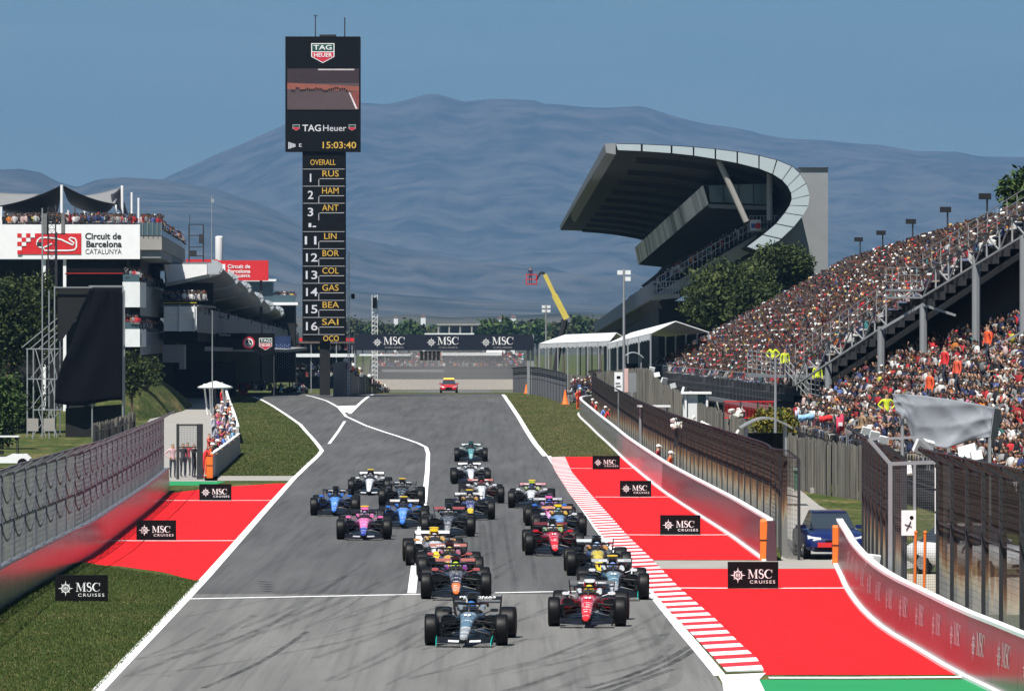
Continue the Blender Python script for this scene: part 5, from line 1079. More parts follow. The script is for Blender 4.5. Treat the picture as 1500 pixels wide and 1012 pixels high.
# underside and dark panels for the shaded void below, columns
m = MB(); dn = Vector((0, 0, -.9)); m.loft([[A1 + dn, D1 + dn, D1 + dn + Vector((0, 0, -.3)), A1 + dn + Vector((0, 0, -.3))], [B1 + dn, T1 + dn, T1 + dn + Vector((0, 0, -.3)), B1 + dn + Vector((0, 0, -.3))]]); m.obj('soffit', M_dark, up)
m = MB(); m.prism([(B1.x + 1.2, B1.y + 4, gz(B1.y)), (T1.x, T1.y + 6, 0), (T1.x, T1.y + 6, T1.z - .2), (B1.x + 1.2, B1.y + 4, B1.z - .2)], (0, .2, 0)); m.obj('undercroft_shade', M_dark, up)  # dark panel in place of the shade under the near end
m = MB(); m.prism([(A1.x + .8, A1.y, gz(450)), (B1.x + .8, B1.y, 0), (B1.x + .8, B1.y, B1.z - 1), (A1.x + .8, A1.y, A1.z - 1)], (.2, 0, 0)); m.obj('undercroft_shade', M_matblack, up)  # black panel in place of the shade behind the bars
for i in range(6):
    a = lerp(A1, B1, (i+.5)/6); MB().tube([(a.x, a.y, gz(a.y)), (a.x, a.y, a.z - .9)], .22, 8).obj('column', M_conc, up, 40)
# lattice stairway beam on the near end
def dd(px): return 312 - (px - 1150)*.11
def lattice(root, p0, p1, depth_px, n, d0, d1, w=.075):
    m = MB(); TOP = [W(p0[0] + (p1[0]-p0[0])*i/n, p0[1] + (p1[1]-p0[1])*i/n, d0 + (d1-d0)*i/n) for i in range(n+1)]; BOT = [W(p0[0] + (p1[0]-p0[0])*i/n, p0[1] + depth_px + (p1[1]-p0[1])*i/n, d0 + (d1-d0)*i/n) for i in range(n+1)]
    for a, b in zip(TOP[:-1], TOP[1:]): m.beam(a, b, w*1.3)
    for a, b in zip(BOT[:-1], BOT[1:]): m.beam(a, b, w*1.3)
    for i in range(n+1): m.beam(TOP[i], BOT[i], w)
    for i in range(n): m.beam(TOP[i] if i % 2 else BOT[i], BOT[i+1] if i % 2 else TOP[i+1], w*.8)
    return m.obj('lattice_beam', M_truss, root)
st = thing('stair_tower', 'steel lattice stairway along the near end of the upper stand', 'stairway', (X(1230, 303), 303, gz(303)))
M_truss = mat('truss_steel', (.30, .305, .31, 1), .6, metal=.1, var=.15)
lattice(st, (1165, 535), (1298, 447), 29, 8, 304, 289); lattice(st, (1298, 425), (1352, 425), 11, 4, 289, 283); lattice(st, (1352, 402), (1520, 300), 33, 9, 283, 259)
def rail(root, p0, p1, d0, d1, h=1.0, n=8, bars=3, m=None, w=.035):
    a, b = W(p0[0], p0[1], d0), W(p1[0], p1[1], d1); mb = MB()
    for k in range(1, bars+1): mb.beam(a + Vector((0, 0, h*k/bars)), b + Vector((0, 0, h*k/bars)), w)
    for i in range(n+1): q = a.lerp(b, i/n); mb.beam(q, q + Vector((0, 0, h)), w)
    return mb.obj('handrail', m or M_truss, root)
rail(st, (1165, 535), (1298, 447), 304, 289, 1.1, 10); rail(st, (1298, 424), (1352, 424), 289, 283, 1.1, 6); rail(st, (1352, 402), (1520, 300), 283, 259, 1.1, 12)
for i in range(16):
    for (p0, p1, d0, d1) in (((1165, 535), (1298, 447), 304, 289), ((1352, 402), (1520, 300), 283, 259)):
        q = W(p0[0] + (p1[0]-p0[0])*(i+.5)/16, p0[1] + (p1[1]-p0[1])*(i+.5)/16, d0 + (d1-d0)*(i+.5)/16); MB().box((q.x, q.y + 1.2, q.z), (.5, 2.2, .05)).obj('tread', M_dsteel, st)
for px, y0, y1, d in ((1291, 478, 0, 290), (1353, 448, 0, 283.5), (1214, 530, 0, 299), (1430, 386, 0, 272), (1500, 345, 0, 262)): z1 = Z(y0, d); MB().tube([(X(px, d), d, 0), (X(px, d), d, z1)], .20, 8).obj('column', M_concd, st, 40)
for a, b, d in (((1291, 482), (1353, 445), 287), ((1353, 447), (1400, 462), 283)): MB().beam(W(*a, d), W(*b, d), .12).obj('brace', M_steel, st)
# landing and stair at the foot
rail(st, (1095, 545), (1150, 552), 318, 313, 1.2, 8, 5); rail(st, (1150, 552), (1185, 592), 312, 309, 1.1, 6); rail(st, (1182, 590), (1213, 596), 308, 306, 1.6, 5, 6)
MB().plan([(X(1095, 318), 318), (X(1213, 306), 306), (X(1213, 306), 309), (X(1095, 318), 321)], Z(553, 314), Z(549, 314)).obj('landing', M_concd, st)
up_pts = seat_points(A1, B1, T1, D1, 26, .60, .90, (.2, .42, .64, .86), 5)
# reduced figures for the dense far stand
def lean_template(arms):
    m = MB(); cols = []
    def mark(k): cols.extend([k]*(len(m.v) - len(cols)))
    def ring(cy, z, rx, ry, n=5): return [(rx*math.cos(2*math.pi*j/n + .3), cy + ry*math.sin(2*math.pi*j/n + .3), z) for j in range(n)]
    m.loft([ring(0, .40, .17, .13), ring(-.02, .75, .21, .13), ring(0, .95, .20, .11), ring(0, 1.02, .07, .06)], cap=False); mark(0)
    m.loft([ring(-.03, 1.02, .07, .08), ring(-.04, 1.17, .095, .11)], cap=False); mark(1); m.loft([ring(-.02, 1.16, .105, .12), ring(0, 1.28, .06, .07)]); mark(2)
    for s in (-1, 1):
        P = [(s*.21, 0, .92), (s*.26, -.10, .72 if not arms else 1.05), (s*.14, -.22, .60 if not arms else 1.22)]; m.tube(P, [.055, .045, .035], 3, cap=False); mark(0 if not arms else (0 if s < 0 else 1))
        m.tube([(s*.10, -.02, .48), (s*.11, -.45, .48)], [.09, .08], 3); mark(3)
    V = np.array(m.v); T = []
    for f in m.f:
        for i in range(1, len(f)-1): T.append((f[0], f[i], f[i+1]))
    return V, np.array(T), np.array(cols)
FULL = TPL; TPL = [lean_template(False), lean_template(True), lean_template(False), lean_template(True)]
crowd_mesh('crowd', up_pts, R(-58), [.7, .1, .12, .08], 'dense mass of spectators filling the upper stand')
TPL = FULL
# ------------------------------------------------------------------ lower stand
A2, D2, B2 = W(1150, 630, 298), W(1540, 422, 298), W(1500, 728, 200); B2 = lerp(A2, B2, 1.15); T2 = B2 + (D2 - A2)
lo = thing('grandstand', 'nearer lower crowd stand at the right edge', 'grandstand', (lerp(A2, B2, .5).x, lerp(A2, B2, .5).y, 0)); stand_rows(lo, A2, B2, T2, D2, 22, M_stand)
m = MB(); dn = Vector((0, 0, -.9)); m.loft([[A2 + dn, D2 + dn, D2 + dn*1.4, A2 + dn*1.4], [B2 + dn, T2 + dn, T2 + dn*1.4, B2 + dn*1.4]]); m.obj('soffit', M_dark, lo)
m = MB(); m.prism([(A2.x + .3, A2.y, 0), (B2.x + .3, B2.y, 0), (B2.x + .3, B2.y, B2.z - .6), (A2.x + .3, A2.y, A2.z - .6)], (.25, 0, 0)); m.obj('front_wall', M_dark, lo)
pb = MB(); pr = MB()
for i in range(10):
    a, b = lerp(A2, B2, i/10), lerp(A2, B2, (i+1)/10)
    for z in (-.55, 1.0): pb.beam((a.x - .3, a.y, a.z + z), (b.x - .3, b.y, b.z + z), .05)
for i in range(190): a = lerp(A2, B2, i/190); pr.box((a.x - .3, a.y, a.z + .2), (.016, .02, 1.6))
pb.obj('rail', M_dsteel, lo); pr.obj('railing_bars', M_dsteel, lo)['kind'] = 'stuff'
for k, u in enumerate((.30, .60)):                              # stair rails up through the crowd
    a, b = lerp(A2, B2, u), lerp(D2, T2, u); mb = MB()
    for s in (-.6, .6):
        for z in (.6, 1.05): mb.beam((a.x, a.y + s, a.z + z), (b.x, b.y + s, b.z + z), .05)
        for i in range(9): q = lerp(a, b, i/8); mb.beam((q.x, q.y + s, q.z), (q.x, q.y + s, q.z + 1.05), .05)
    mb.obj('stair_rail', M_steel, lo)
lo_pts = seat_points(A2, B2, T2, D2, 22, .52, .93, (.30, .60), 9)
pxl = CX + lo_pts[:, 0]/lo_pts[:, 1]*F; keep = pxl < 2200; lo_pts = lo_pts[keep]; pxl = pxl[keep]
pyl = HY + (CAMZ - lo_pts[:, 2] - .9)/lo_pts[:, 1]*F
vis = np.nonzero((pxl < 1497) & ~((pxl > 1312) & (pxl < 1455) & (pyl > 585)))[0]; near = vis[np.argsort(lo_pts[vis, 1])][:288]; ns_ = set(near.tolist()); rest = np.array([i for i in range(len(lo_pts)) if i not in ns_])
crowd_mesh('crowd', lo_pts[rest], R(-58), [.5, .18, .22, .10], 'spectators massed in the lower stand', .87)
ORD = 'front second third fourth fifth sixth seventh eighth ninth tenth eleventh twelfth thirteenth fourteenth fifteenth sixteenth seventeenth eighteenth nineteenth twentieth'.split()
def ordinal(n):
    if n <= 20: return ('first ' + ' '.join(ORD[1:])).split()[n-1]
    t_ = ('twenty', 'thirty', 'forty', 'fifty')[n//10 - 2]; return (t_[:-1] + 'ieth') if n % 10 == 0 else t_ + '-' + ordinal(n % 10)
rows_of = {}
for i in near: rows_of.setdefault(int(round((lo_pts[i, 2] - A2.z - (B2.z - A2.z)*(A2.y - lo_pts[i, 1])/(A2.y - B2.y))/((D2.z - A2.z)/22))), []).append(i)
for rw_, ids in sorted(rows_of.items()):
    for k, i in enumerate(sorted(ids, key=lambda q: -pxl[q])):
        spectator(lo_pts[i], R(-58), 'in the lower stand', [.5, .18, .22, .10], '%s from right in %s row of lower stand' % (ordinal(k + 1), ORD[0] if rw_ <= 0 else ordinal(rw_ + 1)))
# stewards in yellow vests, people on the stairs
person(1132, 0, 316, -.3, YV, 'steward in a yellow vest at the foot of the upper stand, left one', 'hips', base=Z(550, 316), cap=KS); person(1150, 0, 313, .3, YV, 'steward in a yellow vest beside the stair top, right one', 'stand', base=Z(556, 313))
person(1197.5, 0, 306, .1, YV, 'steward in a yellow vest standing on the lower stair landing', 'stand', base=Z(578, 306), cap=CAPW); person(1299, 0, 255, .2, YV, 'steward in a yellow vest left of the silver sheet', 'hips', base=Z(632, 255))
for px, py, d, c, lb in ((1362, 585, 238, OS, 'spectator in orange at the bottom of the crowd stairs'), (1402, 562, 240, c3(.7, .1, .05), 'spectator in orange red halfway up the crowd stairs'), (1447, 518, 243, OS, 'spectator in orange near the top of the crowd stairs'), (1384, 548, 245, RS, 'spectator in red on the crowd stairs')): person(px, 0, d, -1.0, c, lb, 'stride', base=Z(py, d) - .5)
for px, lb, c in ((1263, 'left of three people sitting on the rail', c3(.3, .2, .12)), (1276, 'middle of three people sitting on the rail', c3(.25, .16, .10)), (1288, 'right of three people sitting on the rail in maroon', c3(.3, .05, .08))): person(px, 0, 258, -.9, c, lb, 'sit', base=Z(628, 258) - .9)
# silver sheet over a frame
M_tarp = mat('silver_sheet', (.20, .215, .24, 1), .6, metal=0, var=.18, scale=1.6, bump=.5, bscale=2.2, spec=.25)
tp = thing('covered_frame', 'silver plastic sheet draped over a large frame below the lower stand', 'covered frame', (X(1382, 181), 181, 0)); d = 178
topl = [(1307, 577), (1320, 577), (1350, 579), (1400, 586), (1440, 593), (1456, 598)]; botl = [(1312, 604), (1326, 612), (1338, 648), (1385, 657), (1425, 644), (1450, 640)]
m = MB(); nu, nv = 48, 30; G_ = []
for j in range(nv+1):
    for i in range(nu+1):
        u, v = i/nu, j/nv; tx = np.interp(u*5, range(6), [q[0] for q in topl]); ty = np.interp(u*5, range(6), [q[1] for q in topl]); bx = np.interp(u*5, range(6), [q[0] for q in botl]); by = np.interp(u*5, range(6), [q[1] for q in botl])
        w = .16*abs(math.sin(u*7 + v*2.0))*v + .07*abs(math.sin(u*13 - v*5)) + .05*abs(math.sin(v*7 + u*4))
        G_.append(W(tx + (bx-tx)*v, ty + (by-ty)*v, d + w - .35*v))
m.add(G_, [(j*(nu+1)+i, j*(nu+1)+i+1, (j+1)*(nu+1)+i+1, (j+1)*(nu+1)+i) for j in range(nv) for i in range(nu)]); o = m.obj('sheet', M_tarp, tp, 50); sm = o.modifiers.new('s', 'SOLIDIFY'); sm.thickness = .01
MB().prism([W(1456, 598, 177.8), W(1450, 642, 177.5), W(1461, 640, 182), W(1466, 600, 182)], (.02, 0, 0)).obj('side_sheet', M_tarp, tp)
for px in (1322, 1390, 1450): MB().tube([(X(px, 180), 180, 0), W(px, 590, 180)], .06, 6).obj('frame_post', M_steel, tp)
MB().beam(W(1308, 578, 179.5), W(1455, 598, 179.5), .08).obj('frame_rail', M_steel, tp)
# flags on the rails
def flag(px, py, d, w, h, c, label, c2=None):
    r = thing('flag', label, 'flag', W(px, py, d)); r.location.z = max(r.location.z, gz(d)); m = MB(); n = 8; ws, hs = w/F*d, h/F*d
    m.add([(-ws/2 + ws*i/n, .06*math.sin(i*1.9), hs*(j - .5) - .12*hs*math.sin(i*.8)) for j in (0, 1) for i in range(n+1)], [(i, i+1, n+2+i, n+1+i) for i in range(n)]); o = m.obj('cloth', M_cloth, r, 60, world=False); o.color = c; o.modifiers.new('s', 'SOLIDIFY').thickness = .01
    if c2: o = MB().box((0, -.1, 0), (ws*.55, .02, hs*.22)).obj('band', M_cloth, r, world=False); o.color = c2
flag(1181, 611, 262, 24, 9, c3(.25, .45, .70), 'light blue flag tied to the lower stand railing'); flag(1210, 613, 255, 20, 9, c3(.6, .03, .03), 'red flag tied to the lower stand railing'); flag(1231, 621, 250, 11, 25, c3(.5, .05, .10), 'red white and blue banner hanging on the lower railing', WS); flag(1168, 606, 264, 6, 12, c3(.5, .5, .6), 'small striped flag at the left of the lower railing')
flag(1056, 541, 380, 11, 13, c3(.6, .12, .03), 'orange flag on the upper stand parapet'); flag(1065, 543, 374, 12, 12, c3(.10, .16, .5), 'blue flag on the upper stand parapet'); flag(1074, 541, 369, 11, 10, c3(.25, .4, .12), 'green flag on the upper stand parapet')
# floodlight poles on the top row
for k, (px, y0) in enumerate(((1260, 346), (1293, 336), (1337, 319), (1388, 301), (1446, 281))):
    u = (px - 1243)/(1530 - 1243); b_ = lerp(D1, T1, min(1, max(0, 1 - (1 - u)*.95))); d = 450/(1 + u*(450/270 - 1)); z0 = lerp(D1, T1, (450 - d)/(180)).z
    o = thing('loudspeaker_pole', 'slim pole with a loudspeaker on the top row, %s from the left' % nm[k], 'pole', (X(px, d), d, z0 - .2)); h = Z(y0, d) - z0
    MB().tube([(0, 0, 0), (0, 0, h)], .05, 6).obj('mast', M_dsteel, o, world=False); MB().box((-.12, 0, h - .05), (.65, .35, .32)).obj('loudspeaker', M_dark, o, world=False); MB().box((.15, 0, h*.45), (.7, .4, .25)).obj('loudspeaker', M_dark, o, world=False)
ptree('broadleaf_tree', 'leafy tree rising behind the top right end of the stand', 1462, 1545, 240, 330, 300, 2600, .22, MIDG, 31)
# yellow flowering bush and red barrier below the stand
ptree('flowering_bush', 'yellow green flowering bush behind the arched shelter', 1098, 1172, 592, 650, 268, 3500, .12, [(.20, .17, .02), (.10, .12, .02), (.26, .20, .03), (.06, .08, .02)], 33, cat='bush')
r_ = thing('red_railing', 'red painted railing under the upper stand', 'railing', (X(1095, 305), 305, 0)); rb = MB()
for i in range(38): rb.box((X(1060 + i*2, 305), 305, Z(600, 305)), (.016, .016, .9))
rb.obj('bars', M_red, r_)['kind'] = 'stuff'; MB().beam(W(1060, 588, 305), W(1135, 588, 305), .06).beam(W(1060, 612, 305), W(1135, 612, 305), .06).obj('rail', M_red, r_)
for px in (1060, 1085, 1110, 1135): MB().box((X(px, 305), 305, Z(588, 305)/2), (.08, .08, Z(588, 305))).obj('post', M_dsteel, r_)
# ================================================================== MAIN GRANDSTAND
mg = thing('main_grandstand', 'main grandstand with a sweeping curved roof', 'grandstand', (X(1050, 480), 480, gz(480))); N_, FAR = 480.0, 838.0
outer = [(888, 212), (901, 211), (940, 212), (984, 214), (1016, 216), (1048, 219), (1080, 223), (1112, 228.5), (1138, 235), (1160, 244), (1172, 255), (1181, 269), (1186, 286), (1184, 302), (1176, 316), (1162, 333), (1144, 350), (1120, 372)]
inner = [(890, 220), (904, 220), (940, 221.5), (984, 224.5), (1016, 228), (1048, 233), (1080, 239), (1112, 247), (1132, 255), (1146, 264), (1154, 273), (1159, 283), (1160, 292), (1157, 301), (1150, 312), (1137, 328), (1118, 344), (1094, 362)]
sh = lambda p, dy: (p.x - .0024*dy, p.y + dy, p.z)
ON = [W(a, b, N_) for a, b in outer]; IN = [W(a, b, N_) for a, b in inner]
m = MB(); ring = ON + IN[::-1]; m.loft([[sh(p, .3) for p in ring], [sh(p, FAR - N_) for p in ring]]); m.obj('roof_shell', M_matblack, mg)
ox = [p + Vector((0, 0, .18)) for p in ON]
m = MB()
for i in range(len(ON)-1): m.add([sh(ON[i] + Vector((0, 0, .05)), 0), sh(ON[i+1] + Vector((0, 0, .05)), 0), sh(ON[i+1] + Vector((.05, 0, .12)), FAR - N_), sh(ON[i] + Vector((.05, 0, .12)), FAR - N_)], [(0, 1, 2, 3)])
m.obj('roof_skin', M_alu, mg)
for i in range(1, len(ON)-1):
    a, b, c, d_ = ON[i].lerp(ON[i+1], .035), ON[i].lerp(ON[i+1], .965), IN[i].lerp(IN[i+1], .965), IN[i].lerp(IN[i+1], .035); MB().prism([a, b, c, d_], (0, .28, 0)).obj('fascia_panel', mat('pale_cladding', (.42, .48, .50, 1), .45, metal=.1, var=.06, scale=.2), mg)
# leading edge beam
m = MB(); a0, a1 = W(886, 211, N_ - .2), W(820, 331, FAR); b0, b1 = W(902, 210, N_ - .2), W(836, 331, FAR); m.loft([[a0, b0, b0 + Vector((0, 0, -.95)), a0 + Vector((.1, 0, -.75))], [a1, b1, b1 + Vector((0, 0, -.6)), a1 + Vector((.1, 0, -.5))]]); m.obj('leading_beam', M_concd, mg)
for i in range(10):                                          # ribs under the roof
    dy = (FAR - N_)*(i + .5)/10; m = MB()
    for p, q in zip(IN[2:10], IN[3:11]): m.beam(Vector(sh(p, dy)) + Vector((0, 0, -.25)), Vector(sh(q, dy)) + Vector((0, 0, -.25)), .3, .5)
    m.obj('roof_rib', M_dsteel, mg)
# suspended gallery of boxes
p = {k: W(*v) for k, v in dict(a=(1030, 272, 492), b=(1038, 299, 492), c=(930, 363, FAR - 5), d=(935, 388, FAR - 5)).items()}
e0, f0 = W(1130, 268, 492), W(1130, 306, 492); bx = Vector((f0.x - p['b'].x, 0, 0))
m = MB(); m.loft([[p['a'] + Vector((.08, .2, 0)), e0, f0, p['b'] + Vector((.08, .2, 0))], [p['c'] + Vector((.08, 0, 0)), p['c'] + Vector((6, 0, .3)), p['d'] + Vector((6, 0, -.6)), p['d'] + Vector((.08, 0, 0))]]); m.obj('gallery', M_dark, mg)
rr = random.Random(4); slat_m = [mat('pale_slats', (.85, .83, .78, 1), .6, var=.2, scale=1), mat('grey_slats', (.62, .60, .57, 1), .6, var=.2, scale=1), mat('dim_slats', (.30, .295, .285, 1), .6, var=.2, scale=1)]
for i in range(44):
    u0, u1 = (i/44)**1.0, (i + .86)/44; a, b, c, d_ = lerp(p['a'], p['c'], u0), lerp(p['a'], p['c'], u1), lerp(p['b'], p['d'], u1), lerp(p['b'], p['d'], u0); MB().prism([a, b, c, d_], (-.06, 0, 0)).obj('curtain_slat', slat_m[rr.choice((0, 0, 1, 1, 2))], mg)
MB().prism([W(1038, 272, 491.5), W(1128, 269, 491.5), W(1128, 300, 491.5), W(1040, 296, 491.5)], (0, .3, 0)).obj('gallery_window', M_bglass, mg)
for px in (1060, 1082, 1104): MB().beam(W(px, 271, 491.3), W(px, 299, 491.3), .10).obj('mullion', M_dsteel, mg)
MB().prism([W(1036, 299, 491.2), W(1130, 302, 491.2), W(1130, 308, 491.2), W(1040, 305, 491.2)], (0, .4, 0)).obj('gallery_sill', M_concd, mg)
MB().tube([W(1053, 236, 481), W(1093, 325, 481)], .26, 8).obj('strut', M_concl, mg, 40); MB().tube([W(1127.5, 254, 483), W(1127.5, 323, 483)], .26, 8).obj('strut', M_concl, mg, 40)
# upper tier, its near stair edge and front parapet
UA, UD = W(962, 426, 492), W(1108, 340, 492); FA, FD = W(873, 482, FAR), W(958, 432, FAR)
stand_rows(mg, FA, UA, UD, FD, 14, M_stand)
m = MB(); m.loft([[UA + Vector((-.3, 0, -.6)), UA + Vector((0, 0, -.6)), UA + Vector((0, 0, .9)), UA + Vector((-.3, 0, .9))], [FA + Vector((-.3, 0, -.6)), FA + Vector((0, 0, -.6)), FA + Vector((0, 0, .9)), FA + Vector((-.3, 0, .9))]]); m.obj('tier_parapet', M_concd, mg)
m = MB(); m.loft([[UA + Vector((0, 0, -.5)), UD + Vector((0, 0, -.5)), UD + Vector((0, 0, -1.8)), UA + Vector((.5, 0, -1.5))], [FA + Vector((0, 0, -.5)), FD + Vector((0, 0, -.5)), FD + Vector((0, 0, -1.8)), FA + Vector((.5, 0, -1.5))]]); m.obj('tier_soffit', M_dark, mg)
m = MB(); m.prism([UA + Vector((0, -.15, -.2)), UD + Vector((0, -.15, -.2)), UD + Vector((0, -.15, -1.5)), UA + Vector((0, -.15, -1.0))], (0, .3, 0)); m.obj('stair_stringer', M_concl, mg)
def rail3(a, b, h, n, m=M_steel, w=.042):
    mb = MB()
    for k in (.5, 1.0): mb.beam(a + Vector((0, 0, h*k)), b + Vector((0, 0, h*k)), w)
    for i in range(n+1): q = a.lerp(b, i/n); mb.beam(q, q + Vector((0, 0, h)), w)
    return mb.obj('handrail', m, mg)
rail3(UA + Vector((0, -.3, 0)), UD + Vector((0, -.3, 0)), 1.1, 22); rail3(W(958, 432, 489), W(994, 430, 489), 1.1, 8); rail3(W(1098, 335, 489), W(1140, 335, 489), 1.1, 8)
m = MB(); m.prism([W(956, 432, 489), W(996, 430, 489), W(996, 436, 489), W(956, 440, 489)], (0, 6, 0)); m.obj('balcony', M_concl, mg)
MB().plan([(X(1098, 489), 489), (X(1142, 489), 489), (X(1142, 489), 493), (X(1098, 489), 493)], Z(340, 489), Z(335, 489)).obj('balcony', M_concl, mg)
MB().prism([W(1099, 322, 488.5), W(1115, 322, 488.5), W(1115, 338, 488.5), W(1099, 338, 488.5)], (0, .12, 0)).obj('banner', M_white, mg)
m = MB(); q = W(1110, 331, 488.3); m.lathe([(.02, 0), (.26, 0), (.26, -.04), (.02, -.04)], 14, c=(q.x, q.y, q.z), axis='y'); m.obj('banner_emblem', M_red, mg); q = W(1103, 331, 488.3); MB().box((q.x, q.y, q.z), (.3, .03, .4)).obj('banner_emblem', mat('print_blue', (.05, .12, .35, 1), .5), mg)
# lower storey behind the tents, tail wall
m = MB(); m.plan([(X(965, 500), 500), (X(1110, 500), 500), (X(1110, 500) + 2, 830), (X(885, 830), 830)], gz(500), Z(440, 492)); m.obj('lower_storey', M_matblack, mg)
MB().plan([(X(1171, 500), 500), (X(1213, 500), 500), (X(1213, 500), 530), (X(1171, 500), 530)], gz(500), Z(247, 500)).obj('tail_wall', M_concd, mg); MB().plan([(X(1170, 499.8), 499.8), (X(1214, 499.8), 499.8), (X(1214, 499.8), 530.3), (X(1170, 499.8), 530.3)], Z(247, 500), Z(245.5, 500)).obj('tail_wall_cap', M_dsteel, mg)
MB().prism([W(1108, 340, 498), W(1172, 300, 498), W(1172, 400, 498), W(1010, 420, 498)], (0, 2, 0)).obj('end_cladding', M_concd, mg)
pts = seat_points(FA, UA, UD, FD, 14, 1.1, .8, (), 12)
TPL = [lean_template(False), lean_template(True), lean_template(False), lean_template(True)]
near_row = [tuple(lerp(UA, UD, random.random()) + Vector((random.uniform(-.3, .3), random.uniform(0, 2.5), .05))) for _ in range(110)]
crowd_mesh('crowd', np.concatenate([pts[pts[:, 1] < 620], near_row]), R(-40), [.3, .1, .4, .2], 'spectators on the tier of the main grandstand')
lowp = [] and [(X(random.uniform(885, 1000), d_), d_, Z(random.uniform(452, 486), d_)) for d_ in [random.uniform(496, 499) for _ in range(150)]]
if lowp: crowd_mesh('crowd', lowp, R(-30), [.3, .1, .4, .2], 'spectators in the shade of the main grandstand lower storey')
# pine trees in front of the main stand
ptree('pine_tree', 'broad dark green pine in front of the main grandstand, left one', 995, 1152, 374, 500, 462, 15000, .20, DARKG, 41, k=9, depth=.9)
ptree('pine_tree', 'darker pine behind right against the tail wall', 1094, 1198, 350, 440, 474, 9000, .20, DARKG, 42, k=7, depth=.8)
ptree('pine_tree', 'low green pine between the other two near the stand edge', 1060, 1140, 410, 500, 456, 6000, .20, DARKG, 43, k=6)
# ================================================================== TENTS, LIFT, GANTRY
M_tent = mat('tent_fabric', (.74, .75, .75, 1), .6, var=.05, scale=.5)
def tent(label, near, far, wall_z, dn_, df, posts):
    # near / far: eave left, ridge, eave right as photo points
    NR = [W(a, b, dn_) for a, b in near]; FR = [W(a, b, df) for a, b in far]; r = thing('tent_roof', label, 'tent', (NR[1].x, (dn_+df)/2, gz((dn_+df)/2)))
    for i in range(2): MB().loft([[NR[i], NR[i+1], NR[i+1] + Vector((0, 0, -.06)), NR[i] + Vector((0, 0, -.06))], [FR[i], FR[i+1], FR[i+1] + Vector((0, 0, -.06)), FR[i] + Vector((0, 0, -.06))]]).obj('roof_panel', M_tent, r)
    m = MB()
    for i in range(16):
        a, b = lerp(NR[0], FR[0], i/16), lerp(NR[0], FR[0], (i+.9)/16); m.prism([a, b, b + Vector((0, 0, -.42)), lerp(a, b, .5) + Vector((0, 0, -.55)), a + Vector((0, 0, -.42))], (.03, 0, 0))
    m.obj('valance', M_tent, r)
    for i in range(posts):
        for S in ((NR[0], FR[0]), (NR[2], FR[2])): a = lerp(S[0], S[1], i/(posts-1)); MB().box((a.x, a.y, (gz(a.y) + a.z)/2), (.12, .12, a.z - gz(a.y) - .05)).obj('pole', M_steel, r)
tent('white gabled tent roof before the main grandstand', [(953, 488), (990, 470), (1038, 486)], [(890, 503), (925, 487), (975, 492)], 0, 428, 478, 5)
tent('long white tent roof beside the yellow lift', [(893, 499), (903, 487), (915, 494)], [(790, 503), (828, 490), (850, 494)], 0, 500, 560, 8)
tp_ = [(X(random.uniform(838, 895), d_), d_, gz(d_) + random.uniform(0, 1.4)) for d_ in [random.uniform(478, 500) for _ in range(140)]]
crowd_mesh('crowd', tp_, R(-30), [.1, .1, .6, .2], 'spectators on the bank below the white tents')
d = 602; lf = thing('boom_lift', 'yellow boom lift with a red basket raised over the far verge', 'boom lift', (X(812, d), d, gz(d))); M_yel = mat('lift_yellow', (.62, .50, .10, 1), .5, var=.1)
MB().box((X(812, d), d, gz(d) + 1.1), (2.0, 4.0, .9)).obj('chassis', M_yel, lf)
for sx in (-1, 1):
    for sy in (-1.3, 1.3):
        w = MB(); w.lathe([(.1, -.15), (.45, -.15), (.45, .15), (.1, .15)], 14); w.obj('wheel', M_tyre, lf, world=False).location = (sx*.95, sy, .46)
MB().tube([(X(812, d), d, gz(d) + 1.5), W(820, 500, d), W(828, 468, d)], .30, 6).obj('lower_boom', M_dsteel, lf)
MB().beam(W(830, 467, d), W(812, 432, d), .62, .62).obj('main_boom', M_yel, lf); MB().beam(W(815, 438, d), W(798, 402, d), .42, .42).obj('extension_boom', M_yel, lf)
MB().beam(W(798, 401, d), W(792, 399, d), .3).beam(W(792, 399, d), W(785, 411, d), .22).obj('jib', M_dsteel, lf)
m = MB(); c = W(778.5, 412, d)
for z in (0, .5, 1.0):
    for s in (-1, 1): m.beam((c.x - .55, c.y + s*.4, c.z + z - .3), (c.x + .55, c.y + s*.4, c.z + z - .3), .09); m.beam((c.x + s*.55, c.y - .4, c.z + z - .3), (c.x + s*.55, c.y + .4, c.z + z - .3), .09)
for sx in (-1, 1):
    for sy in (-1, 1): m.beam((c.x + sx*.55, c.y + sy*.4, c.z - .3), (c.x + sx*.55, c.y + sy*.4, c.z + .7), .09)
m.box((c.x, c.y, c.z - .32), (1.15, .85, .1)); m.obj('basket', M_red, lf)
o = person(777, 0, d, 0, NS, 'worker in dark clothes standing in the red lift basket', 'stand', base=c.z - .26)
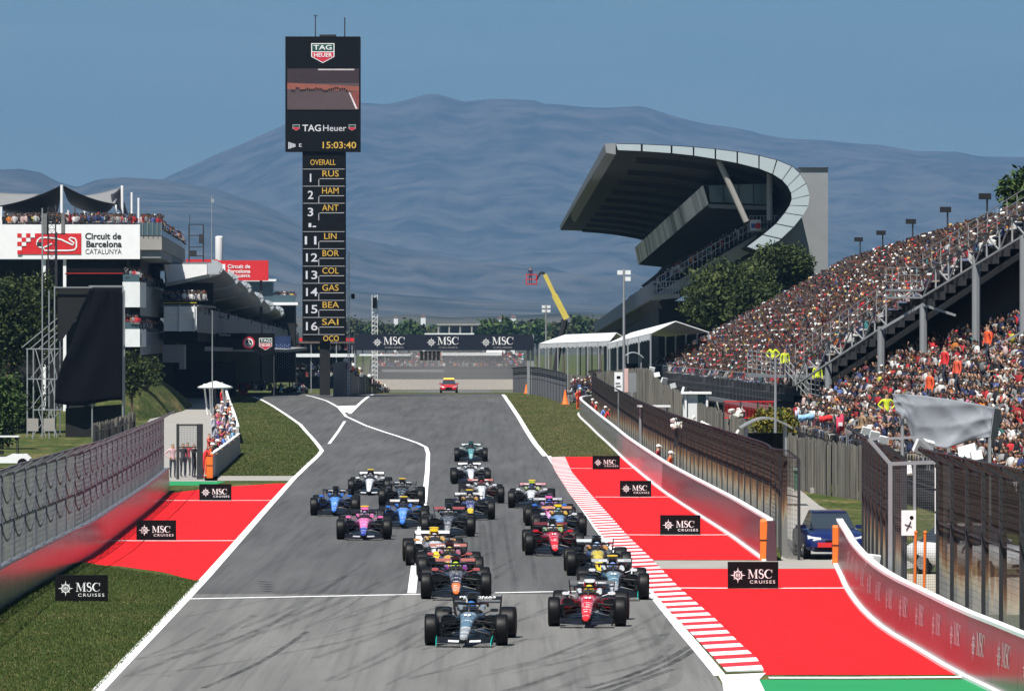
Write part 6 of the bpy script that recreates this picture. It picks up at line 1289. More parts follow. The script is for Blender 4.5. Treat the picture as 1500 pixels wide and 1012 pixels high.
# start gantry
d = 577; ga = thing('start_gantry', 'dark gantry board with three white compass prints spanning the track', 'gantry', (X(650, d), d, gz(d))); M_navy = mat('navy_board', (.012, .016, .028, 1), .45, var=.1)
x0, x1, z0, z1 = X(519, d), X(780, d), Z(513, d), Z(490, d); MB().box(((x0+x1)/2, d, (z0+z1)/2), (x1 - x0, 1.0, z1 - z0)).obj('board', M_navy, ga)
for px in (545, 624, 704):
    q = X(px, d); h = z1 - z0; m = MB(); star(m, q + .55, z0 + h*.5, .50, d - .52); m.obj('compass_emblem', M_white, ga); m = MB(); serif_msc(m, q + 1.18, z0 + h*.36, .78, d - .52); m.obj('lettering', M_white, ga)
    put_text('CRUISES', .24, (q + 2.25, d - .52, z0 + h*.17), mat('dim_print', g(.30), .5, var=0), ga, width=1.9)
for px in (520, 774, 780): MB().box((X(px, d), d + .2, (gz(d) + z1)/2), (.28 if px > 770 else .2, .28, z1 - gz(d))).obj('post', M_steel, ga)
lg = MB()
for k in range(5): lg.box((X(618 + k*6, d), d - .3, z0 - .55), (.34, .2, .95))
lg.obj('start_lights', M_dark, ga)
m = mast = thing('light_mast', 'slim lattice mast with black loudspeakers beyond the gantry', 'mast', (X(549, 640), 640, gz(640)))
mb = MB(); h = Z(432, 640) - gz(640)
for s in ((-.3, -.3), (.3, -.3), (0, .3)): mb.beam((s[0], s[1], 0), (s[0], s[1], h), .06)
for i in range(22): mb.beam((-.3, -.3, i*h/22), (.3, -.3, i*h/22), .07); mb.beam((-.3, -.3, i*h/22), (.3, -.3, (i+1)*h/22), .04)
mb.obj('lattice', M_offwhite, mast, world=False); MB().box((0, -.5, h - .9), (.5, .4, 1.2)).obj('loudspeaker', M_black, mast, world=False)
# verge fence and cushions near the crest on the right
fence('catch_fence', 'dim wire fence far down the right verge by the gantry', [Vector((X(752, 640), 640, 0)), Vector((X(775, 585), 585, 0)), Vector((X(800, 540), 540, 0)), Vector((X(830, 500), 500, 0))], 2.6, 6, .3, .012, (-.2, 0, .2), M_wire, M_dsteel)
barrier('track_barrier', 'short grey barrier beyond the grass near the gantry', [Vector((X(800, 560), 560, 0)), Vector((X(818, 530), 530, 0)), Vector((X(829, 500), 500, 0))], 1.2, .35, 5, lambda i, n, c: M_concd)
for px, y0, y1, d, lb in ((828, 566, 587, 500, 'orange marker cone beside the far grey barrier'), (771, 561, 575, 590, 'orange marker cone below the gantry posts')):
    r = thing('marker_cone', lb, 'cone', (X(px, d), d, gz(d))); h = (y1-y0)/F*d; MB().lathe([(h*.26, 0), (h*.22, .05), (h*.05, h), (.01, h*1.02)], 10, axis='z').obj('cone', M_orange, r, 50, world=False); MB().box((0, 0, .03), (h*.6, h*.6, .06)).obj('base', M_orange, r, world=False)
# ================================================================== SCORING TOWER
M_led = mat('amber_led', (.3, .2, .03, 1), .5, var=0, emit=(1.0, .62, .12, 1), estr=.22)
M_ledw = mat('white_led', g(.3), .5, var=0, emit=(.85, .87, 1, 1), estr=.26)
M_ledl = mat('led_frame_line', g(.25), .5, var=0, emit=(.7, .72, .8, 1), estr=.20)
M_crew = mat('crimson_print', (.45, .02, .04, 1), .5, var=0, emit=(.6, .05, .08, 1), estr=.12)
M_grn = mat('green_print', (.01, .07, .045, 1), .5, var=0)
d = 545; TW = thing('scoring_tower', 'tall black scoring tower with amber timing letters and a screen', 'tower', (X(474, d), d, gz(d)))
def trect(name, x0, y0, x1, y1, dy, th, m, parent=TW):
    return MB().box(((X(x0, d) + X(x1, d))/2, d + dy + th/2, (Z(y0, d) + Z(y1, d))/2), (X(x1, d) - X(x0, d), th, Z(y0, d) - Z(y1, d))).obj(name, m, parent)
trect('head', 418, 54, 527.5, 222, -.2, 2.6, M_black); trect('column', 443, 223, 506, 500, 0, 2.0, M_black); trect('foot', 468, 500, 483, 579, .4, 1.0, M_dark)
yb = [229, 248, 273, 298, 324] + [339.5, 364.5, 390, 415, 440, 465, 490]
for i in range(len(yb)-1):
    if i == 3: trect('timing_panel', 444, 298.8, 505, 339, -.06, .06, M_black); continue
    if i == 4: continue
    trect('timing_panel', 444, yb[i] + .8, 505, yb[i+1] - .2, -.06, .06, M_black)
for i, y in enumerate(yb):
    if y in (229, 324): continue
    trect('divider', 444, y - .35, 505, y + .35, -.10, .03, M_ledl)
put = lambda t_, x, y, hpx, m, w=None, b=.0, dy=-.11: put_text(t_, hpx/F*d*1.42, (X(x, d), d + dy, Z(y, d)), m, TW, bold=b, width=(w/F*d if w else None))
put('OVERALL', 473, 238.5, 8, M_led, 37)
for t_, n_, y in (('RUS', '1', 248), ('HAM', '2', 273), ('ANT', '3', 298), ('LIN', '11', 339.5), ('BOR', '12', 364.5), ('COL', '13', 390), ('GAS', '14', 415), ('BEA', '15', 440), ('SAI', '16', 465)):
    put(t_, 484, y + 7, 9, M_led, 24 if t_ != 'LIN' else 18, .001); put(n_, 455, y + 13.5, 12, M_ledw, None if n_ == '1' else (8 if len(n_) == 1 else 17), .012)
    trect('box_line', 468, y + 13.6, 504, y + 14.5, -.10, .03, M_ledl); trect('box_line', 466.5, y + 15, 467.5, y + 25, -.10, .03, M_ledl)
put('OCO', 485, 496, 8, M_led, 23, .008); trect('box_line', 452, 327, 456, 333, -.10, .03, M_ledw); trect('box_line', 458, 331, 463, 333, -.10, .03, M_ledw)
# head: shield emblem, screen picture, name line, clock
def shield(x0, y0, x1, y1, full=True, parent=TW, dd_=None, yy=None):
    dd_ = dd_ or d; yy = yy if yy is not None else -.22; w = x1 - x0; h = y1 - y0; P = lambda x, y: (X(x0 + x*w, dd_), dd_ + yy, Z(y0 + y*h, dd_)); Q = lambda x, y, e: (X(x0 + x*w, dd_), dd_ + yy - e, Z(y0 + y*h, dd_))
    MB().prism([P(0, 0), P(1, 0), P(1, .68), P(.5, 1), P(0, .68)], (0, .02, 0)).obj('shield_border', M_white, parent)
    MB().prism([Q(.04, .04, .015), Q(.96, .04, .015), Q(.96, .40, .015), Q(.04, .40, .015)], (0, .012, 0)).obj('shield_top', M_grn, parent); MB().prism([Q(.04, .45, .015), Q(.96, .45, .015), Q(.96, .66, .015), Q(.5, .95, .015), Q(.04, .66, .015)], (0, .012, 0)).obj('shield_bottom', M_crew, parent)
    if full:
        for t_, y, hh in (('TAG', .22, .24), ('HEUER', .60, .20)): put_text(t_, hh*h/F*dd_*1.4, (X(x0 + .5*w, dd_), dd_ + yy - .03, Z(y0 + y*h, dd_)), M_white, parent, width=w*.78/F*dd_, bold=.006)
shield(456, 64, 490, 93)
trect('screen', 421, 101, 526, 161, -.26, .05, mat('screen_asphalt', (.05, .035, .035, 1), .4, var=.15, scale=1.5, emit=(.22, .15, .16, 1), estr=.16))
def scr(name, pts, col, e=.012): MB().prism([(X(a, d), d - .262 - e, Z(b, d)) for a, b in pts], (0, .008, 0)).obj(name, mat('screen_' + name, col, .4, var=.25, scale=3, emit=col, estr=.22), TW)
scr('image_sky_band', [(421, 101), (526, 101), (526, 122), (421, 122)], (.035, .022, .026, 1)); scr('image_runoff', [(421, 122), (526, 127), (526, 134), (421, 131)], (.22, .07, .05, 1), .014); scr('image_white_roof', [(466, 101.5), (519, 101.5), (519, 103.5), (466, 103.5)], (.4, .36, .36, 1), .018); scr('image_edge_line', [(511, 136), (513, 136), (524, 160), (521, 160)], (.6, .5, .5, 1), .018); scr('image_verge', [(514, 136), (526, 134), (526, 160), (525, 160)], (.18, .05, .04, 1), .016)
m = MB(); rr = random.Random(2)
for i in range(26): x = 428 + i*3.2; y = 131 + rr.uniform(-1.5, 3); m.box((X(x, d), d - .285, Z(y, d)), (.16, .01, .22))
m.obj('image_cars', M_matblack, TW)
put('TAG', 457, 188.5, 9.5, M_ledw, 27, .012, -.24); put('Heuer', 490, 188.5, 9, M_ledw, 34, 0, -.24); put('15:03:40', 496, 213.5, 9.5, M_led, 49, .008, -.24); put('E', 440, 213.5, 5, M_ledw, 4, 0, -.24)
shield(429, 183, 439, 192, False); shield(511, 183, 521, 192, False)
for k in range(5): trect('windsock_mark', 422.5 + k*2.2, 208.5 + k*.7, 424 + k*2.2, 218.5 - k*.7, -.24, .03, M_ledw)
for px, y0, r in ((462, 22, .05), (505, 26, .06)): MB().tube([W(px, y0, d + .8), W(px, 54, d + .8)], r, 6).obj('antenna', M_dsteel, TW)
MB().box((X(480, d), d + .8, Z(52.5, d)), (1.6, .6, .25)).box((X(462, d), d + .8, Z(23, d)), (.5, .05, .05)).obj('roof_kit', M_dsteel, TW)
# service ladder beside it
ld = thing('lattice_ladder', 'pale lattice ladder standing at the right of the scoring tower', 'ladder', (X(513, 552), 552, gz(552))); m = MB(); z0, z1 = gz(552), Z(370, 552)
for px in (509.5, 512): m.beam((X(px, 552), 552, z0), (X(px, 552), 552, z1), .06)
for i in range(38): m.beam((X(509.5, 552), 552, z0 + (z1-z0)*i/38), (X(512, 552), 552, z0 + (z1-z0)*i/38), .07)
m.obj('rungs', M_offwhite, ld); MB().beam(W(512, 434, 552), W(518, 434, 552), .06).box(W(517, 434, 552), (.35, .3, .5)).obj('loudspeaker', M_black, ld)
# ================================================================== LEFT: CONTROL BUILDING
cb = thing('control_building', 'white fronted control building with terraces and a circuit sign', 'building', (X(100, 470), 470, gz(470))); D0 = 470.0
def facebox(name, x0, y0, x1, y1, th, m, dy=0, parent=cb, dd_=D0): return MB().box(((X(x0, dd_) + X(x1, dd_))/2, dd_ + dy + th/2, (Z(y0, dd_) + Z(y1, dd_))/2), (X(x1, dd_) - X(x0, dd_), th, Z(y0, dd_) - Z(y1, dd_))).obj(name, m, parent)
facebox('sign_wall', -70, 329, 205, 379.5, .5, M_white); facebox('roof_deck', -70, 333, 204, 336, 40, M_concd, .6)
facebox('recess_wall', -70, 379.5, 182, 470, .3, M_matblack, 3); facebox('recess_lintel', 95, 379.6, 181, 402, .3, M_black, .4); facebox('recess_line', 95, 400, 180, 400.8, .1, M_red, .25)
for x in (62, 92): facebox('column', x, 379.6, x + 4.5, 640, .4, M_white, .3)
facebox('lower_wall', -70, 470, 182, 640, .3, M_dark, 4)
def planw(name, pts, y0, y1, m, dref=D0): return MB().plan([(X(a, b), b) for a, b in pts], Z(y1, dref), Z(y0, dref)).obj(name, m, cb)
planw('terrace_slab', [(205.4, D0), (237, D0), (252, 500), (264, 525), (271, 550), (271, 600), (120, 600), (205.4, D0 + 10)], 345, 366, M_concl)
planw('terrace_soffit', [(206, D0 + .3), (236, D0 + .3), (250, 500), (262, 525), (268, 550), (180, 590)], 366.1, 378, M_concd)
planw('terrace_screen', [(205.4, D0 - .05), (237.3, D0 - .05), (252.4, 500), (264.4, 525), (271.5, 550), (271, 550.2), (264, 525.2), (252, 500.2), (237, D0 + .12), (205.4, D0 + .12)], 326.5, 344.9, M_bglass)
for px in (209, 216, 223, 230, 236): facebox('rail_post', px, 325.5, px + .7, 345, .08, M_steel, -.16)
planw('upper_storey', [(190, D0 + 3), (206, D0 + 3), (219, 505), (235, 540), (150, 560)], 378.2, 640, M_matblack)
for nm_, y0, y1, y2, m_ in (('balcony', 413, 450, 400, M_offwhite), ('balcony', 482, 508, 470, M_offwhite)):
    facebox(nm_, 179.5, y0, 205, y1, 8, m_); facebox('balcony_rail', 180, y2 + 2, 204, y0 - .2, .06, M_bglass, .05)
    planw('balcony_side', [(205.2, D0 + .1), (222, 500), (240, 535), (239, 536), (221, 501), (205.2, D0 + 2)], y0 + 4, y1 + 12, M_concd); planw('balcony_rail', [(205.6, D0 + .1), (222.4, 500), (240.4, 535), (240.2, 535.3), (222, 500.3), (205.4, D0 + .3)], y0 - 7, y0 + 3.8, M_bglass)
planw('banner', [(206, D0 - .1), (222.8, 499.6), (239.8, 534), (239.6, 534.2), (222.5, 499.9), (205.8, D0 + .05)], 488, 506, mat('banner_blue', (.10, .13, .20, 1), .5, var=.3, scale=2))
# sign: chequered red panel with the circuit outline and three lines of lettering
facebox('sign_panel', 32, 342, 119, 372.5, .03, M_red, -.05)
for i, row in enumerate(('WRWR', 'RWWW', 'WRWW', 'RWWW', 'WWWW')):
    pass
for (cx_, cy_, w, h) in ((31.6, 342, 6.6, 0),):
    pass
wht = [(1, 0), (3, 0), (0, 1), (2, 1), (1, 2), (0, 3)]
for (i, j) in wht: facebox('sign_square', 25.5 + i*6.4, 341.9 + j*6.15, 32 + i*6.4, 348.1 + j*6.15, .02, M_white, -.10)
for (i, j) in ((0, 0), (2, 0), (1, 1), (0, 2), (0, 4)): facebox('sign_square', 25.5 + i*6.4, 342 + j*6.15, 31.9 + i*6.4, 348.1 + j*6.15, .02, M_red, -.12)
m = MB(); tr = [(54, 358), (55, 352), (59, 348.5), (68, 348), (80, 349), (90, 351), (100, 356), (107, 359), (108.5, 356), (103, 352), (101, 350), (104, 348), (110, 349.5), (112, 353), (112, 362), (109, 366), (100, 367), (66, 367), (63, 363), (70, 360), (76, 357)]
stroke(m, [(X(a, D0), Z(b, D0)) for a, b in tr], .12, D0 - .09); stroke(m, [(X(a, D0), Z(b, D0)) for a, b in ((54, 358), (58, 362), (63, 363))], .12, D0 - .092); m.obj('circuit_outline', M_white, cb)
for t_, x, y, hh, w, b in (('Circuit de', 151, 346.5, 9, 53, .02), ('Barcelona', 152, 358, 9, 52, .02), ('CATALUNYA', 151.5, 369, 7.5, 53, -.002)): put_text(t_, hh/F*D0*1.42, (X(x, D0), D0 - .02, Z(y, D0)), mat('sign_print', g(.03), .5, var=0), cb, bold=b, width=w/F*D0)
# sails over the roof terrace with their masts
M_sail = mat('sail_cloth', (.035, .035, .045, 1), .7, var=.12); M_sail2 = mat('pale_sail_cloth', (.20, .20, .20, 1), .7, var=.1)
def sail(label, pts, sag, m_, depth):
    # pts: four corners (column, row, distance); a tensioned sheet sagging between them
    C = [W(*q) for q in pts]; r = thing('shade_sail', label, 'shade sail', C[0].lerp(C[2], .5)); mb = MB(); n = 10
    G_ = [];
    for j in range(n+1):
        for i in range(n+1):
            u, v = i/n, j/n; q = (C[0]*(1-u) + C[1]*u)*(1-v) + (C[3]*(1-u) + C[2]*u)*v; q = q.copy(); q.z -= sag*(4*u*(1-u) + 4*v*(1-v))*.5; G_.append(q)
    mb.add(G_, [(j*(n+1)+i, j*(n+1)+i+1, (j+1)*(n+1)+i+1, (j+1)*(n+1)+i) for j in range(n) for i in range(n)]); o = mb.obj('cloth', m_, r, 60); o.modifiers.new('s', 'SOLIDIFY').thickness = .03
sail('dark shade sail peaked at the left mast', [(-2, 302, 474), (91, 271, 476), (84, 312, 494), (20, 312, 500)], .5, M_sail, 0); sail('pale shade sail at the left edge of the roof', [(-40, 278, 482), (60, 284, 484), (5, 302, 476), (-40, 305, 476)], .3, M_sail2, 0)
sail('dark shade sail falling right of the left mast', [(91, 271, 476), (168, 299, 478), (150, 312, 505), (104, 300, 500)], .5, M_sail, 0); sail('pale grey shade sail between the two masts', [(104, 288, 500), (176, 275, 496), (168, 299, 480), (120, 292, 490)], .35, M_sail2, 0); sail('small dark shade sail by the right mast', [(176, 275, 488), (188, 316, 492), (165, 300, 482), (162, 285, 486)], .2, M_sail, 0)
for k, (px, y0, dd_, r_, lb) in enumerate(((90.5, 271, 476, .13, 'tallest white mast at the peak of the left sail'), (179, 272, 488, .13, 'white mast at the right sail'), (193, 282, 492, .10, 'slim white mast right of the sails'), (203, 290, 496, .10, 'rightmost short white mast with lamp'), (2, 303, 474, .10, 'white mast at the left picture edge'), (170, 300, 479, .09, 'thin white mast before the crowd'), (109, 288, 500, .10, 'white mast in the shade between the sails'), (124, 298, 505, .09, 'short mast behind the orange shirts'), (100, 308, 480, .09, 'short mast left of the orange shirts'))):
    o = thing('mast', lb, 'mast', (X(px, dd_), dd_, Z(333, D0))); MB().tube([(0, 0, 0), (0, 0, Z(y0, dd_) - Z(333, D0))], r_, 8).obj('tube', M_white, o, 50, world=False); MB().box((0, 0, .05), (.4, .4, .1)).obj('foot_plate', M_steel, o, world=False)
rp = [(X(px, dd_), dd_, Z(334, D0)) for px, dd_ in [(random.uniform(0, 206), random.uniform(471, 476)) for _ in range(150)]] + [(X(px, dd_), dd_, Z(336, D0)) for px, dd_ in [(random.uniform(206, 236), random.uniform(470.6, 476)) for _ in range(45)]]
for i in range(190): u = random.random(); dd_ = 470.5 + u*78; rp.append((X(np.interp(dd_, [470, 500, 525, 550], [236, 251, 263, 270]) - random.uniform(.5, 9), dd_), dd_, Z(343, D0)))
crowd_mesh('crowd', rp, R(20), [.0, .0, .8, .2], 'spectators lining the roof terrace of the control building')
rp = [(X(random.uniform(183, 204), dd_), dd_, Z(q, D0)) for q in (414, 483) for dd_ in [random.uniform(470.3, 471.6) for _ in range(18)]] + [(X(np.interp(dd_, [470, 500, 535], [204, 221, 239]) - random.uniform(.3, 1.6), dd_), dd_, Z(q, D0)) for q in (420, 490) for dd_ in [random.uniform(470.5, 534) for _ in range(80)]]
crowd_mesh('crowd', rp, R(20), [.0, .0, .8, .2], 'spectators on the side balconies of the control building')
# ================================================================== PIT BUILDING
pb_ = thing('pit_building', 'long pit building with overlapping curved roof shells', 'building', (X(300, 520), 520, gz(520)))
tips = [(324, 392, 505), (347, 409, 545), (366, 422, 585), (384, 437, 625), (399, 448, 665), (414, 456, 705), (428, 466, 745)]
M_roofg = mat('roof_grey', (.20, .21, .22, 1), .5, metal=.2, var=.12, scale=.4)
for i, (tx, ty, td) in enumerate(tips):
    nx, ny, nd = tips[min(i+1, len(tips)-1)] if i < len(tips)-1 else (440, 474, 785)
    s = 505/td
    def prof(cx_, cy_, dd_, k): return [W(cx_ + a*k, cy_ + b*k, dd_) for a, b in ((-84, -8), (-14, -8), (-5, -6), (0, 0), (-3, 6), (-12, 10), (-82, 24))]
    m = MB(); m.loft([prof(tx, ty, td, s), prof(nx - 3, ny + 2, nd, 505/nd)]); m.obj('roof_shell', M_roofg, pb_, 35)
    m = MB(); P = prof(tx, ty, td - .3, s)[1:]; 
    for a, b in zip(P[:-1], P[1:]): m.beam(a, b, .35, .45)
    m.obj('roof_rib', M_alu, pb_)
MB().prism([W(240, 387, 503.5), W(303, 387, 503.5), W(303, 402, 503.5), W(245, 414, 503.5)], (0, .8, 0)).obj('roof_fascia', M_white, pb_); MB().prism([W(304, 386, 503.2), W(320, 385, 503.2), W(325, 392, 503.2), W(320, 400, 503.2), (W(304, 402, 503.2))], (0, .8, 0)).obj('roof_end_cap', mat('end_cap', (.40, .43, .46, 1), .5, var=.05), pb_)
D3 = 499
fb = lambda name, x0, y0, x1, y1, th, m, dy=0: facebox(name, x0, y0, x1, y1, th, m, dy, pb_, D3)
fb('terrace_front', 240, 449, 288, 484, .6, M_offwhite); fb('rail', 240, 443, 288, 444, .08, mat('yellow_rail', (.6, .5, .05, 1), .5), -.1)
for x in (262.5, 284): fb('front_frame', x, 447, x + 1.2, 486, .15, M_white, -.2)
for y in (456, 465.5, 484): fb('front_frame', 240, y, 285, y + 1, .12, M_white, -.15)
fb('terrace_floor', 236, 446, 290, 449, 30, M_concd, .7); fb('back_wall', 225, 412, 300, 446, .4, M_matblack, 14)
m = MB(); m.loft([[W(288.5, 450, 508), W(292, 449, 508.3), W(292, 486, 508.3), W(288.5, 487, 508)], [W(436, 488, 760), W(438, 488, 760), W(438, 503, 760), W(436, 503, 760)]]); m.obj('gallery_parapet', M_concd, pb_)
m = MB(); m.loft([[W(240, 450, 520), W(290, 450, 520), W(290, 500, 520), W(240, 500, 520)], [W(380, 470, 760), W(437, 488, 760), W(437, 506, 760), W(380, 506, 760)]]); m.obj('upper_floor', M_dark, pb_)
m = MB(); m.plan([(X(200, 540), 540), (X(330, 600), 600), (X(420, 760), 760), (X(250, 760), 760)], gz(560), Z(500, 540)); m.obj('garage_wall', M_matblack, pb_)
for k in range(4): MB().plan([(X(262 + k*24, 560 + k*40) - .25, 560 + k*40), (X(262 + k*24, 560 + k*40) + .25, 560 + k*40), (X(262 + k*24, 560 + k*40) + .25, 560.6 + k*40), (X(262 + k*24, 560 + k*40) - .25, 560.6 + k*40)], gz(560), Z(498, 560)).obj('column', M_conc, pb_)
m = MB(); m.loft([[W(300, 508, 530), W(420, 512, 560), W(420, 516, 560), W(300, 514, 530)], [W(330, 505, 650), W(450, 509, 690), W(450, 513, 690), W(330, 511, 650)]]); m.obj('pit_canopy', M_concd, pb_)
rp = [(X(random.uniform(240, 300), dd_), dd_, Z(447, D3)) for dd_ in [random.uniform(499.3, 504) for _ in range(110)]]
for i in range(160): u = random.random(); a = lerp(W(292, 449, 508), W(437, 488, 760), u); rp.append((a.x - random.uniform(.1, 1.2), a.y, a.z - .95))
crowd_mesh('crowd', rp, R(20), [.0, .0, .8, .2], 'spectators along the gallery of the pit building')
fb2 = facebox('terrace_block', 238, 505, 262, 531, 3, M_concd, 0, pb_, 500); facebox('terrace_block_leg', 262, 505, 270, 541, 2, M_concd, .5, pb_, 500); facebox('opening_shade', 236, 531.5, 330, 585, .3, M_matblack, 20, pb_, 520)  # matt black sheet draws the shade inside the pit opening
# red roof sign, antennas and white drum behind
rs_ = thing('roof_sign', 'red roof sign with white circuit name behind the pit roof', 'sign', (X(352, 640), 640, gz(640))); facebox('panel', 318, 381.5, 393, 411, .4, M_red, 0, rs_, 640); facebox('support', 330, 411, 334, 560, .4, M_dsteel, .6, rs_, 640); facebox('support', 380, 411, 384, 560, .4, M_dsteel, .6, rs_, 640); facebox('rear_box', 272, 380, 318, 386, 1, M_red, .5, rs_, 640)
for t_, y, hh, w in (('Circuit de', 390.5, 5.5, 33), ('Barcelona', 397.5, 5.5, 33), ('CATALUNYA', 404.5, 4, 33)): put_text(t_, hh/F*640*1.42, (X(350, 640), 639.95, Z(y, 640)), M_white, rs_, bold=.01, width=w/F*640)
facebox('sign_square', 322, 387, 330, 396, .05, M_white, -.06, rs_, 640)
dr_ = thing('white_drum', 'white cylindrical tank on the roof beside the red sign', 'tank', (X(321, 645), 645, Z(383, 645))); MB().lathe([(.42, 0), (.45, .1), (.45, Z(346, 645) - Z(383, 645) - .1), (.3, Z(346, 645) - Z(383, 645))], 14, axis='z').obj('shell', M_white, dr_, 50, world=False); MB().lathe([(.5, -.1), (.5, .05)], 14, axis='z').obj('base_ring', M_steel, dr_, world=False)
at = thing('radio_mast', 'dark radio mast frame on the pit roof left of the drum', 'mast', (X(287, 600), 600, Z(384, 600))); m = MB()
for px in (277, 298): m.beam(W(px, 384, 600), W(px, 329, 600), .14)
for y in (329, 345, 362, 375): m.beam(W(277, y, 600), W(298, y, 600), .10)
m.beam(W(278, 329, 600), W(278, 315, 600), .06).box(W(295, 350, 600), (.5, .3, 1.0)).box(W(283, 371, 600), (.7, .3, .6)); m.obj('frame', M_dsteel, at)
o = thing('antenna_pole', 'tall thin antenna pole on the pit building roof', 'antenna', (X(310, 600), 600, Z(384, 600))); MB().tube([(0, 0, 0), (0, 0, Z(286, 600) - Z(384, 600))], [.07, .03], 6).obj('rod', M_steel, o, world=False); MB().box((.1, 0, Z(294, 600) - Z(384, 600)), (.3, .1, .4)).obj('dish', M_steel, o, world=False)
ct = thing('lookout_tower', 'small lookout with a white roof beyond the pit roof', 'building', (X(380, 720), 720, gz(720)))
facebox('cabin', 362, 413, 400, 445, 4, M_bglass, 0, ct, 720); facebox('roof', 356, 409, 405, 412, 6, M_white, -1, ct, 720); facebox('base', 362, 445, 400, 560, 4, M_concd, .2, ct, 720); facebox('deck', 398, 443, 437, 447, 5, M_white, -1, ct, 720); facebox('deck_rail', 400, 432, 433, 442.5, .2, M_bglass, -.5, ct, 720); facebox('deck_base', 400, 447.5, 432, 560, 4, M_dark, .2, ct, 720)
crowd_mesh('crowd', [(X(random.uniform(400, 432), 722), 720 + random.uniform(.2, 2), Z(442, 720)) for _ in range(40)], R(0), [0, 0, .8, .2], 'spectators on the lookout deck beyond the pit roof')
# pit lane sign gantry
ps = thing('pit_lane_sign', 'black sign beam with a round emblem and a shield over the pit exit', 'sign', (X(360, 540), 540, gz(540))); facebox('beam', 316, 488, 402, 512, .8, M_black, 0, ps, 540); MB().prism([W(370, 512.2, 540), W(402, 512.2, 540), W(398, 517, 540), W(384, 523, 540)], (0, .8, 0)).obj('beam_tail', M_black, ps)
for x in (316, 400): facebox('leg', x, 512.3, x + 2, 580, .3, M_dsteel, .2, ps, 540)
q = W(364.5, 502, 539.9); MB().lathe([(.01, 0), (.58, 0), (.58, -.04), (.01, -.04)], 20, c=q, axis='y').obj('round_emblem', M_crew, ps); MB().lathe([(.01, 0), (.42, 0), (.42, -.04), (.01, -.04)], 20, c=q + Vector((0, -.05, 0)), axis='y').obj('emblem_ring', M_white, ps); MB().lathe([(.01, 0), (.3, 0), (.3, -.04), (.01, -.04)], 16, c=q + Vector((0, -.1, 0)), axis='y').obj('emblem_core', M_dark, ps); MB().box((q.x, q.y - .17, q.z - .05), (.12, .02, .5)).box((q.x, q.y - .17, q.z - .1), (.42, .02, .12)).obj('emblem_figure', M_white, ps)
shield(379.5, 495, 398.5, 513, True, ps, 540, -.05); put_text('TAGHeuer', .32, (X(329, 540), 539.97, Z(490.5, 540)), M_white, ps, width=18/F*540)
facebox('number_panel', 320, 496, 358, 510, .06, M_matblack, -.1, ps, 540)
# pit lane furniture: boards, red chairs, canopy, hoarding walls
sb = thing('sponsor_board', 'dark blue dotted sponsor board hanging by the pit sign', 'board', (X(415, 600), 600, gz(600))); facebox('panel', 402, 492, 426, 545, .2, mat('board_blue', (.015, .03, .09, 1), .5, var=.2), 0, sb, 600)
m = MB(); 
for i in range(7):
    for j in range(9): q = W(405 + i*3, 505 + j*4 + (i % 2)*2, 599.9); m.box(q, (.09, .02, .09))
m.obj('dots', mat('dot_print', (.25, .32, .5, 1), .5), sb); facebox('post', 403, 545, 405, 580, .2, M_dsteel, .1, sb, 600); facebox('post', 423, 545, 425, 580, .2, M_dsteel, .1, sb, 600)
fs_ = thing('far_stand', 'red and white roofed stand seen behind the tower foot', 'grandstand', (X(470, 820), 820, gz(820))); facebox('roof', 425, 495, 520, 500, 8, M_red, 0, fs_, 820); facebox('roof', 425, 500.4, 520, 503, 8, M_white, .5, fs_, 820); facebox('floor', 425, 518, 520, 523, 8, M_offwhite, 0, fs_, 820); facebox('back', 425, 503, 520, 570, .5, M_dark, 7, fs_, 820)
for px in (430, 455, 492, 515): facebox('post', px, 503, px + 1.2, 575, .3, M_steel, .3, fs_, 820)
crowd_mesh('crowd', [(X(random.uniform(428, 518), 822), 820 + random.uniform(.5, 6), Z(random.choice((517, 545, 556)), 820)) for _ in range(130)], 0, [0, 0, .8, .2], 'spectators in the stand behind the tower foot')
pitw = thing('pit_wall', 'tall grey pit wall hoarding falling away right of the tower foot', 'wall', (X(520, 575), 575, gz(575)))
MB().prism([(X(488, 552), 552, gz(552)), W(488, 531, 552), W(505, 529, 556), (X(505, 556), 556, gz(556))], (.0, .3, 0)).obj('panel', M_concd, pitw)
for i in range(6):
    u0, u1 = i/6, (i + .97)/6; f = lambda u: (505 + 60*u, 556 + 50*u, 529 + 40*u); a, b = f(u0), f(u1); MB().prism([(X(a[0], a[1]), a[1], gz(a[1])), (X(b[0], b[1]), b[1], gz(b[1])), W(b[0], b[2], b[1]), W(a[0], a[2], a[1])], (.0, .3, 0)).obj('panel', M_concd, pitw)
for k, px in enumerate((506, 517, 526, 541, 563)): f = (px - 505)/60; a = W(px, 529 + 40*f - 2, 556 + 50*f - .2); MB().ball(a, .22, 8, 5).obj('lamp', M_white, pitw)
crowd_mesh('crowd', [(X(505 + 60*u, 556 + 50*u) + .2, 557.5 + 50*u, Z(529 + 40*u, 556 + 50*u) - 1.2) for u in [random.random() for _ in range(26)]], 0, [0, 0, .8, .2], 'team members on the pit wall')
for k, (px, y0, y1, dd_) in enumerate(((283, 561, 578, 560), (356, 561, 577, 575))):
    r = thing('red_tool_chest', 'red tool chest in the shaded pit lane, %s one' % ('left' if k == 0 else 'right'), 'tool chest', (X(px, dd_), dd_, gz(dd_))); h = (y1-y0)/F*dd_
    MB().box((0, 0, h*.45), (.95, .5, h*.8), taper=.96).obj('cabinet', M_red, r, world=False); MB().box((0, .15, h*.92), (.95, .2, h*.16)).obj('upstand', M_red, r, world=False)
    for i in range(3): MB().box((0, -.265, h*(.2 + i*.22)), (.8, .03, h*.15)).obj('drawer', M_red, r, world=False)
    for s in (-.35, .35): MB().ball((s, 0, .06), .06, 8, 5).obj('castor', M_tyre, r, world=False)
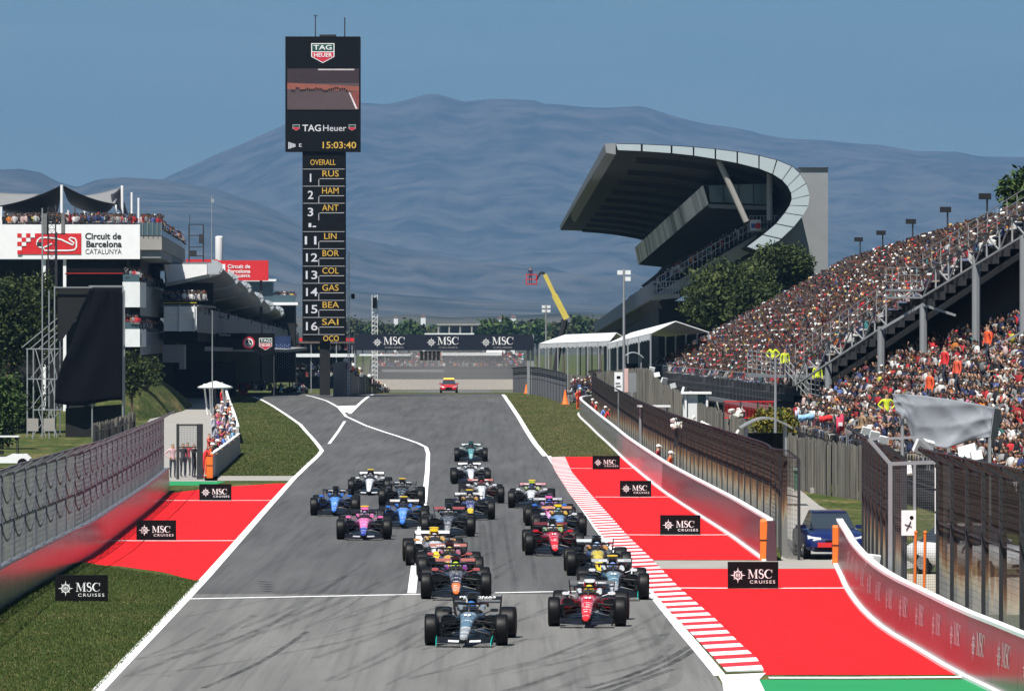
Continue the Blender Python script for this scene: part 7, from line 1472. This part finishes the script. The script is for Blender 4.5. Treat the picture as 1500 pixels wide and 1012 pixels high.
crowd_mesh('crowd', [(X(px, dd_), dd_, gz(dd_)) for px, dd_ in [(random.uniform(255, 345), random.uniform(548, 566)) for _ in range(22)] + [(random.uniform(350, 398), random.uniform(572, 590)) for _ in range(26)]], 0, [0, 0, .7, .3], 'team crew standing in the shaded pit lane')
pu = thing('canopy', 'white canopy on splayed legs at the pit exit', 'canopy', (X(316, 455), 455, gz(455))); zc = Z(562, 455)
m = MB(); c = Vector((X(315, 455), 455, zc)); R_ = 1.4
rim = [(c.x + R_*math.cos(2*math.pi*j/12), c.y + R_*math.sin(2*math.pi*j/12), c.z - .25) for j in range(12)]; m.loft([[(c.x + .1*math.cos(2*math.pi*j/12), c.y + .1*math.sin(2*math.pi*j/12), c.z + .22) for j in range(12)], rim, [(x, y, z - .12) for x, y, z in rim]], cap=False); o = m.obj('cover', M_tent, pu, 30); o.modifiers.new('s', 'SOLIDIFY').thickness = .03
for a, b in (((299, 562), (304, 600)), ((307, 560), (309, 598)), ((325, 560), (330, 590))): p0 = W(*a, 455); p1 = W(b[0], 0, 455); p1.z = gz(455); MB().tube([p0, p1], .07, 6).obj('leg', M_white, pu)
MB().tube([(X(315, 455), 455, gz(455)), (X(315, 455), 455, zc + .2)], .10, 8).obj('mast', M_dsteel, pu)
pole(311, 455, 0, 440, .055, 'thin grey pole beside the white canopy')
# pit exit wall in two faces
barrier('track_barrier', 'grey concrete wall around the pit exit grass', [GP(331, 583), GP(338, 608), GP(345, 628), GP(351, 650)], 1.1, .3, 6, lambda i, n, c: M_conc, foot=False, side=-1)
barrier('track_barrier', 'angled concrete wall in front of the pit exit crowd', [GP(352.5, 664), GP(343, 673), GP(332, 683), GP(322, 692), GP(312, 700)], 1.15, .3, 4, lambda i, n, c: M_conc, foot=False, side=-1)
mgp = GP(259, 702); MG = thing('mesh_gate', 'narrow mesh gate frame standing open at the pit exit', 'gate', mgp); w = X(297, mgp.y) - mgp.x; h = 2.75
for x in (.05, w - .14): MB().box((x, 0, h/2), (.14 if x < .1 else .3, .12, h)).obj('post', M_dsteel, MG, world=False)
MB().beam((.05, 0, h - .05), (w - .1, 0, h - .05), .08).beam((.05, 0, h*.58), (w - .1, 0, h*.58), .06).obj('crossbar', M_dsteel, MG, world=False); m = MB()
for i in range(16): m.beam((.08 + i*w/17, 0, h*.58), (.08 + i*w/17, 0, h - .05), .012)
for i in range(12): m.beam((.08, 0, h*.58 + i*.095), (w - .1, 0, h*.58 + i*.095), .012)
m.obj('wire_mesh', M_wire, MG, world=False)['kind'] = 'stuff'
# ================================================================== LEFT BANK: SCAFFOLD, TREES, BUGGY
def bank(name, pts, label=None):
    mb = MB(); mb.add([Vector(p) for p in pts], [tuple(range(len(pts)))]); o = mb.obj(name, M_grass); o['kind'] = 'structure'; return o
m = MB(); n = 14                                             # grassy mound beside the service road
for i in range(n):
    a0, a1 = 2*math.pi*i/n, 2*math.pi*(i+1)/n; cx_, cy_, rx_, ry_, hh = X(205, 470), 470, 3.6, 48, 3.0
    for j in range(5):
        f = lambda a, k: (cx_ + rx_*(1-k/5)*math.cos(a), cy_ + ry_*(1-k/5)*math.sin(a), gz(cy_ + ry_*(1-k/5)*math.sin(a)) - .1 + hh*math.sin(k/5*math.pi/2)); m.quad(f(a0, j), f(a1, j), f(a1, j+1), f(a0, j+1))
tag(m.obj('grass_bank', M_grass, smooth=60), kind='structure')
sc_ = thing('scaffold', 'steel scaffold tower hung with a large black cloth', 'scaffold', (X(110, 385), 385, gz(385))); D4 = 385
m = []
for px in (40, 62, 80, 135, 180): z1 = Z(305 if px == 62 else (419 if px > 70 else 512), D4); MB().tube([(X(px, D4), D4, gz(D4)), (X(px, D4), D4, z1)], .05, 6).obj('upright', M_steel, sc_)
for px in (45, 68, 84, 135, 179): MB().tube([(X(px, D4) , D4 + 2.2, gz(D4)), (X(px, D4), D4 + 2.2, Z(425 if px > 60 else 512, D4))], .05, 6).obj('upright', M_steel, sc_)
for y, a, b in ((421, 80, 180), (419, 130, 179), (511, 38, 86), (555, 40, 84), (600, 48, 92), (643, 56, 135)): MB().beam(W(a, y, D4), W(b, y, D4), .07).beam(W(a, y, D4 + 2.2), W(b, y, D4 + 2.2), .06).obj('ledger', M_steel, sc_)
for k in range(3):
    y0 = 511 + k*44; MB().beam(W(52 + k*2, y0, D4), W(64 + k*2, y0 + 44, D4), .06).beam(W(74, y0, D4), W(84, y0 + 44, D4), .06).beam(W(44, y0 + 44, D4 + .4), W(78, y0, D4 + .4), .05).beam(W(56, y0 + 44, D4 + .6), W(92, y0 - 4, D4 + .6), .05).obj('brace', M_steel, sc_)
for a, b in (((32, 509), (84, 466)), ((44, 511), (96, 466)), ((56, 511), (106, 468)), ((70, 511), (112, 468))): MB().beam(W(*a, D4 + .8), W(*b, D4 + .8), .06).obj('brace', M_steel, sc_)
m = MB(); nu, nv = 26, 22; G_ = []
lft = [(421, 135), (440, 130), (470, 116), (500, 106), (530, 92), (560, 82), (590, 80)]
for j in range(nv+1):
    for i in range(nu+1):
        v = j/nv; y = 421 + (590 - 421)*v; l = np.interp(y, [q[0] for q in lft], [q[1] for q in lft]); u = i/nu; G_.append(W(l + (179 - l)*u, y + 4*math.sin(u*5)*v, D4 - .25 + .05*math.sin(u*12 + v*7) + .02*math.sin(u*25 - v*11) + .05*math.sin((u + v)*8)))
m.add(G_, [(j*(nu+1)+i, j*(nu+1)+i+1, (j+1)*(nu+1)+i+1, (j+1)*(nu+1)+i) for j in range(nv) for i in range(nu)]); o = m.obj('cloth', mat('black_cloth', (.004, .004, .0055, 1), .95, var=.15, spec=.08), sc_, 60); o.modifiers.new('s', 'SOLIDIFY').thickness = .02
m = MB(); m.prism([W(84, 421, D4 + .3), W(133, 421, D4 + .3), W(110, 470, D4 + .3), W(90, 500, D4 + .3), W(84, 500, D4 + .3)], (0, .03, 0)); m.obj('rear_cloth', M_matblack, sc_); MB().prism([W(96, 598, D4 + .5), W(178, 592, D4 + .5), W(178, 640, D4 + .5), W(96, 640, D4 + .5)], (0, .03, 0)).obj('lower_cloth', M_matblack, sc_)
# truss tower with loudspeakers in front of the sign
tt = thing('truss_tower', 'lattice truss tower with loudspeakers before the circuit sign', 'truss tower', (X(75, 400), 400, gz(400))); m = MB(); zt = Z(304, 400)
cs = [(X(70, 400), 400), (X(81, 400), 400), (X(81, 400), 400.5), (X(70, 400), 400.5)]
for x, y in cs: m.beam((x, y, gz(400)), (x, y, zt), .05)
k = gz(400)
while k < zt - .4:
    for a, b in zip(cs, cs[1:] + cs[:1]): m.beam((a[0], a[1], k), (b[0], b[1], k), .03); m.beam((a[0], a[1], k), (b[0], b[1], k + .55), .025)
    k += .55
m.obj('lattice', M_dsteel, tt)
for x0, x1, y0, y1 in ((61, 69, 313, 343), (90, 95, 313, 342)): facebox('loudspeaker', x0, y0, x1, y1, .5, mat('speaker_grey', (.16, .16, .16, 1), .6, var=.2), -.2, tt, 400)
m = MB(); m.beam(W(60, 343, 400), W(96, 343, 400), .07).box(W(58, 358, 399.7), (.35, .35, .3)).beam(W(83, 340, 400), W(83, 420, 400), .09); m.obj('bracket', M_dsteel, tt)
# trees behind the left fence
GT = 'trees behind the left fence'
for a in ((-45, 62, 385, 560, 395, 8000, 51, 'dark conifer at the left edge below the circuit sign'), (22, 92, 392, 540, 399, 7000, 52, 'dark conifer left of the scaffold'), (-40, 40, 540, 660, 352, 5500, 53, 'lighter green leafy tree low at the left edge'), (10, 75, 545, 660, 397, 3500, 54, 'dark shrub at the foot of the scaffold')):
    ptree('broadleaf_tree' if a[6] == 53 else 'conifer_tree', a[7], a[0], a[1], a[2], a[3], a[4], a[5], .17, MIDG if a[6] == 53 else DARKG, a[6], GT, k=7)
ptree('conifer_tree', 'dark shrub right of the black cloth by the mound', 176, 212, 505, 590, 400, 2500, .15, DARKG, 55, GT); ptree('conifer_tree', 'small dark shrub behind the second balcony', 185, 245, 520, 570, 455, 2500, .15, DARKG, 56, GT)
d = 305; bu = thing('golf_buggy', 'small white buggy parked behind the left fence', 'buggy', (X(14, d), d, gz(d))); 
MB().loft([[(-1.5, y, .30), (1.0, y, .30), (1.15, y, .55), (.9, y, .78), (.2, y, .80), (-.2, y, .62), (-1.5, y, .70)] for y in (-.6, .6)]).obj('body', M_white, bu, 40, world=False); MB().box((-.4, 0, 1.72), (1.9, 1.2, .07)).obj('roof', M_offwhite, bu, world=False)
for x in (-1.2, .45): 
    for y in (-.5, .5): MB().beam((x, y, .7), (x*.9, y, 1.7), .05).obj('roof_post', M_dsteel, bu, world=False)
for x in (-1.05, .75):
    for y in (-.58, .58): w = MB(); w.lathe([(.05, -.1), (.28, -.1), (.28, .1), (.05, .1)], 14, axis='y'); w.obj('wheel', M_tyre, bu, 50, world=False).location = (x, y, .28)
MB().box((-.6, 0, .85), (.5, 1.0, .2)).box((-.85, 0, 1.1), (.12, 1.0, .5)).obj('seat', M_dark, bu, world=False)
plank_fence('grey plank screen behind the left fence by the black cloth', [(136, 345, 622), (160, 350, 616), (178, 356, 611), (195, 362, 604)]); lampbox(0, 0, 300, .3, 0, 0, 'x') if False else None
for px, c, lb in ((48, c3(.5, .48, .42), 'pale board at the foot of the scaffold, left one'), (72, c3(.45, .42, .36), 'pale board at the foot of the scaffold, right one')):
    r = thing('pale_board', lb, 'board', (X(px, 380), 380, gz(380))); MB().box((0, 0, Z(622, 380) - gz(380)), (.75, .06, .85)).obj('panel', M_concl, r, world=False); MB().box((0, .05, (Z(622, 380) - gz(380))/2), (.06, .06, Z(622, 380) - gz(380))).obj('leg', M_steel, r, world=False)
# ================================================================== FAR GROUND
m = MB(); m.quad((X(560, 975), 975, gz(975)+.03), (X(765, 975), 975, gz(975)+.03), (X(775, 1230), 1230, -1.96), (X(545, 1230), 1230, -1.96)); tag(m.obj('gravel_trap', mat('gravel', (.40, .34, .27, 1), .9, var=.12, scale=.3)), kind='structure')
fg = thing('far_stand', 'grey hazy stand and tyre wall at the end of the straight', 'grandstand', (X(650, 1245), 1245, -2)); D5 = 1245
facebox('tyre_wall', 555, 545, 770, 556, 1.5, M_dark, 0, fg, D5); facebox('banner', 560, 541, 650, 545, .3, M_concd, 0, fg, D5); facebox('banner', 655, 541, 760, 545, .3, M_dsteel, 0, fg, D5)
for k in range(5): facebox('terrace_step', 540, 541 - k*3.6, 770, 556, 3, M_stand, 3 + k*3, fg, D5)
facebox('roof', 646, 517, 735, 521, 14, M_white, 6, fg, D5); facebox('roof', 525, 519, 600, 521.5, 12, M_offwhite, 8, fg, D5); facebox('roof', 712, 513.5, 735, 516.5, 12, M_white, 12, fg, D5)
for px in (650, 672, 694, 716, 733, 530, 560, 590): facebox('roof_post', px, 521.6, px + 1, 556, .3, M_dsteel, 8, fg, D5)
crowd_mesh('crowd', [(X(random.uniform(545, 768), D5 + 6 + k*3), D5 + 5 + k*3 + random.random(), Z(541 - k*3.6, D5)) for k in range(5) for _ in range(110)], 0, [0, 0, .8, .2], 'far spectators at the end of the straight', 1.3)
hb = thing('office_block', 'pale grey block with open columns beyond the gantry', 'building', (X(676, 1400), 1400, -2)); facebox('roof_slab', 640, 474, 708, 476.5, 14, M_concl, 0, hb, 1400); facebox('core', 642, 477, 706, 560, 8, M_concd, 4, hb, 1400); facebox('floor_slab', 622, 488, 720, 490, 14, M_offwhite, 0, hb, 1400)
for px in (641, 657, 673, 690, 705): facebox('column', px, 476.6, px + 2, 488, .8, M_concl, .2, hb, 1400)
for px in (645, 661, 677, 693): facebox('window', px, 478, px + 11, 486, .2, M_glass, 3.7, hb, 1400)
GF = 'trees beyond the end of the straight'; rr = random.Random(9)
xs = list(range(515, 640, 17)) + list(range(712, 800, 15)) + [806, 826, 846, 862, 880]; spots = ['left of the gantry', 'above the left half of the gantry', 'above the right half of the gantry', 'beside the yellow lift']
for k, px in enumerate(xs):
    d = rr.uniform(1290, 1700); w = rr.uniform(14, 25); top = rr.uniform(460, 474) + (6 if 560 < px < 640 else 0); where = 'above the left half of the gantry' if px < 640 else ('above the right end of the gantry' if px < 790 else 'behind the yellow lift')
    ptree('far_tree', 'hazy round tree %s, %s from the left there' % (where, (nm + ['ninth', 'tenth'])[k if px < 640 else (k - 8 if px < 790 else k - 14)]), px - w, px + w, top, 506, d, 700, .8, OLIV if k % 3 == 0 else MIDG, 70 + k, GF, k=4, base=-2)
for k, (px, w, h, yb_) in enumerate(((620, 7, 4, 464), (735, 12, 5, 466), (752, 8, 6, 465), (580, 6, 3, 465))):
    d = 2900; r = thing('far_house', 'tiny pale house on the far plain, %s' % ('left of the office block' if k == 0 else ('left of the white pair' if k == 1 else ('right of the white pair' if k == 2 else 'farthest left'))), 'house', (X(px, d), d, -2)); z1 = Z(yb_, d); MB().box((0, 0, (z1 + 2)/2), (w/F*d, 6, z1 + 2)).obj('wall', M_offwhite, r, world=False); ww = w/F*d
    MB().prism([(-ww/2 - .3, -3.3, z1 + 2), (ww/2 + .3, -3.3, z1 + 2), (0, -3.3, z1 + 2 + h*.2)], (0, 6.6, 0)).obj('roof', mat('tile_roof', (.30, .14, .09, 1), .8), r, world=False)
# mountains
M_mtn = mat('mountain_scrub', (.012, .018, .009, 1), .95, var=0, col2=(.085, .08, .062, 1), scale=.007)
def ridge(name, pts, d, depth, amp, base_z, seed, nx=260, ny=26):
    r = np.random.default_rng(seed); xs = np.linspace(pts[0][0], pts[-1][0], nx); top = np.interp(xs, [p[0] for p in pts], [p[1] for p in pts]); hz = CAMZ - (top - HY)/F*d; xw = (xs - CX)/F*d
    V = np.zeros((ny, nx, 3))
    def fbm(X_, Y_, base, oc=6):                                # ridged value noise
        t_ = np.zeros_like(X_); am = 1.0
        for o in range(oc):
            n_ = 64; G_ = r.random((n_, n_)); u, v = X_/base*2**o + 7.3*o, Y_/base*2**o*.6 + 3.1*o; iu, iv = np.floor(u).astype(int), np.floor(v).astype(int); fu, fv = u - iu, v - iv; fu = fu*fu*(3 - 2*fu); fv = fv*fv*(3 - 2*fv); g_ = lambda a, c: G_[(iu + a) % n_, (iv + c) % n_]
            w = (g_(0, 0)*(1-fu) + g_(1, 0)*fu)*(1-fv) + (g_(0, 1)*(1-fu) + g_(1, 1)*fu)*fv; t_ += am*(1 - np.abs(2*w - 1)); am *= .52
        return t_ - 1.0
    vv = np.concatenate([np.linspace(0, .72, int(ny*.75)), np.linspace(.72, 1, ny - int(ny*.75) + 1)[1:]]); sharp = fbm(xw, xw*0 + 5.0, depth*.06, 4)*amp*.05; ya = np.where(vv < .72, d - depth*(1 - vv/.72), d + depth*.5*(vv - .72)/.28); sv = np.where(vv < .72, (vv/.72)**1.15, 1 - (vv - .72)/.28)
    XX, YY = np.meshgrid(xw, ya); n = fbm(XX, YY, depth*.35); n = n*amp*(np.sin(math.pi*np.minimum(1, sv))[:, None]*1.0 + .05)
    V[:, :, 0] = xw[None, :]*(ya/d)[:, None]; V[:, :, 1] = ya[:, None]; V[:, :, 2] = base_z + (hz[None, :] + sharp[None, :] - base_z)*sv[:, None] + n
    I = np.arange(ny*nx).reshape(ny, nx); Fq = np.stack([I[:-1, :-1], I[:-1, 1:], I[1:, 1:], I[1:, :-1]], 2).reshape(-1, 4); me = np_mesh(name, V.reshape(-1, 3), Fq, M_mtn); me.polygons.foreach_set('use_smooth', [True]*len(me.polygons)); return tag(link(name, me), kind='structure')
ridge('mountain_range', [(-500, 330), (-100, 330), (120, 300), (240, 263), (300, 236), (360, 212), (420, 184), (470, 165), (530, 154), (560, 155), (575, 153), (600, 146), (620, 140), (637, 138), (655, 143), (680, 150), (715, 147), (740, 146.5), (780, 148), (800, 155), (850, 159), (885, 160), (935, 156.5), (955, 163), (985, 172), (1030, 183), (1080, 192), (1150, 205), (1210, 211), (1290, 215), (1340, 222), (1400, 222), (1430, 229), (1500, 233), (1700, 255), (2100, 300)], 16000, 4200, 120, 0, 3, 620, 90)
ridge('hill', [(-500, 262), (-60, 240), (0, 249), (30, 248), (60, 254), (85, 268), (115, 276), (140, 266), (180, 261), (240, 266), (320, 279), (380, 299), (440, 328), (520, 352), (600, 366), (700, 385), (800, 401), (950, 425), (1100, 440), (1400, 455), (2000, 470)], 11500, 3200, 60, 0, 5, 340, 50)
ridge('hill', [(-500, 380), (100, 395), (300, 405), (450, 418), (560, 430), (700, 440), (850, 447), (1000, 450), (1300, 452), (2000, 455)], 7600, 2000, 8, 0, 8, 200, 16)
ridge('hill', [(-500, 460), (400, 463), (540, 466), (600, 460), (660, 465), (760, 463), (830, 458), (1000, 464), (2000, 468)], 3600, 500, 1.5, -2, 11, 160, 10)
# haze: one even volume round everything
hm_ = bpy.data.materials.new('haze_air'); hm_.use_nodes = True; N = hm_.node_tree.nodes; N.remove(N['Principled BSDF']); pv = N.new('ShaderNodeVolumePrincipled'); pv.inputs['Color'].default_value = (.19, .375, .66, 1); pv.inputs['Density'].default_value = 7.2e-5; pv.inputs['Anisotropy'].default_value = 0.0
hm_.node_tree.links.new(pv.outputs[0], N['Material Output'].inputs['Volume'])
hz_ = MB().box((0, 9400, 410), (9000, 19000, 826)).obj('haze', hm_); tag(hz_, 'blue summer haze over the plain and mountains', 'haze', kind='stuff')
# dust thrown up behind the pack, a low even cloud beyond the crest
du = bpy.data.materials.new('dust_air'); du.use_nodes = True; N = du.node_tree.nodes; N.remove(N['Principled BSDF']); pv = N.new('ShaderNodeVolumePrincipled'); pv.inputs['Color'].default_value = (.50, .49, .47, 1); pv.inputs['Density'].default_value = .0026
du.node_tree.links.new(pv.outputs[0], N['Material Output'].inputs['Volume'])
m = MB(); m.ball((X(655, 775), 775, 1.2), (14, 190, 4.6), 20, 12); tag(m.obj('dust_cloud', du, smooth=80), 'thin grey dust hanging over the track beyond the crest', 'dust', kind='stuff')
